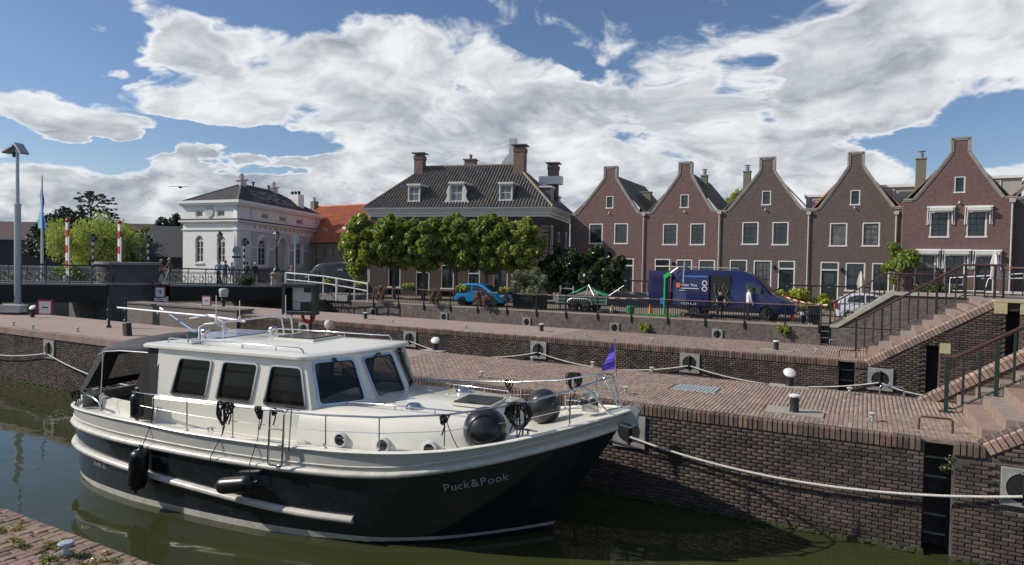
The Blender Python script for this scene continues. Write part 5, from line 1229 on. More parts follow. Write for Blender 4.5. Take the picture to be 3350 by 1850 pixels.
# coils of rope on the rails
def coil(c, n=7, w=.12, h=.30, name='rope_coil', r=0.013, seed=1):
    rd = random.Random(seed); q = MB()
    for i in range(n):
        a = rd.uniform(-.05,.05); pts = []
        for k in range(15):
            t = 2*math.pi*k/14; pts.append((c[0]+a+math.sin(t)*w*rd.uniform(.7,1.0)*.5+a*math.cos(t), c[1]+rd.uniform(-.03,.03), c[2]-h*rd.uniform(.85,1)*(1-math.cos(t))*.5+.03))
        q.tube(pts, r, 5)
    q.tube([(c[0],c[1],c[2]),(c[0]+.03,c[1],c[2]-h),(c[0]-.02,c[1],c[2]-h-.15)],r,5)
    return q.build(name, M_BRP, boat, smooth=60)
coil((-6.15+.5,-1.99,2.15),8,.20,.42,seed=2); coil((-5.50,-1.99,2.15),5,.14,.22,seed=5); coil((-4.82,-1.97,2.13),5,.10,.22,seed=3); coil((-4.52,-1.97,2.13),4,.10,.12,seed=9)
coil((-0.18,-1.30,2.50),14,.34,.44,seed=4); coil((-0.30,-1.32,2.48),9,.22,.30,seed=6); coil((0.05,1.28,2.62),12,.24,.36,seed=7); coil((-1.5,1.78,2.28),5,.10,.22,seed=8); coil((-1.33,-1.74,2.28),5,.09,.16,seed=10)
coil((-10.35,-1.35,1.86),8,.25,.22,seed=12)
for s0,h0,s1,h1 in ((-7.42,2.08,-7.48,1.12),(-5.62,2.1,-5.75,1.0),(-4.82,2.1,-4.86,1.02)):
    q = MB(); p0 = gp(s0,.08); q.tube([(s0,p0.y,h0),(s0,p0.y-.06,1.60),side(s1,1.2,.13),side(s1,h1,.12)],0.008,5); q.build('fender_line', M_BRP, boat)
q = MB(); q.tube([(-1.28,-1.72,2.22),(-1.20,-1.70,2.0),(-1.10,-1.68,1.80),(-1.0,-1.62,1.74)],0.008,5); q.build('loose_line', M_BRP, boat)
# fenders hang from the boat: things of their own
bm4 = Matrix.Translation((-4.93,10.74,WZ))@Matrix.Rotation(BA,4,'Z')
def fender(p, L, r, rot, label, name='fender', rope=True):
    w = bm4@Vector(p); t = thing(name, w, 0, label, 'fender'); t.rotation_euler = rot
    q = MB(); pr = [(0.02,-L/2-.08),(0.035,-L/2-.02)]+[(r*math.sin(a)**.6, -L/2+r*.9*(1-math.cos(a))) for a in [math.pi/2*i/6 for i in range(1,7)]]
    pr += [(x,-z) for x,z in pr[::-1]]; q.lathe(pr,18); q.build('bladder', M_BLK, t, smooth=50)
    q = MB(); q.tube([(-.03,0,L/2+.02),(-.03,0,L/2+.10),(.03,0,L/2+.10),(.03,0,L/2+.02)],.012,6); q.build('eye', M_BLK, t)
    return t
pS = side(-7.50,0.76,.22); fender(pS,0.78,0.17,(0,R(8),BA),'long black fender hanging upright near the stern of the cruiser')
pS = side(-5.10,0.82,.21); fender(pS,0.72,0.15,(0,R(80),BA+R(4)),'black fender lying sideways against the middle of the navy hull')
fender((-8.0,-1.80,1.86),0.50,0.12,(0,0,BA),'black fender tied upright to the stern rail beside the canopy')
def ball(p, r, label):
    t = thing('ball_fender', bm4@Vector(p), BA, label, 'fender'); q = MB(); q.ell((0,0,0),(r,r,r*1.04),24,16); q.lathe([(.06,-r-.06),(.07,-r+.02)],10); q.build('bladder', mat('ball_rubber',(0.022,0.024,0.026),0.3,var=0.2,scale=3), t, smooth=80)
    q = MB(); q.lathe([(.05,-r-.09),(.05,-r-.02)],8); q.build('eye', M_BLK, t)
ball((-0.80,-1.22,2.00),0.37,'big black ball fender on the starboard side of the foredeck')
ball((-0.18,0.05,2.20),0.31,'black ball fender sitting in the middle of the foredeck')
# mast and arch
q = MB(); q.tube([(-7.1,-1.15,3.08),(-7.1,-1.13,3.40),(-7.08,-1.0,3.45),(-6.9,0.7,3.50),(-6.85,1.0,3.45),(-6.85,1.1,3.08)],.018,8); q.tube([(-6.85,-1.0,3.48),(-6.65,.7,3.55),(-6.62,1.05,3.50),(-6.62,1.12,3.1)],.018,8); q.tube([(-7.1,-1.0,3.45),(-6.85,-1.0,3.48)],.02,6)
q.build('radar_arch', mat('white_tube',(0.72,0.72,0.70),0.35,var=0.03), boat, smooth=60)
mast = thing('folded_mast', bm4@Vector((-8.0,0,3.50)), BA, 'long white folded mast lying over the aft canopy of the cruiser', 'mast')
q = MB(); q.tube([(-3.1,0.25,0.06),(0,0,0),(1.1,-.1,-.05)],[.022,.030,.030],8); q.build('spar', MATS['white_tube'], mast, smooth=60)
q = MB(); q.tube([(-1.5,.9,-.18),(.2,-.2,.05),(.4,-.2,.05)],.02,6); q.tube([(.3,-.1,0),(.5,-.1,-.10),(.55,-.1,-.35)],.03,6); q.build('strut', MATS['white_tube'], mast)
hk = thing('boat_hook', bm4@Vector((-8.3,0.1,3.4)), BA, 'blue boat hook lying slanted across the canopy under the mast', 'boat hook')
q = MB(); q.tube([(-1.7,0.5,0.12),(0.2,-.3,-.28)],.018,6); q.build('pole', mat('blue_tube',(0.16,0.33,0.62),0.4,var=0.05), hk); q = MB(); q.tube([(-1.9,.58,.16),(-1.7,.5,.12)],.03,6); q.tube([(-1.85,.56,.15),(-1.9,.5,.06),(-1.84,.45,.02)],.012,5); q.build('hook', M_STEEL, hk)
for x,y in ((-7.35,-.75),(-6.55,.35)):
    q = MB(); q.ell((x,y,3.26),(.12,.09,.07),10,6,rot=(0,R(-25),0)); q.bb(x-.02,y-.02,3.08,x+.02,y+.02,3.24); q.build('searchlight', M_SS, boat, smooth=60)
for x,y,h in ((-6.95,-.2,.42),(-7.0,-.8,.55),(-6.65,0.9,.5)):
    q = MB(); q.tube([(x,y,3.48),(x,y,3.48+h)],.008,5); q.lathe([(.025,3.46),(.025,3.56)],8,(x,y,0)); q.build('antenna', MATS['white_tube'], boat)
q = MB(); q.bb(-7.45,-1.1,3.08,-7.22,-.98,3.28); q.build('side_light', mat('green_box',(0.01,0.06,0.045),.3,var=.1), boat)
q = MB(); q.tube([(-6.2-1,-1.15,3.08),(-6.2-1,-1.15,3.16)],.1,8); q.build('mast_step', MATS['white_tube'], boat)
# jack staff and blue pennant
fs_ = thing('pennant', bm4@Vector((1.14,0,2.86)), BA, 'small violet blue flag on a chrome staff at the bow of the cruiser', 'flag')
q = MB(); q.tube([(0,0,0),(-.04,0,.62)],.012,6); q.lathe([(.04,.62),(.04,.64),(0,.65)],8,(-.04,0,0)); q.build('staff', M_SS, fs_)
q = MB(); n = 8
for j in range(n):
    a0, a1 = j/n, (j+1)/n; f = lambda a,b: (-.03-b*(.05+.20*a)+.01, .02*math.sin(a*9+b*4), .56-.44*a-b*.0-.05*b*a)
    q.add([f(a0,0),f(a0,1),f(a1,1),f(a1,0)],[(0,1,2,3)])
q.v = [(x, y+.01, z) for x,y,z in q.v]; o = q.build('cloth', mat('violet_cloth',(0.10,0.07,0.52),.8,var=.25,scale=20), fs_); md = o.modifiers.new('t','SOLIDIFY'); md.thickness = .003
# lettering on the hull
def on_side(s, h, size, txt, name, m, off=.012, h2=None):
    """each letter is set on the curved hull, following the sheer"""
    x = s
    for ch in txt:
        if ch == ' ': x += size*.18; continue
        me = text_mesh(ch, size, extrude=.001, align='LEFT'); xs = [v.co.x for v in me.vertices]; w = max(xs)
        hh_ = h+(0 if h2 is None else h2*(x-s)); p = side(x, hh_, off); p2 = side(x+.05, hh_+(0 if h2 is None else h2*.05), off); pu = side(x, hh_+.06, off)
        ex = (p2-p).normalized(); ey = (pu-p).normalized(); nz = ex.cross(ey).normalized(); ey = nz.cross(ex)
        me.transform(Matrix.Translation(p)@Matrix((ex,ey,nz)).transposed().to_4x4()); me.materials.clear(); me.materials.append(m); obj(name, me, boat); x += (w+size*.075)*ex.x
M_LET = mat('silver_lettering', (0.42,0.43,0.43), 0.4, var=0.02)
on_side(-1.36,0.99,.215,'Puck&Pook','letter',M_LET,h2=.20)
on_side(-9.35,0.49,.15,'Kent 33','letter',M_LET,h2=-.02)
# ================================================================ FAR LEFT: SHEDS, BRIDGE
a = far(-60,112); sh1 = shed('dark_boarded_building','long low black boarded building with dark red roof at the far left','building',a.x-6,a.y-6,40,12,5.6,3.2,R(28),M_BOARD,M_DRED)
q = MB(); q.bb(-.3,-0.36,5.45,40.3,-0.30,5.62); q.build('gutter', M_ZINC, sh1)
a = far(470,88); shed('black_roofed_barn','black roofed building with a slanted skylight just left of the white gatehouse','building',a.x-1,a.y-1,16,12,3.0,4.4,R(30),M_BOARD,M_BOARD,True)
a = far(470,120); shed('far_house','far house with a dark red ridge behind the black roofed building','house',a.x-4,a.y,26,10,4.5,4.6,R(28),M_BOARD,M_DRED)
a = far(-30,60); q = thing('stone_bank',(a.x,a.y,0),R(28),'pale low wall between the bridge and the black building','wall'); w = MB(); w.bb(-5,0,-.5,34,1,1.9); w.build('wall', M_GSTONE, q)
BR = thing('road_bridge', (-45.5,12.0,0), math.atan2(24.2,5.9), 'dark steel road bridge with ornate iron railings across the canals at left', 'bridge')
zd = lambda x: 1.50-0.66*max(0,min(1,(x+5)/30))
M_GIR = mat('black_green_girder', (0.010,0.014,0.013), 0.5, var=0.2)
def ramp_box(q, xs, y0, y1, zt, zb):
    for a, b in zip(xs[:-1], xs[1:]):
        q.add([(a,y0,zb(a)),(b,y0,zb(b)),(b,y1,zb(b)),(a,y1,zb(a)),(a,y0,zt(a)),(b,y0,zt(b)),(b,y1,zt(b)),(a,y1,zt(a))],[(0,3,2,1),(4,5,6,7),(0,1,5,4),(1,2,6,5),(2,3,7,6),(3,0,4,7)])
for xs in ([-15,-5,4,12.8],[16.6,21,25.4]):
    q = MB(); ramp_box(q, xs, 0.0, 0.25, lambda x: zd(x)-.10, lambda x: zd(x)-1.15); q.build('girder', M_GIR, BR); q = MB(); ramp_box(q, xs, 6.6, 6.8, lambda x: zd(x)-.1, lambda x: zd(x)-1.1); q.build('girder', M_GIR, BR)
    q = MB(); ramp_box(q, xs, 0.25, 6.6, lambda x: zd(x)-.12, lambda x: zd(x)-.5); q.build('deck', M_GIR, BR)
    q = MB(); ramp_box(q, xs, -0.10, 0.22, lambda x: zd(x), lambda x: zd(x)-.10); q.build('kerb', M_ZINC, BR)
q = MB(); ramp_box(q, [-15,-5,4,13.4,17.6,25.4,32], 0.25, 6.6, lambda x: zd(x), lambda x: zd(x)-.11); q.build('road_surface', mat('asphalt',(0.06,0.06,0.06),.9,var=.15), BR)
pan = MB()
for i in range(6): pan.bar((i*.2,0,.05),(i*.2,0,.95),.022,.022)
pan.bar((0,0,.08),(1.2,0,.08),.03,.04); pan.bar((0,0,.80),(1.2,0,.80),.025,.03)
for c in (.3,.9): pan.tube([(c+.22*math.cos(a),0,.43+.22*math.sin(a)) for a in [2*math.pi*i/12 for i in range(12)]],.018,5,closed=True); pan.tube([(c+.10*math.cos(a)*(1+a*.1),-.02,.43+.10*math.sin(a)*(1+a*.1)) for a in [i*.6 for i in range(14)]],.014,4)
for c in (.1,.3,.5,.7,.9,1.1): pan.ell((c,-.01,.88),(.045,.03,.045),6,4)
pan.bar((0,0,0),(0,0,1.1),.05,.05)
pme = None
for x in list(np.arange(-14.4,12.4,1.2))+list(np.arange(16.6,25.2,1.2)):
    if pme is None: o = pan.build('railing_panel', mat('rail_iron',(0.02,0.024,0.024),.4,var=.1), BR); pme = o.data
    else: o = obj('railing_panel', pme, BR)
    o.matrix_basis = Matrix.Translation((x,0.06,zd(x)))@Matrix.Rotation(math.atan(0.022),4,'Y')
q = MB(); ramp_box(q, [-15,-5,12.8], 0.0, .12, lambda x: zd(x)+1.17, lambda x: zd(x)+1.08); ramp_box(q, [16.6,25.4], 0.0, .12, lambda x: zd(x)+1.17, lambda x: zd(x)+1.08); q.build('top_rail', MATS['rail_iron'], BR)
q = MB(); ramp_box(q, [-15,-5,13.4], 6.7, 6.78, lambda x: zd(x)+1.15, lambda x: zd(x)+1.07)
for x in np.arange(-15,13,1.0): q.bb(x,6.7,zd(x),x+.04,6.74,zd(x)+1.1)
q.build('far_railing', MATS['rail_iron'], BR)
pl = thing('bridge_pier', BR.location, 0, 'rounded dark stone pier between the two spans of the bridge', 'pier'); pl.rotation_euler = BR.rotation_euler
M_PIER = brickmat('pier_stone', (0.115,0.115,0.115), (0.09,0.09,0.09), (0.05,0.05,0.05), bw=1.1, bh=0.42, ms=0.012, dirt=(0.20,0.19,0.17), damt=0.35)
def halfell(cx, rx, ry, off=0): return [(cx-rx-off,1.4)]+[(cx-(rx+off)*math.cos(math.pi*i/14), 1.0-(ry+off)*math.sin(math.pi*i/14)) for i in range(15)]+[(cx+rx+off,1.4)]
for (z0,z1,off,nm) in ((-3,1.05,0,'pier_shaft'),(1.05,1.20,.10,'pier_band'),(1.20,2.36,-.05,'pier_parapet'),(2.36,2.52,.06,'pier_cap')):
    q = MB(); q.ext(halfell(14.4,1.85,1.6,off)[::-1],z0,z1,plane='xy'); q.build(nm, M_PIER if 'band' not in nm and 'cap' not in nm else M_GSTONE, pl)
q = MB(); q.bb(12.5,1.4,-3,16.3,7,.9); q.build('pier_body', M_PIER, pl)
for (x0,x1) in ((-15,-6.5),(25.2,33)):
    ab = thing('bridge_abutment', BR.location, 0, 'brick abutment carrying the '+('near end of the bridge at the left edge' if x0 < 0 else 'far end of the bridge by the lamp pedestal'), 'abutment'); ab.rotation_euler = BR.rotation_euler
    q = MB(); q.bb(x0,-.2 if x0 > 0 else 0,-3,x1,7,zd(x0 if x0 > 0 else x1)-.13 if x0 > 0 else .3); q.build('wall', M_FW2, ab)
q = MB(); q.bb(-60,36.6,-3,-36,42,-0.06); struct(q.build('far_quay', M_FW2))
q = MB(); q.bb(-90,26,-3,-56,42,-.1); q.bb(-90,8,-3,-60,26,-.1); struct(q.build('far_bank', M_GROUND))
# ---- lamps and posts
def lamp(x, y, z, h, label, ped=None):
    t = thing('street_lamp', (x,y,z), 0, label, 'street lamp', 'old lanterns on the bridge')
    if ped:
        q = MB()
        for r,a,b in ((.52,0,.15),(.42,.15,.85),(.50,.85,1.0),(.36,1.0,1.12)): q.lathe([(r,a),(r*.96,b)],8,(0,0,0))
        q.build('pedestal', M_STONE, t)
    b = 1.12 if ped else 0
    q = MB(); q.lathe([(.30,b),(.26,b+.15),(.14,b+.3),(.12,b+.5),(.09,b+.6),(.075,h-1.3),(.11,h-1.25),(.06,h-1.15),(.05,h-.75),(.14,h-.70)],12); q.build('post', M_DGREEN, t, smooth=50)
    q = MB(); q.lathe([(.10,h-.68),(.21,h-.22),(0.0,h-.22)],6); q.build('lantern_glass', mat('lantern_glass',(0.35,0.36,0.33),.15,var=.1), t)
    q = MB(); q.lathe([(.27,h-.22),(.25,h-.18),(.12,h-.04),(.05,h),(.05,h+.06),(0,h+.12)],6)
    for k in range(6): a = 2*math.pi*k/6; q.bar((.105*math.cos(a),.105*math.sin(a),h-.68),(.22*math.cos(a),.22*math.sin(a),h-.22),.02)
    q.build('lantern_cap', M_DGREEN, t)
lamp(-39.96,35.82,.82,4.25,'green lantern on a stone pedestal at the right end of the bridge',True)
lamp(-45.12,34.73,.9,4.1,'green lantern standing in front of the white gatehouse')
def post(name, x, y, z, rz, label, cat, group=None): return thing(name,(x,y,z),rz,label,cat,group)
p = far(58,36.8); t = post('camera_pole',p.x,p.y,0,R(10),'tall grey steel mast with two tilted panels on top at the left','mast')
q = MB(); q.lathe([(.26,0),(.26,.12),(.17,.12),(.16,5.6),(.18,5.6),(.18,5.7),(.09,5.75),(.08,8.7),(0,8.7)],12); q.build('pole', M_STEEL, t, smooth=50)
q = MB(); q.box((-.5,0,8.75),(.95,.5,.10),(0,R(-22),0)); q.build('panel', M_STEEL, t); q = MB(); q.box((.3,0,8.75),(.75,.5,.10),(0,R(50),0)); q.build('panel', M_STEEL, t); q = MB(); q.lathe([(.10,8.3),(.14,8.45),(.12,8.6)],8,(-.2,0,0)); q.build('camera', M_BLACK, t)
p = far(138,45); t = post('flagpole',p.x,p.y,.3,0,'white flagpole with a drooping light blue and royal blue flag','flag')
q = MB(); q.lathe([(.09,0),(.05,8.0),(0,8.05)],10); q.build('pole', M_WHITE, t, smooth=40)
q = MB(); n = 10
for j in range(n):
    z0, z1 = 7.2-j*.28, 7.2-(j+1)*.28; w0, w1 = .10+.035*j, .10+.035*(j+1)
    q.add([(-.35*w0/.3,-.04*math.sin(j),z0),(.0,.05,z0),(0,.05,z1),(-.35*w1/.3,-.04*math.sin(j+1),z1)],[(0,1,2,3)],0); q.add([(0,.05,z0),(w0*.9,-.06*math.cos(j),z0),(w1*.9,-.06*math.cos(j+1),z1),(0,.05,z1)],[(0,1,2,3)],1)
q.build('flag', [mat('sky_blue_cloth',(0.25,0.62,0.80),.8,var=.1),mat('royal_blue_cloth',(0.04,0.16,0.70),.8,var=.1)], t, smooth=80)
M_RED = mat('signal_red', (0.55,0.02,0.03), .4, var=.08)
for px, D, lab in ((220,47,'red and white striped raised barrier arm, left one on the bridge'),(390,48,'red and white striped raised barrier arm above the stone pier')):
    p = far(px,D); t = post('bridge_barrier',p.x,p.y,1.2,0,lab,'barrier','raised bridge barriers')
    for k in range(7):
        q = MB(); q.box((0,0,.5+k*.55),(.26,.10,.55)); q.build('stripe', M_RED if k % 2 else M_WHITE, t)
    q = MB(); q.bb(-.2,-.2,-.6,.2,.2,.25); q.build('housing', M_ZINC, t); q = MB(); q.box((.22,0,1.5),(.08,.06,3.2)); q.build('support_rod', M_WHITE, t)
    q = MB(); q.lathe([(.12,4.08),(.14,4.2),(.05,4.35),(0,4.36)],8); q.build('beacon', M_RED, t)
for px, D, lab in ((303,47,'black and white banded signal post between the two barrier arms'),(484,48,'black and white banded signal post right of the stone pier'),(798,50,'banded signal post beside the round sign on the bridge')):
    p = far(px,D); t = post('signal_post',p.x,p.y,1.0,0,lab,'traffic light')
    for k in range(12):
        q = MB(); q.lathe([(.07,k*.24),(.07,k*.24+.24)],8); q.build('band', M_WHITE if k % 2 else M_BLACK, t)
    q = MB(); q.bb(-.12,-.15,2.88,.12,.12,3.45); q.bb(.1,-.12,3.0,.42,.1,3.25); q.build('signal_head', M_BLACK, t)
p = far(773,49); t = post('round_sign',p.x,p.y,1.0,CF and R(28),'grey backed round traffic sign with a plate below in front of the gatehouse corner','sign')
q = MB(); q.lathe([(.30,-.01),(.30,.01)],20,(0,0,2.5),'y'); q.build('disc', M_ZINC, t); q = MB(); q.bb(-.34,-.01,1.92,.34,.01,2.08); q.build('plate', M_BLACK, t); q = MB(); q.lathe([(.03,0),(.03,2.8)],8,(0,.03,0)); q.build('pole', M_ZINC, t)
p = far(965,51); t = post('signpost',p.x,p.y,.6,R(28),'slim pale post with a small square sign before the gatehouse arches','sign')
q = MB(); q.lathe([(.07,0),(.06,4.2)],8); q.build('pole', mat('pale_green_paint',(0.45,0.5,0.47),.5,var=.05), t); q = MB(); q.bb(-.3,-.05,3.5,.3,-.02,4.2); q.build('sign_plate', MATS['pale_grey_paint'], t)
# white ramp rail from the bridge down to the quay
t = thing('white_ramp_rail',(0,0,0),0,'white tubular handrail sloping down from the bridge to the quay','railing')
pts = []
for px, D, z in ((935,49,1.90),(1010,48,1.80),(1058,47.5,1.72),(1102,47,1.60),(1160,46.5,1.42),(1203,46,1.28)): p = far(px,D); pts.append(Vector((p.x,p.y,z)))
o0 = pts[0].copy(); o0.z = 0; t.location = o0; pts = [p-o0 for p in pts]
q = MB(); q.tube(pts,.05,6); q.tube([p-Vector((0,0,.5)) for p in pts],.04,6); q.build('handrail', M_WHITE, t, smooth=60)
for i,p in enumerate(pts): q = MB(); q.lathe([(.08 if i in (0,3) else .05,0),(.08 if i in (0,3) else .04,p.z)],8,(p.x,p.y,0)); q.build('post', M_WHITE, t)
q = MB(); q.bb(-41,36.6,-.1,-33.5,40,.35); q.bb(-41,36.6,.3,-37.5,40,.8); struct(q.build('ramp', MATS['pavement_tiles']))
# ---- quay railing of the upper quay
RL = thing('quay_railing',(-36,36.70,0),0,'long dark iron railing along the edge of the upper quay','railing')
def rail_run(root, P0, P1, posts, sp=0.135, h=1.0, zb=.08, rad=.017, m=None, topm=None, drop=.38, topw=.05, pr=.03):
    P0, P1 = Vector(P0), Vector(P1); L = (P1-P0).length
    q = MB(); q.bar(P0+Vector((0,0,h)),P1+Vector((0,0,h)),topw+.02,topw*.8); q.build('handrail', topm or M_RAILT, root)
    q = MB(); q.bar(P0+Vector((0,0,zb)),P1+Vector((0,0,zb)),.03,.02); q.bar(P0+Vector((0,0,h-.09)),P1+Vector((0,0,h-.09)),.03,.02); q.build('bottom_rail', m or M_BLACK, root)
    b = MB(); b.tube([(0,0,zb),(0,0,h-.08)],rad,4,cap=False); n = int(L/sp); me = None
    for i in range(1,n):
        p = P0.lerp(P1,i/n)
        if me is None: o = b.build('baluster', m or M_BLACK, root); me = o.data
        else: o = obj('baluster', me, root)
        o.location = p
    me = None; b = MB(); b.bb(-pr,-pr,-drop,pr,pr,h-.02)
    for f in posts:
        if me is None: o = b.build('post', m or M_BLACK, root); me = o.data
        else: o = obj('post', me, root)
        o.location = P0.lerp(P1,f)
M_RAILT = mat('weathered_handrail', (0.24,0.15,0.115), .5, var=.2)
xs = [-35.5,-33.34,-31.13,-28.87,-26.7,-24.52,-22.4,-20.2,-18.1,-16.1,-14.05,-11.98,-9.85,-7.78,-5.72,-3.7,-2.1]
rail_run(RL,(0,0,0),(33.9,0,0),[(x+36)/33.9 for x in xs],sp=.13)
RL2 = thing('quay_railing',(-36,36.7,0),R(-72),'short stretch of dark railing turning the corner at the bridge end of the upper quay','railing'); rail_run(RL2,(0,0,0),(3.6,0,0),[0,.5,1],sp=.14)
q = MB(); q.bb(-.1,-.2,-3,3.8,.3,-.02); q.build('corner_wall', M_FW2, RL2)
# stair rails
def stair_rail(label, x0, y, z0, x1, z1, xend, h=1.05, sp=.3, m=M_DGREEN, dens=None):
    t = thing('stair_railing',(x0,y,z0),0,label,'railing'); dx, dz = x1-x0, z1-z0
    q = MB(); q.tube([(-.02,0,h+.05),(.12,0,h+.05),(dx,0,dz+h),(xend-x0,0,dz+h)],.038,8); q.build('handrail', M_REDWOOD, t, smooth=60)
    q = MB(); q.tube([(0,0,.08),(.14,0,.08),(dx,0,dz+.08),(xend-x0,0,dz+.08)],.022,6); q.build('bottom_rail', m, t)
    q = MB(); q.bb(-.035,-.035,-.02,.035,.035,h+.04); q.bb(-.12,-.10,-.02,.12,.10,.02); q.build('post', m, t)
    xx = sp
    while xx < xend-x0-.05:
        zz = dz*(min(xx,dx)-.13)/(dx-.13) if xx > .13 else 0
        big = abs((xx/sp) % 6-3) < .01 or abs(xx-dx) < .1
        q = MB(); r = .035 if big else .021; q.bb(xx-r,-r,zz-(.1 if big else -.08),xx+r,r,zz+h-.02); q.build('post' if big else 'baluster', m, t); xx += sp
    return t
stair_rail('green railing with red brown handrail on the nearest brick stairs',1.46,15.73,0,4.7,2.03,6.5,sp=.27)
stair_rail('dark railing with red brown handrail on the middle brick stairs',-.29,26.0,0,2.75,1.98,3.9,h=1.08,sp=.26,m=mat('dark_brown_paint',(0.03,0.022,0.02),.4,var=.1))
stair_rail('dark brown railing on the farthest stairs beside the upper quay ladder',-1.65,38.15,0,.79,1.65,4.2,h=1.05,sp=.22,m=MATS['dark_brown_paint'])
t = thing('high_railing',(4.9,22.9,1.9),0,'dark railing along the flood bank behind the stairs','railing'); rail_run(t,(-.9,4.2,.1),(4.0,4.2,.1),[0,1],sp=.25,drop=.1)
t = thing('gate_railing',(4.06,44,1.65),0,'white tubular gate railing on the flood bank before the awning house','railing')
q = MB(); q.tube([(0,0,0),(0,0,.85),(3.3,0,1.17),(3.4,0,.15),(.1,0,.15)],.035,6); q.tube([(1.6,0,.15),(1.75,0,.85),(4.2,0,.95)],.03,6); q.tube([(1.6,0,.1),(4.2,0,.05)],.03,6); q.build('tube_frame', M_WHITE, t, smooth=60)
# ---- ladders, grab rails
def ladder(x, y, ztop, zbot, w, label, step=.33):
    t = thing('wall_ladder',(x,y,0),0,label,'ladder')
    for s in (0,w): q = MB(); q.bb(s-.02,-.02,zbot,s+.02,.02,ztop); q.build('rail', M_BLACK, t)
    z = ztop-.25
    while z > zbot: q = MB(); q.bb(0.02,-.03,z,w-.02,.02,z+.035); q.build('rung', mat('worn_steel',(0.30,0.31,0.30),.5,.5,var=.2), t); z -= step
ladder(.95,13.4,-.15,-2.2,.36,'steel rungs sunk in the dark slot of the nearest wall')
ladder(-.68,23.3,-.1,-2.2,.38,'steel rungs sunk in the slot of the middle wall')
ladder(-2.0,36.72,.95,-2.2,.38,'black ladder rising above the edge of the upper quay wall')
for x0,x1,y,lab,m in ((.88,1.38,13.70,'low brown grab rail behind the ladder slot of the nearest wall',M_REDWOOD),(.31,.78,16.9,'steel grab rail at the back edge of the nearest pier',M_SS),(-.74,-.25,23.7,'thin grab rail at the ladder of the middle wall',M_REDWOOD),(-1.17,-.80,27.0,'steel grab rail at the back edge of the middle pier',M_SS)):
    t = thing('grab_rail',(x0,y,0),0,lab,'grab rail'); w = x1-x0; q = MB(); q.tube([(0,0,0),(0,0,.20),(.03,0,.24),(w-.03,0,.24),(w,0,.20),(w,0,0)],.018,7); q.build('tube', m, t, smooth=60)
# ---- mooring recesses with their pins, ropes between
def recess(x, y, z, label, r=.24, s=.68):
    t = thing('mooring_recess',(x,y,z),0,label,'mooring ring','mooring recesses in the lock walls'); s = .60 if x > 2 else s
    me = curve_mesh([[(-s/2,-s/2),(s/2,-s/2),(s/2,s/2),(-s/2,s/2)],[(r*math.cos(a),r*math.sin(a)) for a in [2*math.pi*i/24 for i in range(24)]]],extrude=.03)
    me.transform(Matrix.Translation((0,.0,0))@FRONT); me.materials.clear(); me.materials.append(M_GSTONE); obj('stone_plate', me, t)
    q = MB(); q.lathe([(r,-.02),(r,.35),(0,.36)],20,(0,0,0),'y'); o = q.build('hollow', M_DARK, t); 
    q = MB(); q.tube([(0,-.02,-r-.02),(0,-.02,r+.02)],.035,8); q.ell((0,-.02,r*.9),(.07,.05,.05),8,6); q.build('pin', M_BLACK, t, smooth=60)
for x,lab in ((-26.11,'mooring recess in the far left stretch of the front wall'),(-4.22,'mooring recess behind the bow of the cruiser'),(2.28,'mooring recess at the right edge below the near stairs')): recess(x,12.98,-.60 if x > 0 else -.57,lab)
for x,lab in zip(PL,('left of the man with white hair','right of the cruiser wheelhouse','above the middle of the foredeck','right of the blue pennant','below the middle stairs')): recess(x,22.98,-.50,'mooring recess in the middle wall '+lab)
for i,x in enumerate((-31.15,-25.01,-18.75,-12.96,-7.10)): recess(x,36.71,-.78,'mooring recess in the upper quay wall, '+('first','second','third','fourth','fifth')[i]+' from the left',r=.2,s=.56)
def rope(A, B, sag, label, r=.022, twist=False, grp='slack white ropes along the lock walls'):
    A, B = Vector(A), Vector(B); t = thing('mooring_rope', A, 0, label, 'rope', grp); q = MB(); n = 26; L = (B-A).length
    P = [(B-A)*(i/n)+Vector((0,-.05*math.sin(math.pi*i/n),-sag*4*(i/n)*(1-i/n))) for i in range(n+1)]
    if not twist: q.tube(P,r,6)
    else:
        m_ = int(L/.06); f = lambda u: (B-A)*u+Vector((0,-.05*math.sin(math.pi*u),-sag*4*u*(1-u)))
        for s in range(3):
            pts = []
            for i in range(m_*2+1):
                u = i/(m_*2); a = i*math.pi/2.2+s*2*math.pi/3; pts.append(f(u)+Vector((0,math.cos(a),math.sin(a)))*r*.5)
            q.tube(pts,r*.62,5)
    q.build('strand', M_ROPE, t, smooth=80)
rope((-4.18,12.92,-.68),(2.25,12.92,-.72),.33,'long slack rope from the bow recess to the recess at the right edge',.024,True)
rope((2.33,12.92,-.70),(6.4,12.92,-.7),.3,'rope leaving the picture at the right edge of the front wall')
rope((-26.05,12.90,-.75),(-15.5,12.90,-.75),.62,'rope on the front wall disappearing behind the stern of the cruiser')
rope((-34.0,12.90,-.75),(-26.15,12.90,-.72),.32,'rope on the front wall at the left edge of the picture')
for a,b,s,lab in ((-30.0,-23.75,.35,'rope on the middle wall left of the notice cabinet'),(-23.75,-17.42,.38,'rope on the middle wall behind the wheelhouse'),(-17.42,-11.2,.40,'rope on the middle wall above the foredeck'),(-11.2,-5.35,.36,'rope on the middle wall behind the blue pennant'),(-5.35,.43,.36,'rope on the middle wall above the white capped bollard'),(.43,3.0,.25,'short rope running to the gate slot below the middle stairs')):
    rope((a+.04,22.92,-.60),(b-.04,22.92,-.60),s,lab)
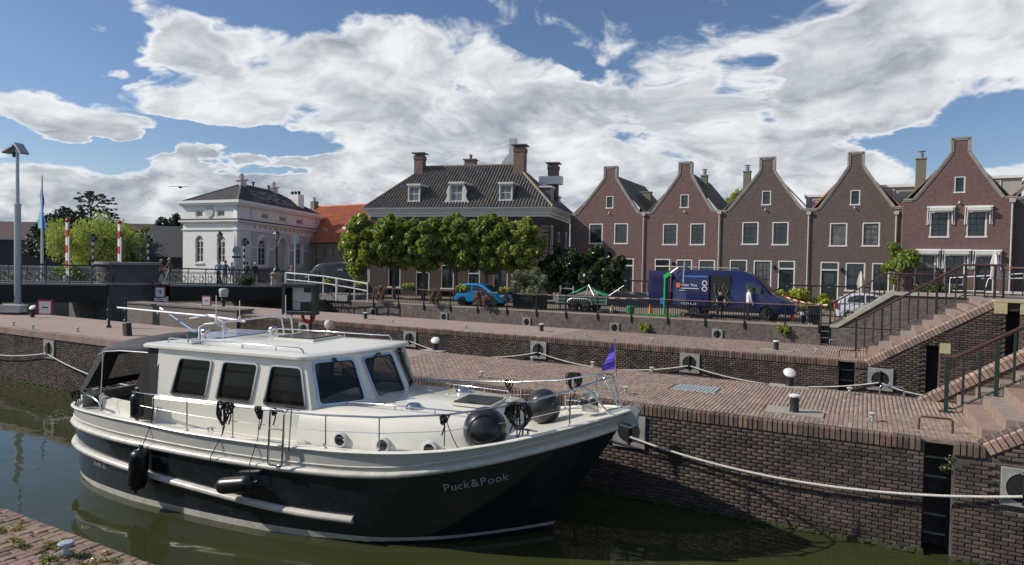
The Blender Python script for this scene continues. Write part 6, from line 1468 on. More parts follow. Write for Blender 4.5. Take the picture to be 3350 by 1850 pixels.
# ---- bollards and cleats
def bollard(x, y, h, label, cap='flat', r=.085):
    t = thing('bollard',(x,y,0.01),0,label,'bollard','bollards on the lock piers')
    q = MB(); q.lathe([(r+.01,0),(r,.02),(r,h),(0,h)],16); q.build('post', M_BLACK, t, smooth=40)
    q = MB()
    if cap == 'flat': q.lathe([(r+.015,h),(r+.02,h+.035),(r*.8,h+.05),(0,h+.052)],16)
    q.build('cap', M_WHITE, t, smooth=50) if cap == 'flat' else None
    if cap == 'mush':
        q.lathe([(0.0,-.05),(.13,-.04),(.145,.0),(.13,.02),(0,.03)],18); o = q.build('cap', M_WHITE, t, smooth=50); o.location = (0,0,h+.10); o.rotation_euler = (R(35),R(15),0)
for x,y,h,lab,c in ((-1.19,13.95,.30,'black bollard with flat white cap on a slab near the front edge',"flat"),(-1.58,17.05,.22,'bollard with round tilted white head at the back of the near pier','mush'),(-12.18,17.4,.22,'white headed bollard at the back edge behind the foredeck rail','mush'),
    (-12.06,25.0,.28,'black bollard on the middle pier behind the wheelhouse',"flat"),(-2.72,24.4,.28,'black bollard on the middle pier left of its ladder','flat'),(-21.6,24.9,.28,'black bollard on the middle pier left end behind the man','flat'),(-33.6,16.0,.35,'white headed bollard beside the red framed sign at far left','mush')): bollard(x,y,h,lab,c)
def small_cleat(x, y, label, s=1.0, mushroom=False):
    t = thing('deck_cleat',(x,y,0),random.uniform(-.5,.5),label,'cleat','small mooring cleats on the paving')
    q = MB(); q.lathe([(.035*s,0),(.028*s,.10*s),(.05*s,.12*s),(.075*s,.15*s),(.03*s,.17*s),(0,.172*s)],12); q.build('post', mat('worn_white_iron',(0.50,0.48,0.43),.6,var=.15), t, smooth=50)
    q = MB(); q.box((-.05*s,0,.035*s),(.13*s,.06*s,.03*s),(0,R(-35),0)); q.bb(-.11*s,-.05*s,0,.09*s,.05*s,.012); q.build('foot', M_GSTONE, t)
CL = [(-8.29,13.84,'near pier just behind the bow of the boat rail'),(-4.62,13.9,'near pier right of the bow recess'),(-4.94,17.0,'back edge of near pier left of the drain'),(-8.43,16.9,'back of near pier above the foredeck'),(-6.61,17.0,'back of near pier left of the pennant'),(.15,13.95,'near pier beside the ladder slot'),(-.28,16.7,'near pier before the steel grab rail'),
      (-30.19,13.7,'far left stretch, left of a pair'),(-28.1,13.4,'far left stretch, right of a pair'),(-26.0,13.9,'far left stretch, alone above the recess'),(-1.44,24.2,'middle pier beside its ladder slot'),(-15.2,24.0,'middle pier above the wheelhouse roof'),(-9.6,23.9,'middle pier above the foredeck'),(-7.0,24.0,'middle pier left of the pennant'),(-24.5,24.2,'middle pier left end'),(-19.2,24.0,'middle pier right of the cabinet')]
for x,y,lab in CL: small_cleat(x,y,'small pale cleat, '+lab)
t = thing('drain_grate',(-3.42,15.46,-.004),R(-1),'pale blue grey slotted drain grate set in the brick paving','drain')
for k in range(11): q = MB(); q.bb(-.47+k*.087,-.33,-.03,-.41+k*.087,.33,.012); q.build('slat', mat('pale_grating',(0.42,0.48,0.48),.5,.2,var=.1), t)
q = MB(); q.bb(-.5,-.36,-.04,.5,.36,-.02); q.build('pit', M_DARK, t); q = MB(); q.bb(-.5,-.36,-.03,.5,-.33,.008); q.bb(-.5,.33,-.03,.5,.36,.008); q.build('frame', MATS['pale_grating'], t)
# near quay mooring cleat
t = thing('mooring_stud',(-6.52,3.38,0),R(20),'pale blue grey mushroom mooring stud on the near brick quay','bollard')
q = MB(); q.lathe([(.075,0),(.065,.12),(.07,.20),(.13,.235),(.145,.27),(.13,.295),(.0,.305)],20); q.build('post', mat('blue_grey_iron',(0.36,0.40,0.45),.5,var=.1), t, smooth=45)
for a in (-.09,.05): q = MB(); q.bar((-.04,a,.13),(-.20,a-.08,0.01),.02,.035); q.build('brace', M_WHITE, t)
stud = t; t.scale = (.46,)*3
# ---- notice cabinet on the near pier
t = thing('notice_cabinet',(-16.9,16.2,0),R(22),'dark green glazed notice cabinet on two black posts behind the cruiser','cabinet')
q = MB(); W_, H_, z0 = 1.16, 1.02, .98
q.bb(-W_/2,-.2,z0,W_/2,-.16,z0+.1); q.bb(-W_/2,-.2,z0+H_-.1,W_/2,-.16,z0+H_); q.bb(-W_/2,-.2,z0+.1,-W_/2+.12,-.16,z0+H_-.1); q.bb(W_/2-.12,-.2,z0+.1,W_/2,-.16,z0+H_-.1); q.bb(-W_/2,-.16,z0,W_/2,.20,z0+.05); q.bb(-W_/2,-.16,z0+H_-.05,W_/2,.20,z0+H_); q.bb(-W_/2,-.16,z0+.05,-W_/2+.04,.2,z0+H_-.05); q.bb(W_/2-.04,-.16,z0+.05,W_/2,.2,z0+H_-.05); q.bb(-W_/2,.17,z0,W_/2,.2,z0+H_); q.build('case', M_DGREEN, t)
q = MB(); q.bb(-W_/2-.05,-.24,z0+H_,W_/2+.05,.24,z0+H_+.05); q.build('lid', mat('grey_green_lid',(0.10,0.12,0.115),.5,var=.1), t)
q = MB(); q.bb(-.5,-.19,z0+.11,.5,-.175,z0+.125); q.build('ledge', M_STEEL, t)
for (a,b,c,d) in ((-.35,.42,-.02,.92),(-.02,.42,.30,.92),(.30,.50,.50,.92),(-.35,.14,-.08,.40)): 
    q = MB(); q.bb(a,.145-random.random()*.01,z0+b,c,.165,z0+d); q.build('paper', mat('paper_white',(0.62,0.62,0.60),.8,var=.05), t)
q = MB(); q.bb(.05,.12,z0+.75,.30,.14,z0+.95); q.build('dark_notice', M_BLACK, t)
for x in (-.35,.35): q = MB(); q.lathe([(.035,0),(.035,z0)],8,(x,.05,0)); q.build('post', M_BLACK, t)
t = thing('lifebuoy',(-16.85,16.5,.90),R(22),'red lifebuoy hanging under the notice cabinet','lifebuoy'); q = MB(); q.tube([(.2*math.cos(a),0,.2*math.sin(a)) for a in [2*math.pi*i/16 for i in range(16)]],.06,8,closed=True); q.build('ring', M_RED, t, smooth=80)
# ---- signs
def frame_sign(x, y, z, w, rz, label, mark, h=None):
    h = h or w; t = thing('navigation_sign',(x,y,0),rz,label,'sign'); q = MB(); q.bb(-w/2,-.02,z,w/2,.02,z+h); q.build('red_frame', mat('sign_crimson',(0.40,0.03,0.07),.5,var=.05), t)
    q = MB(); q.bb(-w/2+.12*w,-.03,z+.10*h,w/2-.12*w,-.021,z+h-.10*h); q.build('white_field', M_WHITE, t)
    if mark == '-': q = MB(); q.bb(-w*.22,-.036,z+h*.46,w*.22,-.031,z+h*.54); q.build('black_bar', M_BLACK, t)
    else:
        me = text_mesh(mark,h*.72,extrude=.003); me.materials.clear(); me.materials.append(M_BLACK); o = obj('digit', me, t); o.matrix_basis = Matrix.Translation((0,-.036,z+h*.24))@FRONT
    q = MB(); q.lathe([(.035,0),(.035,z)],8,(0,.02,0)); q.build('pole', M_BLACK, t); return t
s9 = frame_sign(-43.6,26.6,.18,.95,R(28),'white sign with red frame and the number 9 beside the pier','9'); s9.location = (-40.3,26.6,0.12); s9.scale = (.75,)*3
q = MB(); q.bb(-.5,-.03,-.12,.5,.0,.14); o = q.build('lower_plate', M_WHITE, s9); q = MB(); q.bb(-.3,-.036,-.02,.3,-.031,.05); q.build('teal_line', mat('teal_ink',(0.05,0.2,0.2),.5,var=0), s9)
q = MB(); q.bb(-.72,-.1,-.6,-.62,0,1.6); q.bb(-.85,-.25,.95,-.5,.0,1.3); q.build('signal_lamps', M_BLACK, s9)
frame_sign(-34.75,17.1,-.02,.72,R(30),'red framed white sign with a black dash near the tall pole',"-")
frame_sign(-32.1,23.9,.22,.56,R(20),'small red framed sign with black dash on the gate block','-')
t = thing('grey_cabinet',(-35.9,16.3,0),R(28),'low pale grey equipment box beside the foot of the tall mast','cabinet'); q = MB(); q.bb(-.5,-.25,.1,.45,.25,.40); q.bb(-.55,-.3,.40,.5,.3,.45); q.build('case', mat('pale_grey_paint2',(0.5,0.5,0.5),.5,var=.08), t); q = MB(); q.bb(-.5,-.22,0,.45,.22,.1); q.build('base', M_BLACK, t)
t = thing('green_cabinet',(-36.0,13.4,0),R(28),'dark green cabinet cut by the left edge of the picture','cabinet'); q = MB(); q.bb(-1.4,-.4,0,.0,.4,1.1); q.build('case', M_DGREEN, t); q = MB(); q.bb(-1.45,-.45,1.1,.05,.45,1.16); q.build('lid', M_WHITE, t)
t = thing('gate_post_pair',(-26.6,15.4,0),0,'pair of dark green ribbed posts beyond the folded mast','post')
for dx in (0,.75):
    q = MB(); q.lathe([(.09,0),(.09,.08),(.05,.1),(.05,.3),(.08,.32),(.05,.36),(.05,.7),(.08,.72),(.05,.75),(.05,1.1),(.06,1.2),(0,1.22)],10,(dx,dx*.3,0)); q.build('post', M_DGREEN, t)
t = thing('mooring_post',(-23.4,14.2,0),0,'short dark slanted wooden mooring post behind the canopy','post'); q = MB(); q.box((0,0,.22),(.22,.2,.45),(0,R(-8),0)); q.build('stub', mat('dark_wood',(0.04,0.035,0.03),.8,var=.2), t); q = MB(); q.box((-.03,0,.46),(.26,.24,.03)); q.build('cap', M_GSTONE, t)
t = thing('capstan_lamp',(-31.2,24.3,0),0,'pale bell shaped lamp on a short black stand on the gate block','lamp'); q = MB(); q.lathe([(.2,.75),(.24,.95),(.25,1.15),(.2,1.2),(0,1.22)],14); q.build('shade', mat('lamp_glass_pale',(0.5,0.52,0.48),.3,var=.05), t, smooth=50); q = MB(); q.lathe([(.08,0),(.08,.4),(.16,.55),(.1,.75)],10); q.build('stand', M_BLACK, t)
t = thing('waste_bin',(-34.9,33.0,-.9),0,'dark blue bin at the foot of the corner of the upper quay','bin'); q = MB(); q.lathe([(.3,-.6),(.33,.75),(.3,.8),(0,.8)],14); q.build('drum', mat('navy_paint',(0.02,0.03,0.06),.4,var=.1), t)
# ================================================================ TREES AND PLANTS
def leaves(name, blobs, n, size, m, parent, hang=0.0, surf=0.55, ls=1.6, kind=True, seed=1):
    g = np.random.default_rng(seed); B = np.array(blobs, float); vol = (B[:,3]*B[:,4]*B[:,5])**0.8; k = g.choice(len(B), n, p=vol/vol.sum())
    d = g.normal(size=(n,3)); d /= np.linalg.norm(d, axis=1)[:,None]; r = g.random(n)**(1/3); r = surf+(1-surf)*r if surf > 0 else r; r *= g.uniform(.82,1.12,n)
    P = B[k,:3]+d*r[:,None]*B[k,3:6]
    if hang > 0: P[:,2] -= g.random(n)*hang
    s = size*g.uniform(.6,1.35,n); nrm = d*0.7+g.normal(size=(n,3))*0.75+np.array([0,0,.35]); nrm /= np.linalg.norm(nrm,axis=1)[:,None]
    t = np.cross(nrm, g.normal(size=(n,3))); t /= np.linalg.norm(t,axis=1)[:,None]
    if hang > 0: t = t*.15+np.array([0,0,-1.0]); t /= np.linalg.norm(t,axis=1)[:,None]
    b = np.cross(nrm, t); b /= np.linalg.norm(b,axis=1)[:,None]+1e-9
    L = s*ls/2; Wd = s/2
    V = np.stack([P-t*L[:,None], P+b*Wd[:,None]+nrm*(s*.12)[:,None], P+t*L[:,None], P-b*Wd[:,None]+nrm*(s*.12)[:,None]], 1).reshape(-1,3)
    me = bpy.data.meshes.new(name); me.vertices.add(len(V)); me.vertices.foreach_set('co', V.astype('f').ravel()); me.loops.add(n*4); me.loops.foreach_set('vertex_index', np.arange(n*4, dtype='i'))
    me.polygons.add(n); me.polygons.foreach_set('loop_start', np.arange(0,n*4,4,dtype='i')); me.polygons.foreach_set('loop_total', np.full(n,4,'i')); me.update(calc_edges=True); me.materials.append(m)
    return obj(name, me, parent)
def leafmat(name, c, trans=.35, rough=.36, isl=.9): return mat(name, c, rough, var=.3, scale=1.1, island=isl, spec=.6, trans=trans)
M_BARK = mat('bark', (0.09,0.075,0.06), .9, var=.3, scale=8, bump=.5)
M_LIME = leafmat('lime_leaf', (0.20,0.255,0.06)); M_LIMEY = leafmat('lime_leaf_yellow', (0.26,0.30,0.065)); M_DKL = leafmat('dark_glossy_leaf', (0.045,0.070,0.022), .15, .28)
M_WIL = leafmat('willow_leaf', (0.33,0.37,0.11), .3, .5, .6); M_EVG = leafmat('evergreen_leaf', (0.030,0.048,0.020), .1, .6); M_HEDGE = leafmat('hedge_leaf',(0.10,0.13,0.03))
def clumps(c, R3, n, r, seed, flat=1.0):
    rd = random.Random(seed); out = []
    for i in range(n):
        while True:
            p = Vector((rd.uniform(-1,1),rd.uniform(-1,1),rd.uniform(-1,1)))
            if p.length < 1: break
        p = p*(.55+.45*p.length); k = r*rd.uniform(.6,1.2); out.append((c[0]+p.x*R3[0],c[1]+p.y*R3[1],c[2]+p.z*R3[2],k,k,k*flat))
    return out
def tree(name, label, x, y, z, th, cc, R3, m, n=6000, size=.12, nc=26, r=.55, seed=1, tr=.14, cat='tree', group=None, hang=0, surf=.5, branches=7, extra=()):
    t = thing(name,(x,y,z),0,label,cat,group); rd = random.Random(seed)
    q = MB(); q.tube([(0,0,-.1),(rd.uniform(-.08,.08),0,th*.5),(0,0,th),(0,0,th+R3[2]*.6)],[tr*1.25,tr,tr*.85,tr*.3],9); q.build('trunk', M_BARK, t, smooth=60)
    q = MB()
    for i in range(branches):
        a = 2*math.pi*i/branches+rd.random(); e = Vector((cc[0]+R3[0]*.75*math.cos(a),cc[1]+R3[1]*.75*math.sin(a),cc[2]+R3[2]*rd.uniform(-.2,.6))); s0 = Vector((0,0,th*rd.uniform(.8,1.1)))
        q.tube([s0,s0.lerp(e,.5)+Vector((0,0,.15)),e],[tr*.5,tr*.32,tr*.1],6)
    q.build('branches', M_BARK, t, smooth=60)
    leaves('crown', clumps(cc,R3,nc,r,seed)+list(extra), n, size, m, t, hang=hang, surf=surf if R3[2] > 2.1 else .25, seed=seed)
    return t
lt = [(1195,50.6,0,1.5,M_LIMEY,'leftmost lime tree with yellow green leaves beside the orange roof'),(1290,50.2,.15,1.35,M_LIME,'second lime tree from the left in front of the inn'),(1385,49.7,.0,1.3,M_LIME,'third lime tree from the left, in front of the left dormer'),
      (1490,49.1,.2,1.35,M_LIME,'fourth lime tree, below the scrolled middle dormer'),(1590,48.6,0,1.3,M_LIME,'fifth lime tree, above the roof of the blue car'),(1690,48.2,-.1,1.3,M_LIMEY,'rightmost lime tree at the corner of the inn')]
for i,(px,D,dz,rr,m,lab) in enumerate(lt):
    p = far(px,D); tree('lime_tree',lab,p.x,p.y,0.0,2.3,(0,0,4.25+dz),(rr+.8,1.4,2.05),m,n=18000,size=.17,nc=140,r=.36,seed=20+i,group='pollarded lime trees before the inn',
         extra=[(-.9,0,2.4,.7,.6,.9),(-.6,0,1.6,.4,.4,.7)] if i == 0 else ())
tree('glossy_tree','dark glossy leaved tree between the inn and the first gabled house',-19.6,43.8,0,1.0,(0,0,2.5),(1.9,1.4,1.65),M_DKL,n=9000,size=.17,nc=60,r=.42,seed=41)
tree('glossy_tree','dark glossy leaved tree hiding the lower left of the first gabled house',-16.7,44.2,0,1.0,(0,0,2.5),(1.75,1.4,1.6),M_DKL,n=9000,size=.17,nc=55,r=.42,seed=42)
tree('small_tree','small green tree between the brown house and the awning house',1.7,47.0,1.0,1.2,(0,0,2.3),(.85,.8,1.25),M_LIME,n=2600,size=.13,nc=14,r=.42,seed=43,tr=.06)
tree('hidden_tree','tip of a green tree showing between the second and third gables',-9.6,62,0,5,(0,0,8.5),(1.6,1.5,1.6),M_LIMEY,n=1800,size=.2,nc=12,r=.7,seed=44)
p = far(300,86); wt = tree('willow_tree','big pale green weeping willow behind the bridge','x' and p.x,p.y,0,3.4,(0,0,5.5),(4.8,4.4,2.8),M_WIL,n=17000,size=.16,nc=44,r=1.1,seed=51,tr=.35,hang=2.2)
p = far(395,88); tree('willow_tree','right hand weeping willow behind the black and white post',p.x,p.y,0,3,(0,0,5.2),(3.8,3.5,2.7),M_WIL,n=11000,size=.16,nc=30,r=1.1,seed=52,tr=.3,hang=2.2)
p = far(215,98); tree('dark_tree','dark round tree left behind the willow',p.x,p.y,0,3,(0,0,6.6),(3.4,3.5,3.2),M_EVG,n=9000,size=.3,nc=30,r=1.4,seed=53,tr=.4)
p = far(150,104); tree('dark_tree','low dark trees left of the willow over the boarded roof',p.x,p.y,0,2,(0,0,4.2),(4.0,3,2.4),M_EVG,n=5000,size=.3,nc=22,r=1.2,seed=54,tr=.3)
p = far(450,102); tree('far_tree','far green tree above the black roofed barn',p.x,p.y,0,3,(0,0,5.8),(4.0,3.4,2.2),M_HEDGE,n=5000,size=.28,nc=22,r=1.2,seed=55,tr=.3)
p = far(575,110); tree('far_tree','dark far tree touching the left edge of the gatehouse',p.x,p.y,0,4,(0,0,8.2),(2.8,2.8,2.0),M_EVG,n=4000,size=.28,nc=18,r=1.1,seed=56,tr=.3)
# cedar with open tiers
p = far(300,99); cd = thing('cedar_tree',(p.x,p.y,0),0,'open branched cedar rising above the willow','tree')
q = MB(); q.tube([(0,0,0),(.2,0,6),(-.3,0,10),(-1.2,0,12.6)],[.4,.3,.15,.05],8); q.build('trunk', M_BARK, cd)
bl = []; q = MB()
for a,zz,L in ((-2.6,11.6,2.4),(-1.5,12.4,1.6),(1.2,11.9,2.4),(3.2,11.2,2.6),(-2.0,10.2,2.0),(2.0,10.0,3.0),(3.9,9.6,2.0),(5.2,8.9,1.4),(-3.2,9.2,1.5),(4.9,8.0,1.5),(7.4,7.4,.8)):
    q.tube([(0,0,zz-1.2),(a*.6,0,zz-.3),(a,0,zz)],[.12,.08,.03],5)
    for k in range(16): bl.append((a+random.uniform(-1,1)*L*.55,random.uniform(-.9,.9),zz+random.uniform(-.5,.4),random.uniform(.15,.4),.3,random.uniform(.06,.2)))
q.build('branches', M_BARK, cd); leaves('crown', bl, 5000, .16, M_EVG, cd, surf=.2, seed=60)
# planting
def bush(name, label, x, y, z, R3, m, n, size, seed, spiky=False, cat='bush', group=None, nc=12, r=.3, hang=0):
    t = thing(name,(x,y,z),0,label,cat,group); leaves('foliage', clumps((0,0,R3[2]),R3,nc,r,seed), n, size, m, t, surf=.2, hang=hang, ls=4.0 if spiky else 1.6, seed=seed)
    q = MB()
    for i in range(5): a = i*1.3; q.tube([(0,0,0),(R3[0]*.5*math.cos(a),R3[1]*.5*math.sin(a),R3[2]*1.1)],[.02,.008],4)
    q.build('stems', M_BARK, t); return t
t = bush('olive_shrub','large grey green spiky shrub in a tub at the quay railing','x' and -19.0,37.6,.85,(1.35,.8,.85),leafmat('grey_green_leaf',(0.20,0.22,0.13),.2,.6),4200,.07,71,True,nc=30,r=.35)
q = thing('planter_tub',(-19.0,37.6,0),0,'big dark green tub holding the spiky shrub','planter'); w = MB(); w.box((0,0,.45),(1.9,1.0,.9),taper=1.08); w.build('tub', M_DGREEN, q); w = MB(); w.bb(-1.05,-.6,.86,1.05,.6,.93); w.build('rim', M_DGREEN, q)
M_YG = leafmat('yellow_green_leaf',(0.33,0.36,0.05),.3,.5); M_DRY = leafmat('dry_brown_leaf',(0.22,0.13,0.09),.2,.7)
for i,(x,z) in enumerate(((-35.6,.86),(-31.9,.9),(-27.9,.9),(-23.7,.88),(-20.3,.88))):
    lab = ('left of the corner','right of the leaning man','before the leftmost windows','over the tail of the blue car','over the nose of the blue car')[i]
    t = thing('flower_box',(x,36.62,z),0,'black railing box with bright yellow green plants, '+lab,'flower box','flower boxes on the quay railing'); q = MB(); q.box((0,0,.1),(.85,.24,.22),taper=1.1); q.build('box', M_BLACK, t)
    leaves('plants', clumps((0,0,.34),(.52,.17,.18),12,.14,80+i), 700, .07, M_YG, t, surf=.1, seed=80+i)
for i,(x,lab) in enumerate(((-30.4,'left'),(-25.9,'middle'),(-21.8,'before the blue car door, with red flowers'))):
    t = thing('hanging_plant',(x,36.55,.55),0,'dried brown hanging plants on the quay railing, '+lab,'plant','dried hanging plants on the railing'); leaves('stems', clumps((0,0,.1),(.70,.16,.46),18,.18,90+i), 1500, .06, M_DRY, t, surf=.1, hang=.25, ls=2.5, seed=90+i)
    q = MB(); q.box((0,.02,.32),(.9,.2,.1)); q.build('trough', M_BLACK, t)
    if i == 2: leaves('red_flowers', [(-.45,-.1,.15,.14,.06,.25)], 60, .05, mat('red_petal',(0.5,0.04,0.08),.6,var=.2), t, seed=97)
for i,(x,y,z,r3,lab) in enumerate(((-3.9,44.4,.1,(1.3,.7,.75),'tall weedy green plants left of the black front door'),(-5.9,44.8,.1,(1.0,.7,.65),'leafy plants behind the nose of the blue van'),(-2.3,44.2,.1,(.8,.6,.6),'yellow green plants near the farthest stairs'),(3.1,46.3,1.55,(1.6,.5,.35),'grassy planting at the foot of the awning house'),(-27.5,47.2,0,(.8,.4,.4),'low plants at the foot of the inn wall'),(-40.5,33.6,.9,(.5,.4,.3),'little bush on the quay by the lamp pedestal'))):
    bush('garden_plants',lab,x,y,z,r3,M_YG if i in (0,2) else M_HEDGE,2200 if i < 4 else 500,.11,100+i,cat='plant')
p = far(240,60); bush('bright_bush','bright green bush left of the willow behind the bridge railing',p.x,p.y,.3,(1.9,1.2,1.2),leafmat('bright_leaf',(0.13,0.26,0.03)),2500,.13,110,nc=16,r=.6)
for px in (20,110,180): p = far(px,54); bush('reed_bush','dark green waterside bush seen through the bridge railing'+{20:' at the left edge',110:' beside the flagpole',180:' left of the striped arm'}[px],p.x,p.y,-.8,(1.8,.9,.9),M_HEDGE,1500,.12,120+px,nc=14,r=.5)
# weeds in the joints of the near quay and under walls
def weeds(name, spots, m, n, size, label=None, parent=None, spread=.12, hgt=.05):
    bl = []
    for x,y,z in spots:
        for k in range(4): bl.append((x+random.gauss(0,spread),y+random.gauss(0,spread*.5),z+hgt*.4,random.uniform(.03,.09),random.uniform(.02,.05),hgt*random.uniform(.4,1)))
    return stuff(leaves(name, bl, n, size, m, parent, surf=.1, ls=2.2, seed=len(spots)))
weeds('joint_weeds',[(-6.45,3.25,0),(-6.2,3.3,0),(-6.35,3.45,0),(-7.7,3.35,0),(-8.0,3.2,0),(-7.3,3.25,0),(-8.6,3.5,0),(-8.3,3.3,0),(-7.0,3.3,0),(-6.8,3.45,0),(-6.0,3.45,0),(-7.5,3.1,0),(-6.3,3.15,0)],leafmat('weed_leaf',(0.17,0.18,0.06)),1500,.015,parent=near,spread=.10,hgt=.035)
weeds('dry_weeds',[(-6.9,3.6,0),(-6.15,3.5,0),(-6.3,3.35,0),(-7.4,3.5,0),(-8.2,3.4,0),(-6.7,3.3,0),(-8.8,3.4,0)],leafmat('dry_weed',(0.30,0.23,0.12)),900,.016,parent=near,spread=.15,hgt=.03)
weeds('slot_weeds',[(1.30,13.05,-.35),(1.28,13.05,-.5),(1.2,16.95,.05),(1.35,16.9,.05)],MATS['weed_leaf'],260,.03,parent=front,spread=.05,hgt=.10)
for x,z in ((-11.1,-.55),(-3.7,-.25)):
    t = thing('wall_plant',(x,36.6,z),0,'small yellowing plant growing from the upper quay wall'+(' below the green crane' if x < -5 else ' near the ladder'),'plant'); leaves('leaves', clumps((0,0,0),(.35,.08,.22),8,.12,7), 260, .07, M_YG, t, surf=.1, hang=.15, seed=3)
# ================================================================ VEHICLES
M_TYRE = mat('tyre_rubber',(0.018,0.018,0.018),.8,var=.1); M_RIM = mat('alloy_rim',(0.5,0.5,0.5),.3,.7,var=.05); M_CARG = mat('car_glass',(0.02,0.024,0.028),.05,var=.3,spec=.8)
def wheel(parent, x, y, r, w, rim=M_RIM, spokes=5):
    q = MB(); q.lathe([(r*.62,-w/2),(r*.92,-w/2),(r,-w*.35),(r,w*.35),(r*.92,w/2),(r*.62,w/2)],20,(x,y,r),'y'); t = q.build('wheel', M_TYRE, parent, smooth=40)
    q = MB(); q.lathe([(0,-w*.42),(r*.14,-w*.42),(r*.16,-w*.30),(r*.55,-w*.25),(r*.62,-w*.48),(r*.64,-w*.3)],20,(x,y,r),'y')
    for k in range(spokes): a = 2*math.pi*k/spokes; q.bar((x+r*.1*math.cos(a),y-w*.38,r+r*.1*math.sin(a)),(x+r*.6*math.cos(a),y-w*.42,r+r*.6*math.sin(a)),r*.13,.02)
    q.build('rim', rim, t)
def side_loft(parent, prof, w, m, name, tum=0.0, zb=.9, zt=1.5, bev=.06, front_taper=.0):
    """body from a side profile: edges rolled in, upper part leaning inwards"""
    c = Vector((sum(p[0] for p in prof)/len(prof), sum(p[1] for p in prof)/len(prof))); secs = []
    xs = [p[0] for p in prof]; xa, xb = min(xs), max(xs)
    for y, k in ((-w/2, bev),(-w/2+bev*.4, bev*.35),(-w/2+bev*1.2, 0),(w/2-bev*1.2, 0),(w/2-bev*.4, bev*.35),(w/2, bev)):
        s = []
        for px_, pz in prof:
            v = Vector((px_,pz))-c; L = v.length; v2 = c+v*(1-k/max(L,.01)); t = max(0,(pz-zb)/(zt-zb)); e = min(px_-xa, xb-px_); ft = 1-front_taper*max(0,1-e/.6)**2
            s.append((v2.x, y*(1-tum*t)*ft, v2.y))
        secs.append(s)
    q = MB(); q.loft(secs); o = q.build(name, m, parent); fixn(o.data); soft(o.data, 32); return o
def arc(cx, cz, r, a0, a1, n=8): return [(cx+r*math.cos(R(a0+(a1-a0)*i/n)), cz+r*math.sin(R(a0+(a1-a0)*i/n))) for i in range(n+1)]
def side_panes(parent, polys, w, tum, zb, zt, m=M_CARG, name='side_window', off=.012):
    for pl_ in polys:
        for sg in (-1,1):
            q = MB(); vs = [(x, sg*(w/2*(1-tum*max(0,(z-zb)/(zt-zb)))+off*.5), z) for x,z in pl_]; vs2 = [(x, y-sg*.03, z) for x,y,z in vs]; n = len(vs)
            q.add(vs+vs2, [tuple(range(n)),tuple(range(2*n-1,n-1,-1))]+[(i,(i+1)%n,(i+1)%n+n,i+n) for i in range(n)]); o = q.build(name, m, parent); fixn(o.data)
def hatchback(x, y, rz, label, paint, L=3.75, rear_light=True):
    t = thing('hatchback_car',(x,y,0),rz,label,'car'); w = 1.62
    body = [(.12,.28)]+arc(.66,.30,.33,180,0)+[(1.4,.22),(2.3,.22)]+arc(2.98,.30,.33,180,0)+[(3.62,.26),(3.74,.42),(3.72,.66),(3.55,.80),(3.1,.92),(2.72,1.0),(.35,1.02),(.10,.98),(.03,.75),(.04,.45)]
    side_loft(t, body, w, paint, 'body', bev=.07, front_taper=.16)
    gh = [(.12,.96),(.22,1.22),(.50,1.42),(1.0,1.50),(1.65,1.50),(2.15,1.38),(2.95,.93)]
    side_loft(t, gh, w-.06, paint, 'cabin', tum=.16, zb=.95, zt=1.5, bev=.05)
    side_panes(t, [[(.55,1.04),(.62,1.28),(.95,1.40),(1.32,1.42),(1.32,1.03)],[(1.42,1.03),(1.42,1.42),(1.80,1.39),(2.12,1.27),(2.55,1.02)]], w-.03, .16, .95, 1.5)
    q = MB(); a = [(2.18,1.37),(2.93,.96)]; q.add([(a[0][0]+.03,-.60,a[0][1]+.01),(a[0][0]+.03,.60,a[0][1]+.01),(a[1][0]+.02,.70,a[1][1]+.02),(a[1][0]+.02,-.70,a[1][1]+.02)],[(0,1,2,3)]); q.build('windscreen', M_CARG, t)
    q = MB(); q.add([(.09,-.60,1.0),(.09,.60,1.0),(.40,.52,1.38),(.40,-.52,1.38)],[(0,1,2,3)]); q.build('rear_window', M_CARG, t)
    for xx in (.66,2.98):
        for sg in (-1,1): wheel(t,xx,sg*(w/2-.09),.29,.19)
        q = MB(); q.lathe([(.33,-.7),(.33,.7)],14,(xx,0,.31),'y'); q.build('wheel_arch', M_DARK, t)
    for sg in (-1,1):
        q = MB(); q.ell((3.52,sg*.60,.70),(.20,.16,.10),10,6); q.build('headlight', mat('headlight_glass',(0.6,0.62,0.62),.15,var=.03), t)
        q = MB(); q.bb(.0,sg*.70-.08,.72,.10,sg*.70+.08,1.0); q.build('tail_light', mat('tail_red',(0.45,0.01,0.02),.3,var=.05), t)
        q = MB(); q.ell((2.35,sg*.86,1.0),(.10,.08,.07),8,6); q.build('mirror', paint, t)
        q = MB(); q.bb(1.52,sg*.815-.01,.84,1.66,sg*.815+.01,.87); q.build('door_handle', paint, t)
    q = MB(); q.bb(3.66,-.35,.32,3.75,.35,.55); q.build('grille', M_BLACK, t)
    return t
hatchback(-24.7,37.85,R(8),'bright blue small hatchback parked behind the quay railing',mat('bright_blue_paint',(0.012,0.27,0.62),.25,var=.03,coat=.8))
c2 = hatchback(0,0,0,'white hatchback with red tail lights behind the farthest stairs',mat('car_white_paint',(0.62,0.64,0.66),.25,var=.03,coat=.8)); c2.location = (-1.6,41.0,0); c2.rotation_euler = (0,0,R(6)); c2.scale = (1.05,)*3
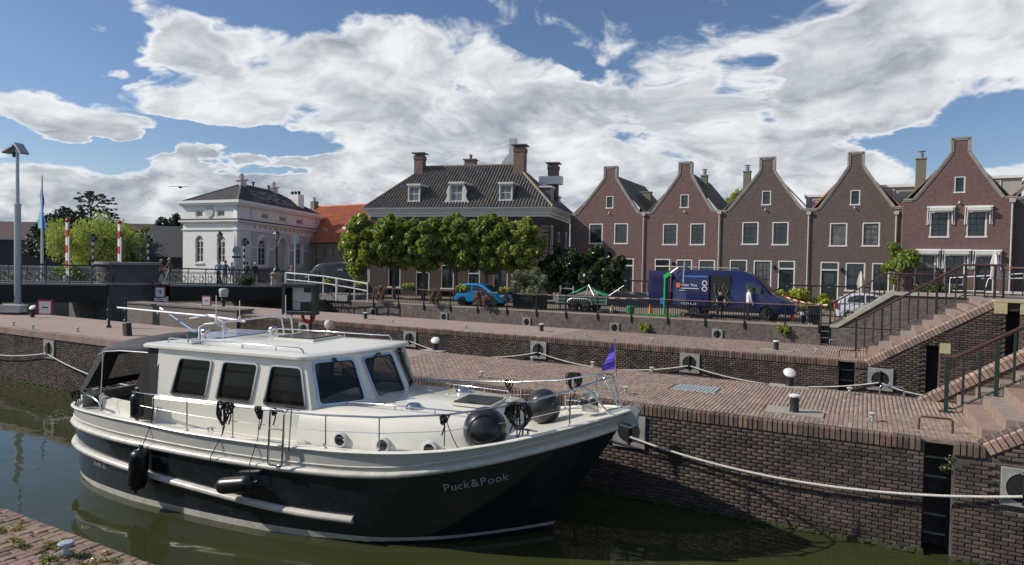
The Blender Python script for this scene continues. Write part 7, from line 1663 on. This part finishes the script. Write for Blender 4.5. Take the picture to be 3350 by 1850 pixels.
def van(x, y, rz, label, paint, glass=M_CARG, open_door=True, L=6.9, rim=M_RIM):
    t = thing('panel_van',(x,y,0),rz,label,'van'); w = 1.98; k = L/6.9
    prof = [(.02,.42)]+arc(1.5,.36,.42,180,0)+[(2.1,.36),(4.6,.36)]+arc(5.45,.36,.42,180,0)+[(6.6,.34),(6.86,.45),(6.9,.80),(6.72,1.06),(6.1,1.22),(5.62,1.42),(5.15,1.95),(4.65,2.42),(4.2,2.62),(3.7,2.70),(.35,2.70),(.12,2.60),(.03,2.2)]
    side_loft(t, [(a*k,b) for a,b in prof], w, paint, 'body', tum=.10, zb=1.2, zt=2.7, bev=.07, front_taper=.14)
    side_panes(t, [[(a*k,b) for a,b in ((4.25,1.42),(4.25,2.02),(4.62,2.04),(5.05,1.74),(5.28,1.42))]], w+.0, .10, 1.2, 2.7, glass)
    q = MB(); q.add([(5.19*k,-.80,1.95),(5.19*k,.80,1.95),(5.66*k,.86,1.43),(5.66*k,-.86,1.43),(4.70*k,-.74,2.42),(4.70*k,.74,2.42)],[(0,1,2,3),(4,5,1,0)]); q.build('windscreen', glass, t)
    for xx in (1.5,5.45):
        for sg in (-1,1): wheel(t,xx*k,sg*(w/2-.12),.35,.23,rim,6)
        q = MB(); q.lathe([(.42,-.85),(.42,.85)],14,(xx*k,0,.37),'y'); q.build('wheel_arch', M_DARK, t)
    for sg in (-1,1):
        q = MB(); q.ell((6.55*k,sg*.76,.98),(.24,.15,.14),10,6); q.build('headlight', MATS['headlight_glass'], t)
        q = MB(); q.bb(.0,sg*.90-.07,.75,.08,sg*.90+.07,1.35); q.build('tail_light', MATS['tail_red'], t)
        q = MB(); q.box((5.15*k,sg*1.10,1.62),(.10,.16,.34)); q.bar((5.1*k,sg*.95,1.5),(5.15*k,sg*1.1,1.52),.04); q.build('mirror', M_BLACK, t)
    q = MB(); q.bb(2.1*k,-w/2-.005,.40,4.85*k,-w/2+.03,.62); q.bb(.15,-w/2-.005,.44,1.05*k,-w/2+.03,.66); q.build('rub_strip', M_BLACK, t)
    q = MB(); q.bb(6.78*k,-.55,.5,6.9*k,.55,.75); q.build('grille', M_BLACK, t)
    return t
M_VBLUE = mat('deep_blue_paint',(0.008,0.011,0.075),.22,var=.04,coat=.8)
vn = van(-10.2,39.35,R(-1.5),'deep blue work van with open side and rear doors on the upper quay',M_VBLUE)
q = MB(); q.bb(2.2,-1.0,.75,3.45,-.975,2.42); q.build('side_opening', M_DARK, vn)
q = MB()
for k in range(9): a = 2.45+random.random()*.8; z = .9+random.random()*1.1; q.tube([(a,-1.01,z),(a+random.uniform(-.2,.3),-1.03,z-.3),(a+random.uniform(-.3,.3),-1.0,z-.55)],.03,5)
q.build('hung_gear', mat('grey_gear',(0.10,0.10,0.11),.6,var=.4,scale=8), vn)
q = MB(); q.bb(1.02,-1.06,.62,2.30,-1.01,2.44); q.build('sliding_door', M_VBLUE, vn)
dr = MB(); dr.bb(-1.30,.0,.55,-.02,.05,2.62); o = dr.build('rear_door', M_VBLUE, vn); o.location = (.03,-.92,0); o.rotation_euler = (0,0,R(2))
wm = Matrix.Translation((-.66,-.012,0))
def vtext(s, sz, x, z, m, y=-1.072, par=vn): me = text_mesh(s,sz,extrude=.002,align='LEFT'); me.materials.clear(); me.materials.append(m); o = obj('lettering', me, par); o.matrix_basis = Matrix.Translation((x,y,z))@FRONT; return o
M_OR = mat('orange_vinyl',(0.85,0.16,0.02),.4,var=0); M_WV = mat('white_vinyl',(0.75,0.75,0.76),.4,var=0); M_LB = mat('light_blue_vinyl',(0.05,0.20,0.60),.4,var=0)
vtext('rken Vos',.26,.75,1.70,M_WV,-.985) if False else vtext('rken Vos',.25,.72,1.74,M_WV,-1.07)
vtext('VOOR ALLE',.17,.72,.68,M_WV,-1.07); q = MB(); q.bb(.72,-1.07,1.60,1.72,-1.066,1.64); q.bb(.62,-1.07,1.48,.95,-1.066,1.51); q.build('white_line', M_WV, vn)
q = MB(); q.bb(.42,-1.07,1.66,.66,-1.065,1.92); q.build('orange_mark', M_OR, vn)
q = MB(); q.bb(.75,-1.07,2.28,2.2,-1.065,2.36); q.build('blue_stripe', M_LB, vn)
q = MB(); q.bb(.06,-1.0,.45,1.1,-.99,2.4); 
for zz in (1.95,1.62):
    q = MB(); q.lathe([(.15,-.004),(.15,.004)],16,(2.06,-1.07,zz),'y'); q.build('round_emblem', M_WV, vn); q = MB(); q.lathe([(.10,-.008),(.10,.0)],12,(2.06,-1.072,zz),'y'); q.build('emblem_centre', M_VBLUE, vn)
vtext('rken V',.2,-1.25,2.38,M_WV,-.94); q = MB(); q.bb(-1.15,-.935,1.85,-.55,-.93,2.1); q.bb(-.75,-.934,1.65,-.6,-.93,1.85); q.build('orange_mark', M_OR, vn); q = MB(); q.bb(-1.2,-.94,.62,-.2,-.93,1.0); q.build('blue_stripe', M_LB, vn)
q = MB(); q.tube([(-.3,-.95,2.86),(3.9,-.95,2.82)],.03,6); q.tube([(.9,-1.0,2.9),(.88,-1.02,3.15)],.05,6); q.tube([(.88,-1.02,3.2),(.85,-1.08,1.95)],.045,6); q.build('roof_crane_arm', M_STEEL, vn)
t = thing('green_davit',(-10.45,38.25,0),0,'bright green post crane with a grey arm behind the van','crane'); M_GRN = mat('bright_green_paint',(0.03,0.50,0.10),.4,var=.05)
q = MB(); q.lathe([(.07,0),(.07,2.1),(.09,2.15),(.09,2.35),(0,2.4)],10); q.build('post', M_GRN, t, smooth=50); q = MB(); q.box((.12,0,2.35),(.4,.2,.22),(0,R(-30),0)); q.build('head', M_GRN, t); q = MB(); q.tube([(.2,0,2.4),(.75,0,2.8)],.05,6); q.build('arm', M_STEEL, t)
t = thing('green_mat',(-11.0,37.6,0),0,'bright green folded base frame lying at the quay edge','frame'); q = MB(); q.bb(-.6,-.15,0,.45,.1,.08); q.bb(.5,-.2,0,1.4,.05,.08); q.build('beam', M_GRN, t)
bv = van(0,0,0,'black delivery van with small white lettering beside the gatehouse',mat('black_car_paint',(0.012,0.013,0.014),.3,var=.05,coat=.5),L=5.6); bv.location = (-35.6,40.4,.35); bv.rotation_euler = (0,0,R(196)); bv.scale = (.92,.95,.86)
vt = text_mesh('H•K',.3,extrude=.002); vt.materials.clear(); vt.materials.append(M_WV); o = obj('lettering', vt, bv); o.matrix_basis = Matrix.Translation((1.4,1.0,2.0))@Matrix.Rotation(R(180),4,'Z')@FRONT
# trailer
t = thing('twin_axle_trailer',(-16.9,38.1,0),R(2),'dark green twin axle trailer covered with a green net','trailer')
q = MB(); q.bb(.0,-.75,.45,3.1,.75,.52); q.bb(.0,-.78,.52,3.1,-.74,.95); q.bb(.0,.74,.52,3.1,.78,.95); q.bb(0,-.75,.52,.04,.75,.95); q.bb(3.06,-.75,.52,3.1,.75,.95); q.build('box', mat('trailer_green',(0.02,0.09,0.05),.5,var=.1), t)
q = MB()
for a,b in ((0,.52),(0,.94),(0,.74)): q.bb(a-.01,-.80,b-.02,3.12,-.78,b+.02)
for a in (0,1.05,2.1,3.1): q.bb(a-.03,-.80,.48,a+.03,-.78,1.0)
q.tube([(-.02,-.8,.5),(-.9,0,.45),(-1.2,0,.5)],.04,6); q.tube([(-.02,.8,.5),(-.9,0,.45)],.04,6); q.build('steel_frame', M_STEEL, t)
for xx in (1.05,1.85):
    for sg in (-1,1): wheel(t,xx,sg*.92,.33,.2,M_RIM,8)
q = MB(); q.tube([(.62,-.95,.45)]+[(a,-.95,b) for a,b in arc(1.05,.38,.42,150,90,4)+arc(1.85,.38,.42,90,30,4)]+[(2.28,-.95,.45)],.05,6); q.build('mudguard', M_STEEL, t)
q = MB(); P = [(.5,-.7,.98),(1.2,-.6,1.2),(1.7,-.1,1.62),(2.4,-.5,1.15),(3.0,-.7,1.0),(3.0,.7,1.0),(1.7,.5,1.4),(.5,.7,.98)]; q.add(P,[(0,1,7),(1,2,7),(2,6,7),(2,3,6),(3,4,5),(3,5,6),(0,1,2),(2,3,4)]); o = q.build('net_cover', mat('green_net',(0.02,0.20,0.10),.8,var=.3,scale=12), t)
q = MB(); q.tube([(1.75,-.2,1.66),(1.7,-.5,.95)],.03,5); q.tube([(1.75,-.2,1.66),(2.25,-.6,1.0)],.03,5); q.tube([(3.0,0,1.0),(3.9,.1,1.65)],.02,5); q.build('rods', M_STEEL, t)
t = thing('metal_frame',(-17.5,39.0,0),0,'grey metal frame rack standing behind the trailer','rack'); q = MB()
for x in (0,.9): q.bb(x-.04,-.04,0,x+.04,.04,1.5)
q.bb(0,-.02,1.3,.9,.02,1.36); q.bb(0,-.02,.9,.9,.02,.95); q.build('frame', M_STEEL, t)
def cone(x, y, lab, h=.55, m=None):
    t = thing('traffic_cone',(x,y,0),0,lab,'cone','cones on the upper quay'); q = MB(); q.lathe([(.14,.03),(.05,h),(.0,h+.01)],12); q.build('cone', m or mat('orange_plastic',(0.75,0.22,0.03),.5,var=.05), t, smooth=50); q = MB(); q.bb(-.17,-.17,0,.17,.17,.03); q.build('base', M_BLACK, t)
cone(-11.2,37.9,'orange cone left of the green crane',.62); cone(-13.4,37.4,'yellowish cone beside the dark tarpaulin',.5,mat('pale_orange',(0.7,0.5,0.2),.5,var=.05)); cone(-3.55,38.9,'orange cone right of the van behind the railing',.6)
t = thing('green_bucket',(-12.35,37.7,0),0,'green cylindrical bucket behind the railing near the trailer','bucket'); q = MB(); q.lathe([(.2,0),(.26,.45),(.22,.47),(.12,.5),(0,.5)],14); q.build('drum', mat('mid_green',(0.03,0.28,0.10),.5,var=.05), t)
t = thing('tarpaulin_heap',(-13.9,37.6,0),0,'low dark blue tarpaulin heap between the trailer and the cone','tarpaulin'); q = MB(); q.ell((0,0,0),(.7,.3,.24),12,6); q.ell((.5,.1,0),(.5,.25,.18),10,5); q.build('heap', mat('navy_tarp',(0.015,0.02,0.05),.5,var=.2), t)
t = thing('equipment_pile',(-8.2,37.5,0),0,'pile of dark hoses and gear on the quay before the van','gear'); q = MB(); rd = random.Random(5)
for k in range(14): a = rd.uniform(-.9,.9); q.tube([(a+rd.uniform(-.3,.3),rd.uniform(-.2,.2),rd.uniform(.02,.3)) for _ in range(5)],.035,5)
q.box((.2,0,.12),(.7,.4,.24)); q.build('hoses', mat('gear_black',(0.03,0.03,0.032),.6,var=.3), t)
# scooter, bicycle, bins
t = thing('motor_scooter',(-2.9,37.55,0),R(70),'white and pale blue motor scooter behind the railing near the ladder','scooter')
for xx in (0,1.2): q = MB(); q.lathe([(.12,-.05),(.23,-.06),(.25,0),(.23,.06),(.12,.05)],16,(xx,0,.25),'y'); q.build('wheel', M_TYRE, t)
q = MB(); q.loft([[(1.1,-.05,.3),(1.1,.05,.3),(1.12,.05,.5),(1.12,-.05,.5)],[(.98,-.18,.35),(.98,.18,.35),(1.05,.16,.75),(1.05,-.16,.75)],[(.85,-.16,.4),(.85,.16,.4),(.9,.14,.95),(.9,-.14,.95)]]); q.loft([[(.7,-.14,.28),(.7,.14,.28),(.7,.14,.34),(.7,-.14,.34)],[(.3,-.15,.3),(.3,.15,.3),(.35,.15,.62),(.35,-.15,.62)],[(-.2,-.1,.45),(-.2,.1,.45),(-.25,.08,.68),(-.25,-.08,.68)]]); q.build('fairing', mat('pale_blue_white',(0.55,0.62,0.68),.3,var=.05,coat=.4), t)
q = MB(); q.tube([(.95,0,.8),(.85,0,1.0)],.03,6); q.tube([(.85,-.3,1.02),(.85,.3,1.02)],.02,6); q.box((.05,0,.72),(.7,.26,.1)); q.tube([(.8,-.3,1.0),(.8,-.36,1.2)],.01,4); q.build('handlebar', M_BLACK, t)
t = thing('bicycle',(-.9,39.6,0),R(5),'parked bicycle beside the white hatchback behind the farthest stairs','bicycle')
for xx in (0,1.08):
    q = MB(); q.tube([(xx+.33*math.cos(a),0,.34+.33*math.sin(a)) for a in [2*math.pi*i/20 for i in range(20)]],.018,5,closed=True)
    for k in range(8): a = math.pi*k/8; q.tube([(xx-.32*math.cos(a),0,.34-.32*math.sin(a)),(xx+.32*math.cos(a),0,.34+.32*math.sin(a))],.003,3)
    q.build('wheel', M_TYRE, t)
q = MB()
for a,b in (((0,0,.34),(.25,0,.85)),((.25,0,.85),(.85,0,.88)),((.85,0,.88),(1.08,0,.34)),((.85,0,.88),(.45,0,.3)),((.45,0,.3),(.2,0,.95)),((.45,0,.3),(0,0,.34)),((.85,0,.88),(.82,0,1.05))): q.tube([a,b],.016,6)
q.tube([(.68,-.28,1.02),(.82,-.1,1.06),(.82,.1,1.06),(.68,.28,1.02)],.013,5); q.ell((.18,0,.98),(.14,.07,.04),10,5); q.build('frame', M_WHITE, t)
t = thing('wheelie_bin',(-2.35,37.35,0),0,'dark green wheelie bin behind the quay ladder','bin'); q = MB(); q.box((0,0,.5),(.5,.5,.9),taper=1.15); q.build('tub', M_DGREEN, t); q = MB(); q.box((0,0,.98),(.62,.62,.08)); q.build('lid', M_DGREEN, t)
t = thing('bench',(-1.0,46.0,.1),0,'dark red slatted chair set before the black front door','chair'); M_WINE = mat('wine_red_wood',(0.10,0.01,0.02),.6,var=.1)
for k in range(3): q = MB(); q.bb(-2.2,0.0,.45+k*.2,-1.2,.03,.55+k*.2); q.build('slat', M_WINE, t)
for x in (-2.2,-1.2): q = MB(); q.bb(x-.03,0,0,x+.03,.05,1.1); q.build('leg', M_WINE, t)
def parasol(x, y, z, h, m, lab):
    t = thing('closed_parasol',(x,y,z),0,lab,'parasol'); q = MB(); q.lathe([(.03,0),(.03,h*.45)],8); q.build('pole', M_STEEL, t)
    q = MB(); n = 10; secs = []
    for r,zz in ((.10,.38),(.19,.42),(.15,.62),(.20,.70),(.13,.86),(.05,.97),(.01,1.0)): secs.append([((r*(1+.25*math.cos(5*2*math.pi*k/20)))*math.cos(2*math.pi*k/20),(r*(1+.25*math.cos(5*2*math.pi*k/20)))*math.sin(2*math.pi*k/20),zz*h) for k in range(20)])
    q.loft(secs); q.build('folded_canopy', m, t, smooth=50)
parasol(-.35,44.0,.3,2.5,mat('cream_cloth',(0.62,0.55,0.42),.8,var=.1),'closed cream parasol between the black door and the farthest stairs')
parasol(6.05,43.8,1.55,2.45,mat('pinkish_cloth',(0.68,0.58,0.56),.8,var=.1),'closed pinkish parasol before the right window of the awning house')
# barrier tape
def tape(A, B, lab, n=24):
    A, B = Vector(A), Vector(B); t = thing('barrier_tape',A,0,lab,'tape','red and white tape on the upper quay')
    for mi,(mm,nm) in enumerate(((M_RED,'red_stripe'),(M_WHITE,'white_stripe'))):
        q = MB()
        for i in range(mi,n,2):
            f = lambda u: (B-A)*u+Vector((0,0,-.12*4*u*(1-u))); q.bar(f(i/n),f((i+1)/n),.008,.06)
        stuff(q.build(nm, mm, t))
tape((-19.5,37.3,1.05),(-11.2,37.6,.98),'red and white barrier tape strung from the tub to the van'); tape((-4.3,41.5,1.25),(-1.8,38.0,1.0),'red and white barrier tape from the van to the stair rail',12); tape((-4.4,37.1,.06),(-2.4,37.1,.05),'red and white tape lying at the quay edge near the scooter',8)
# ================================================================ PEOPLE
def person(label, x, y, z, rz, shirt, trousers, hair, h=1.72, pose='stand', hat=None, skin=(0.50,0.30,0.22), shoes=(0.03,0.03,0.03), zt=.93):
    t = thing('person',(x,y,z),rz,label,'person'); me = bpy.data.meshes.new('body'); V = []; E_ = []; Rr = []
    def v(p, r, par=None):
        V.append(p); Rr.append(r); 
        if par is not None: E_.append((par, len(V)-1))
        return len(V)-1
    ln = {'lean':.42,'bend':.9,'walk':.08}.get(pose,0.02); pel = v((0,0,.95),.13)
    def fw(d, u): return (0, -d*math.sin(ln)-(0 if u == 0 else 0), .95+d*math.cos(ln))
    w1 = v(fw(.16,0),.125,pel); ch = v(fw(.36,0),.145,w1); nk0 = v(fw(.50,0),.085,ch); nk = v(fw(.57,0),.055,nk0); hx, hy, hz = fw(.66,0); hd = v((0,hy-.015,hz),.105,nk); tp = v((0,hy-.01,hz+.10),.100,hd)
    ns = v((0,hy-.115,hz+.02),.018,hd); 
    for sg in (-1,1):
        v((sg*.095,hy,hz+.02),.02,hd)
        sx, sy, sz = fw(.47,0); s = v((sg*.17,sy,sz),.062,ch); a = {'walk':.5*sg,'lean':.9,'bend':.8}.get(pose,.12); b = a+{'lean':.9,'stand':.25,'bend':.4}.get(pose,.35)
        e = v((sg*.21,sy-.28*math.sin(a),sz-.28*math.cos(a)),.045,s); w_ = v((sg*.20,V[e][1]-.25*math.sin(b),V[e][2]-.25*math.cos(b)),.030,e); hnd = v((sg*.19,V[w_][1]-.07*math.sin(b),V[w_][2]-.07*math.cos(b)),.030,w_)
        for k in range(4): v((sg*.19+(k-1.5)*.020,V[hnd][1]-.08*math.sin(b+.2),V[hnd][2]-(.085-.008*abs(k-1.3))*math.cos(b+.2)),.009,hnd)
        v((sg*.19-sg*.04,V[hnd][1]-.03,V[hnd][2]-.03),.010,hnd)
        lg = {'walk':.38*sg,'lean':-.05*sg,'bend':.05}.get(pose,.04*sg); hp = v((sg*.09,0,.90),.088,pel); kn = v((sg*.10,-.42*math.sin(lg),.90-.42*math.cos(lg)),.060,hp); l2 = lg-(.35 if pose == 'walk' and sg < 0 else .05)
        an = v((sg*.10,V[kn][1]-.40*math.sin(l2),V[kn][2]-.40*math.cos(l2)),.042,kn); ft = v((sg*.11,V[an][1]-.13,max(.03,V[an][2]-.05)),.038,an)
    me.from_pydata([tuple(c*h/1.72 for c in p) for p in V], E_, []); o = obj('body', me, t)
    o.modifiers.new('skin','SKIN'); o.modifiers['skin'].use_smooth_shade = True; sm = o.modifiers.new('sub','SUBSURF'); sm.levels = 1; sm.render_levels = 1
    lay = me.skin_vertices[0].data if len(me.skin_vertices) else None
    if lay is None:
        bpy.context.view_layer.objects.active = o; o.select_set(True)
    if lay:
        for i, r in enumerate(Rr): lay[i].radius = (r*h/1.72, r*h/1.72*(.8 if i in (1,2) else 1))
        lay[0].use_root = True
    m = bpy.data.materials.new('clothed_figure'); m.use_nodes = True; T = NT(m.node_tree); p = T.n['Principled BSDF']; p.inputs['Roughness'].default_value = .8
    k = h/1.72; ox, oy, oz = T.sep(T.node('ShaderNodeTexCoord').outputs['Object']); ax = T.math('ABSOLUTE', ox)
    th = math.cos(ln); up = T.math('ADD', T.math('MULTIPLY', T.math('SUBTRACT', oz, .95*k), math.cos(ln)), T.math('MULTIPLY', oy, -math.sin(ln)))
    c = T.mix(T.math('GREATER_THAN', oz, .07*k), shoes, trousers); c = T.mix(T.math('GREATER_THAN', up, (zt-.95)*k), c, shirt); 
    c = T.mix(T.math('GREATER_THAN', ax, .165*k), c, T.mix(T.math('GREATER_THAN', oz, .80*k if pose != 'bend' else .35*k), skin if pose != 'stand' or True else shirt, shirt)); c = T.mix(T.math('GREATER_THAN', up, .545*k), c, skin)
    T.put(p.inputs['Base Color'], c); me.materials.append(m)
    q = MB(); q.ell((0,(hy+.028)*k,(hz+.080)*k),(.100*k,.105*k,.105*k),14,9); o2 = q.build('hair' if not hat else 'cap', mat('hair_%d'%int(sum(hair)*1000), hair, .8, var=.15, scale=60), t, smooth=80)
    for sg in (-1,1): q = MB(); q.ell((sg*.033*k,(hy-.098)*k,(hz+.035)*k),(.011,.006,.006),6,4); q.build('eye', M_BLACK, t)
    q = MB(); q.ell((0,(hy-.100)*k,(hz-.045)*k),(.026,.007,.006),8,4); q.build('mouth', mat('lip',(0.3,0.1,0.09),.6,var=0), t)
    return t
def P_(label, px, D, z, rz, *a, **k): p = far(px+8,D); return person(label,p.x,p.y,z,rz,*a,**k)
GREY = (0.50,0.48,0.45)
P_('person with pale hair in a red top walking on the bridge left of the gatehouse',521,48.2,1.05,R(-50),(0.50,0.08,0.08),(0.05,0.06,0.1),(0.55,0.40,0.26),pose='walk',h=1.64)
P_('grey haired person in a khaki jacket walking on the bridge beside the red top',548,47.4,1.05,R(-50),(0.16,0.13,0.08),(0.38,0.33,0.25),(0.42,0.36,0.30),pose='walk',h=1.75)
P_('person in a light blue shirt and dark trousers leaning on the bridge railing',707,47.6,.98,R(28),(0.25,0.38,0.45),(0.05,0.07,0.13),(0.07,0.06,0.05),h=1.78)
P_('person in a grey jacket with a rucksack on the bridge, second of the trio',729,48.0,.97,R(208),(0.12,0.12,0.15),(0.20,0.20,0.24),(0.35,0.22,0.16),h=1.74)
P_('white haired person in lilac top and pale trousers, third of the bridge trio',750,48.3,.96,R(208),(0.28,0.27,0.42),(0.55,0.50,0.46),(0.62,0.60,0.57),h=1.62)
P_('dark clothed person by the signal post on the bridge',799,49.0,.93,R(210),(0.06,0.06,0.07),(0.03,0.03,0.04),(0.05,0.04,0.04),h=1.66)
P_('white capped person in a navy coat and pale trousers walking on the bridge',826,49.2,.92,R(60),(0.02,0.02,0.04),(0.55,0.52,0.48),(0.70,0.70,0.70),pose='walk',h=1.66,hat=True)
P_('person in an olive vest standing behind the white ramp rail',945,53.0,.75,R(20),(0.26,0.25,0.19),(0.10,0.09,0.08),(0.42,0.36,0.30),h=1.62)
person('person in black jacket and blue jeans leaning over the corner of the quay railing',-35.9,37.3,0,R(25),(0.02,0.02,0.022),(0.13,0.22,0.33),(0.03,0.025,0.02),pose='lean',h=1.75)
person('man in a white shirt and dark cap standing before the blue van',-5.65,37.5,0,R(120),(0.72,0.66,0.70),(0.015,0.015,0.025),(0.05,0.055,0.06),h=1.80,hat=True)
person('worker in dark overalls with a pale blue patch bending forward at the van side door',-7.2,37.7,0,R(15),(0.02,0.03,0.06),(0.02,0.02,0.025),(0.03,0.03,0.03),pose='bend',h=1.75)
m_ = bm4@Vector((-6.15,1.85,1.50)); person('white haired man in a navy jacket standing on the far side deck of the cruiser',m_.x,m_.y,m_.z,R(110),(0.025,0.03,0.06),(0.05,0.05,0.06),(0.58,0.53,0.45),h=1.80)
q = MB(); rd = random.Random(9)
for k in range(170):
    x, y = (rd.uniform(-11,1.3), rd.uniform(13.3,17)) if k < 110 else (rd.uniform(-25,0), rd.uniform(23.2,27)); a = rd.uniform(0,3); r_ = rd.uniform(.008,.03); q.add([(x+r_*math.cos(a+t)*(1.6 if i % 2 else .8), y+r_*math.sin(a+t), .0045) for i, t in enumerate((0,1.1,2.2,3.3,4.4,5.4))],[(0,1,2,3,4,5)])
stuff(q.build('droppings', mat('pale_fleck',(0.62,0.58,0.52),.8,var=.1), front))
# bird and floating scum
p = far(588,60); t = thing('gull',(p.x,p.y,9.3),R(28),'dark gull gliding with straight wings before the low cloud','bird')
q = MB(); q.ell((0,0,0),(.12,.30,.10),10,6); q.build('body', mat('gull_grey',(0.08,0.09,0.11),.8,var=.1), t, smooth=80)
for sg in (-1,1): q = MB(); q.loft([[(sg*.08,-.12,.02),(sg*.08,.14,.02),(sg*.08,.14,.05),(sg*.08,-.12,.05)],[(sg*.55,-.10,.07),(sg*.55,.10,.07),(sg*.55,.1,.09),(sg*.55,-.1,.09)],[(sg*1.15,.02,.02),(sg*1.15,.08,.02),(sg*1.15,.08,.03),(sg*1.15,.02,.03)]]); q.build('wing', MATS['gull_grey'], t)
fo = MB(); rd = random.Random(3)
for (x,y,L,n) in ((-17.5,11.9,4,70),(-19,10.9,3,40),(-14.5,12.2,3,40)):
    for k in range(n): a = rd.uniform(-1,1)*L; fo.lathe([(rd.uniform(.008,.03),0),(0,.006)],6,(x+a,y+rd.gauss(0,.10)+.3*math.sin(a*1.3),WZ+.006))
stuff(fo.build('floating_scum', mat('scum',(0.40,0.38,0.28),.7,var=.2)))
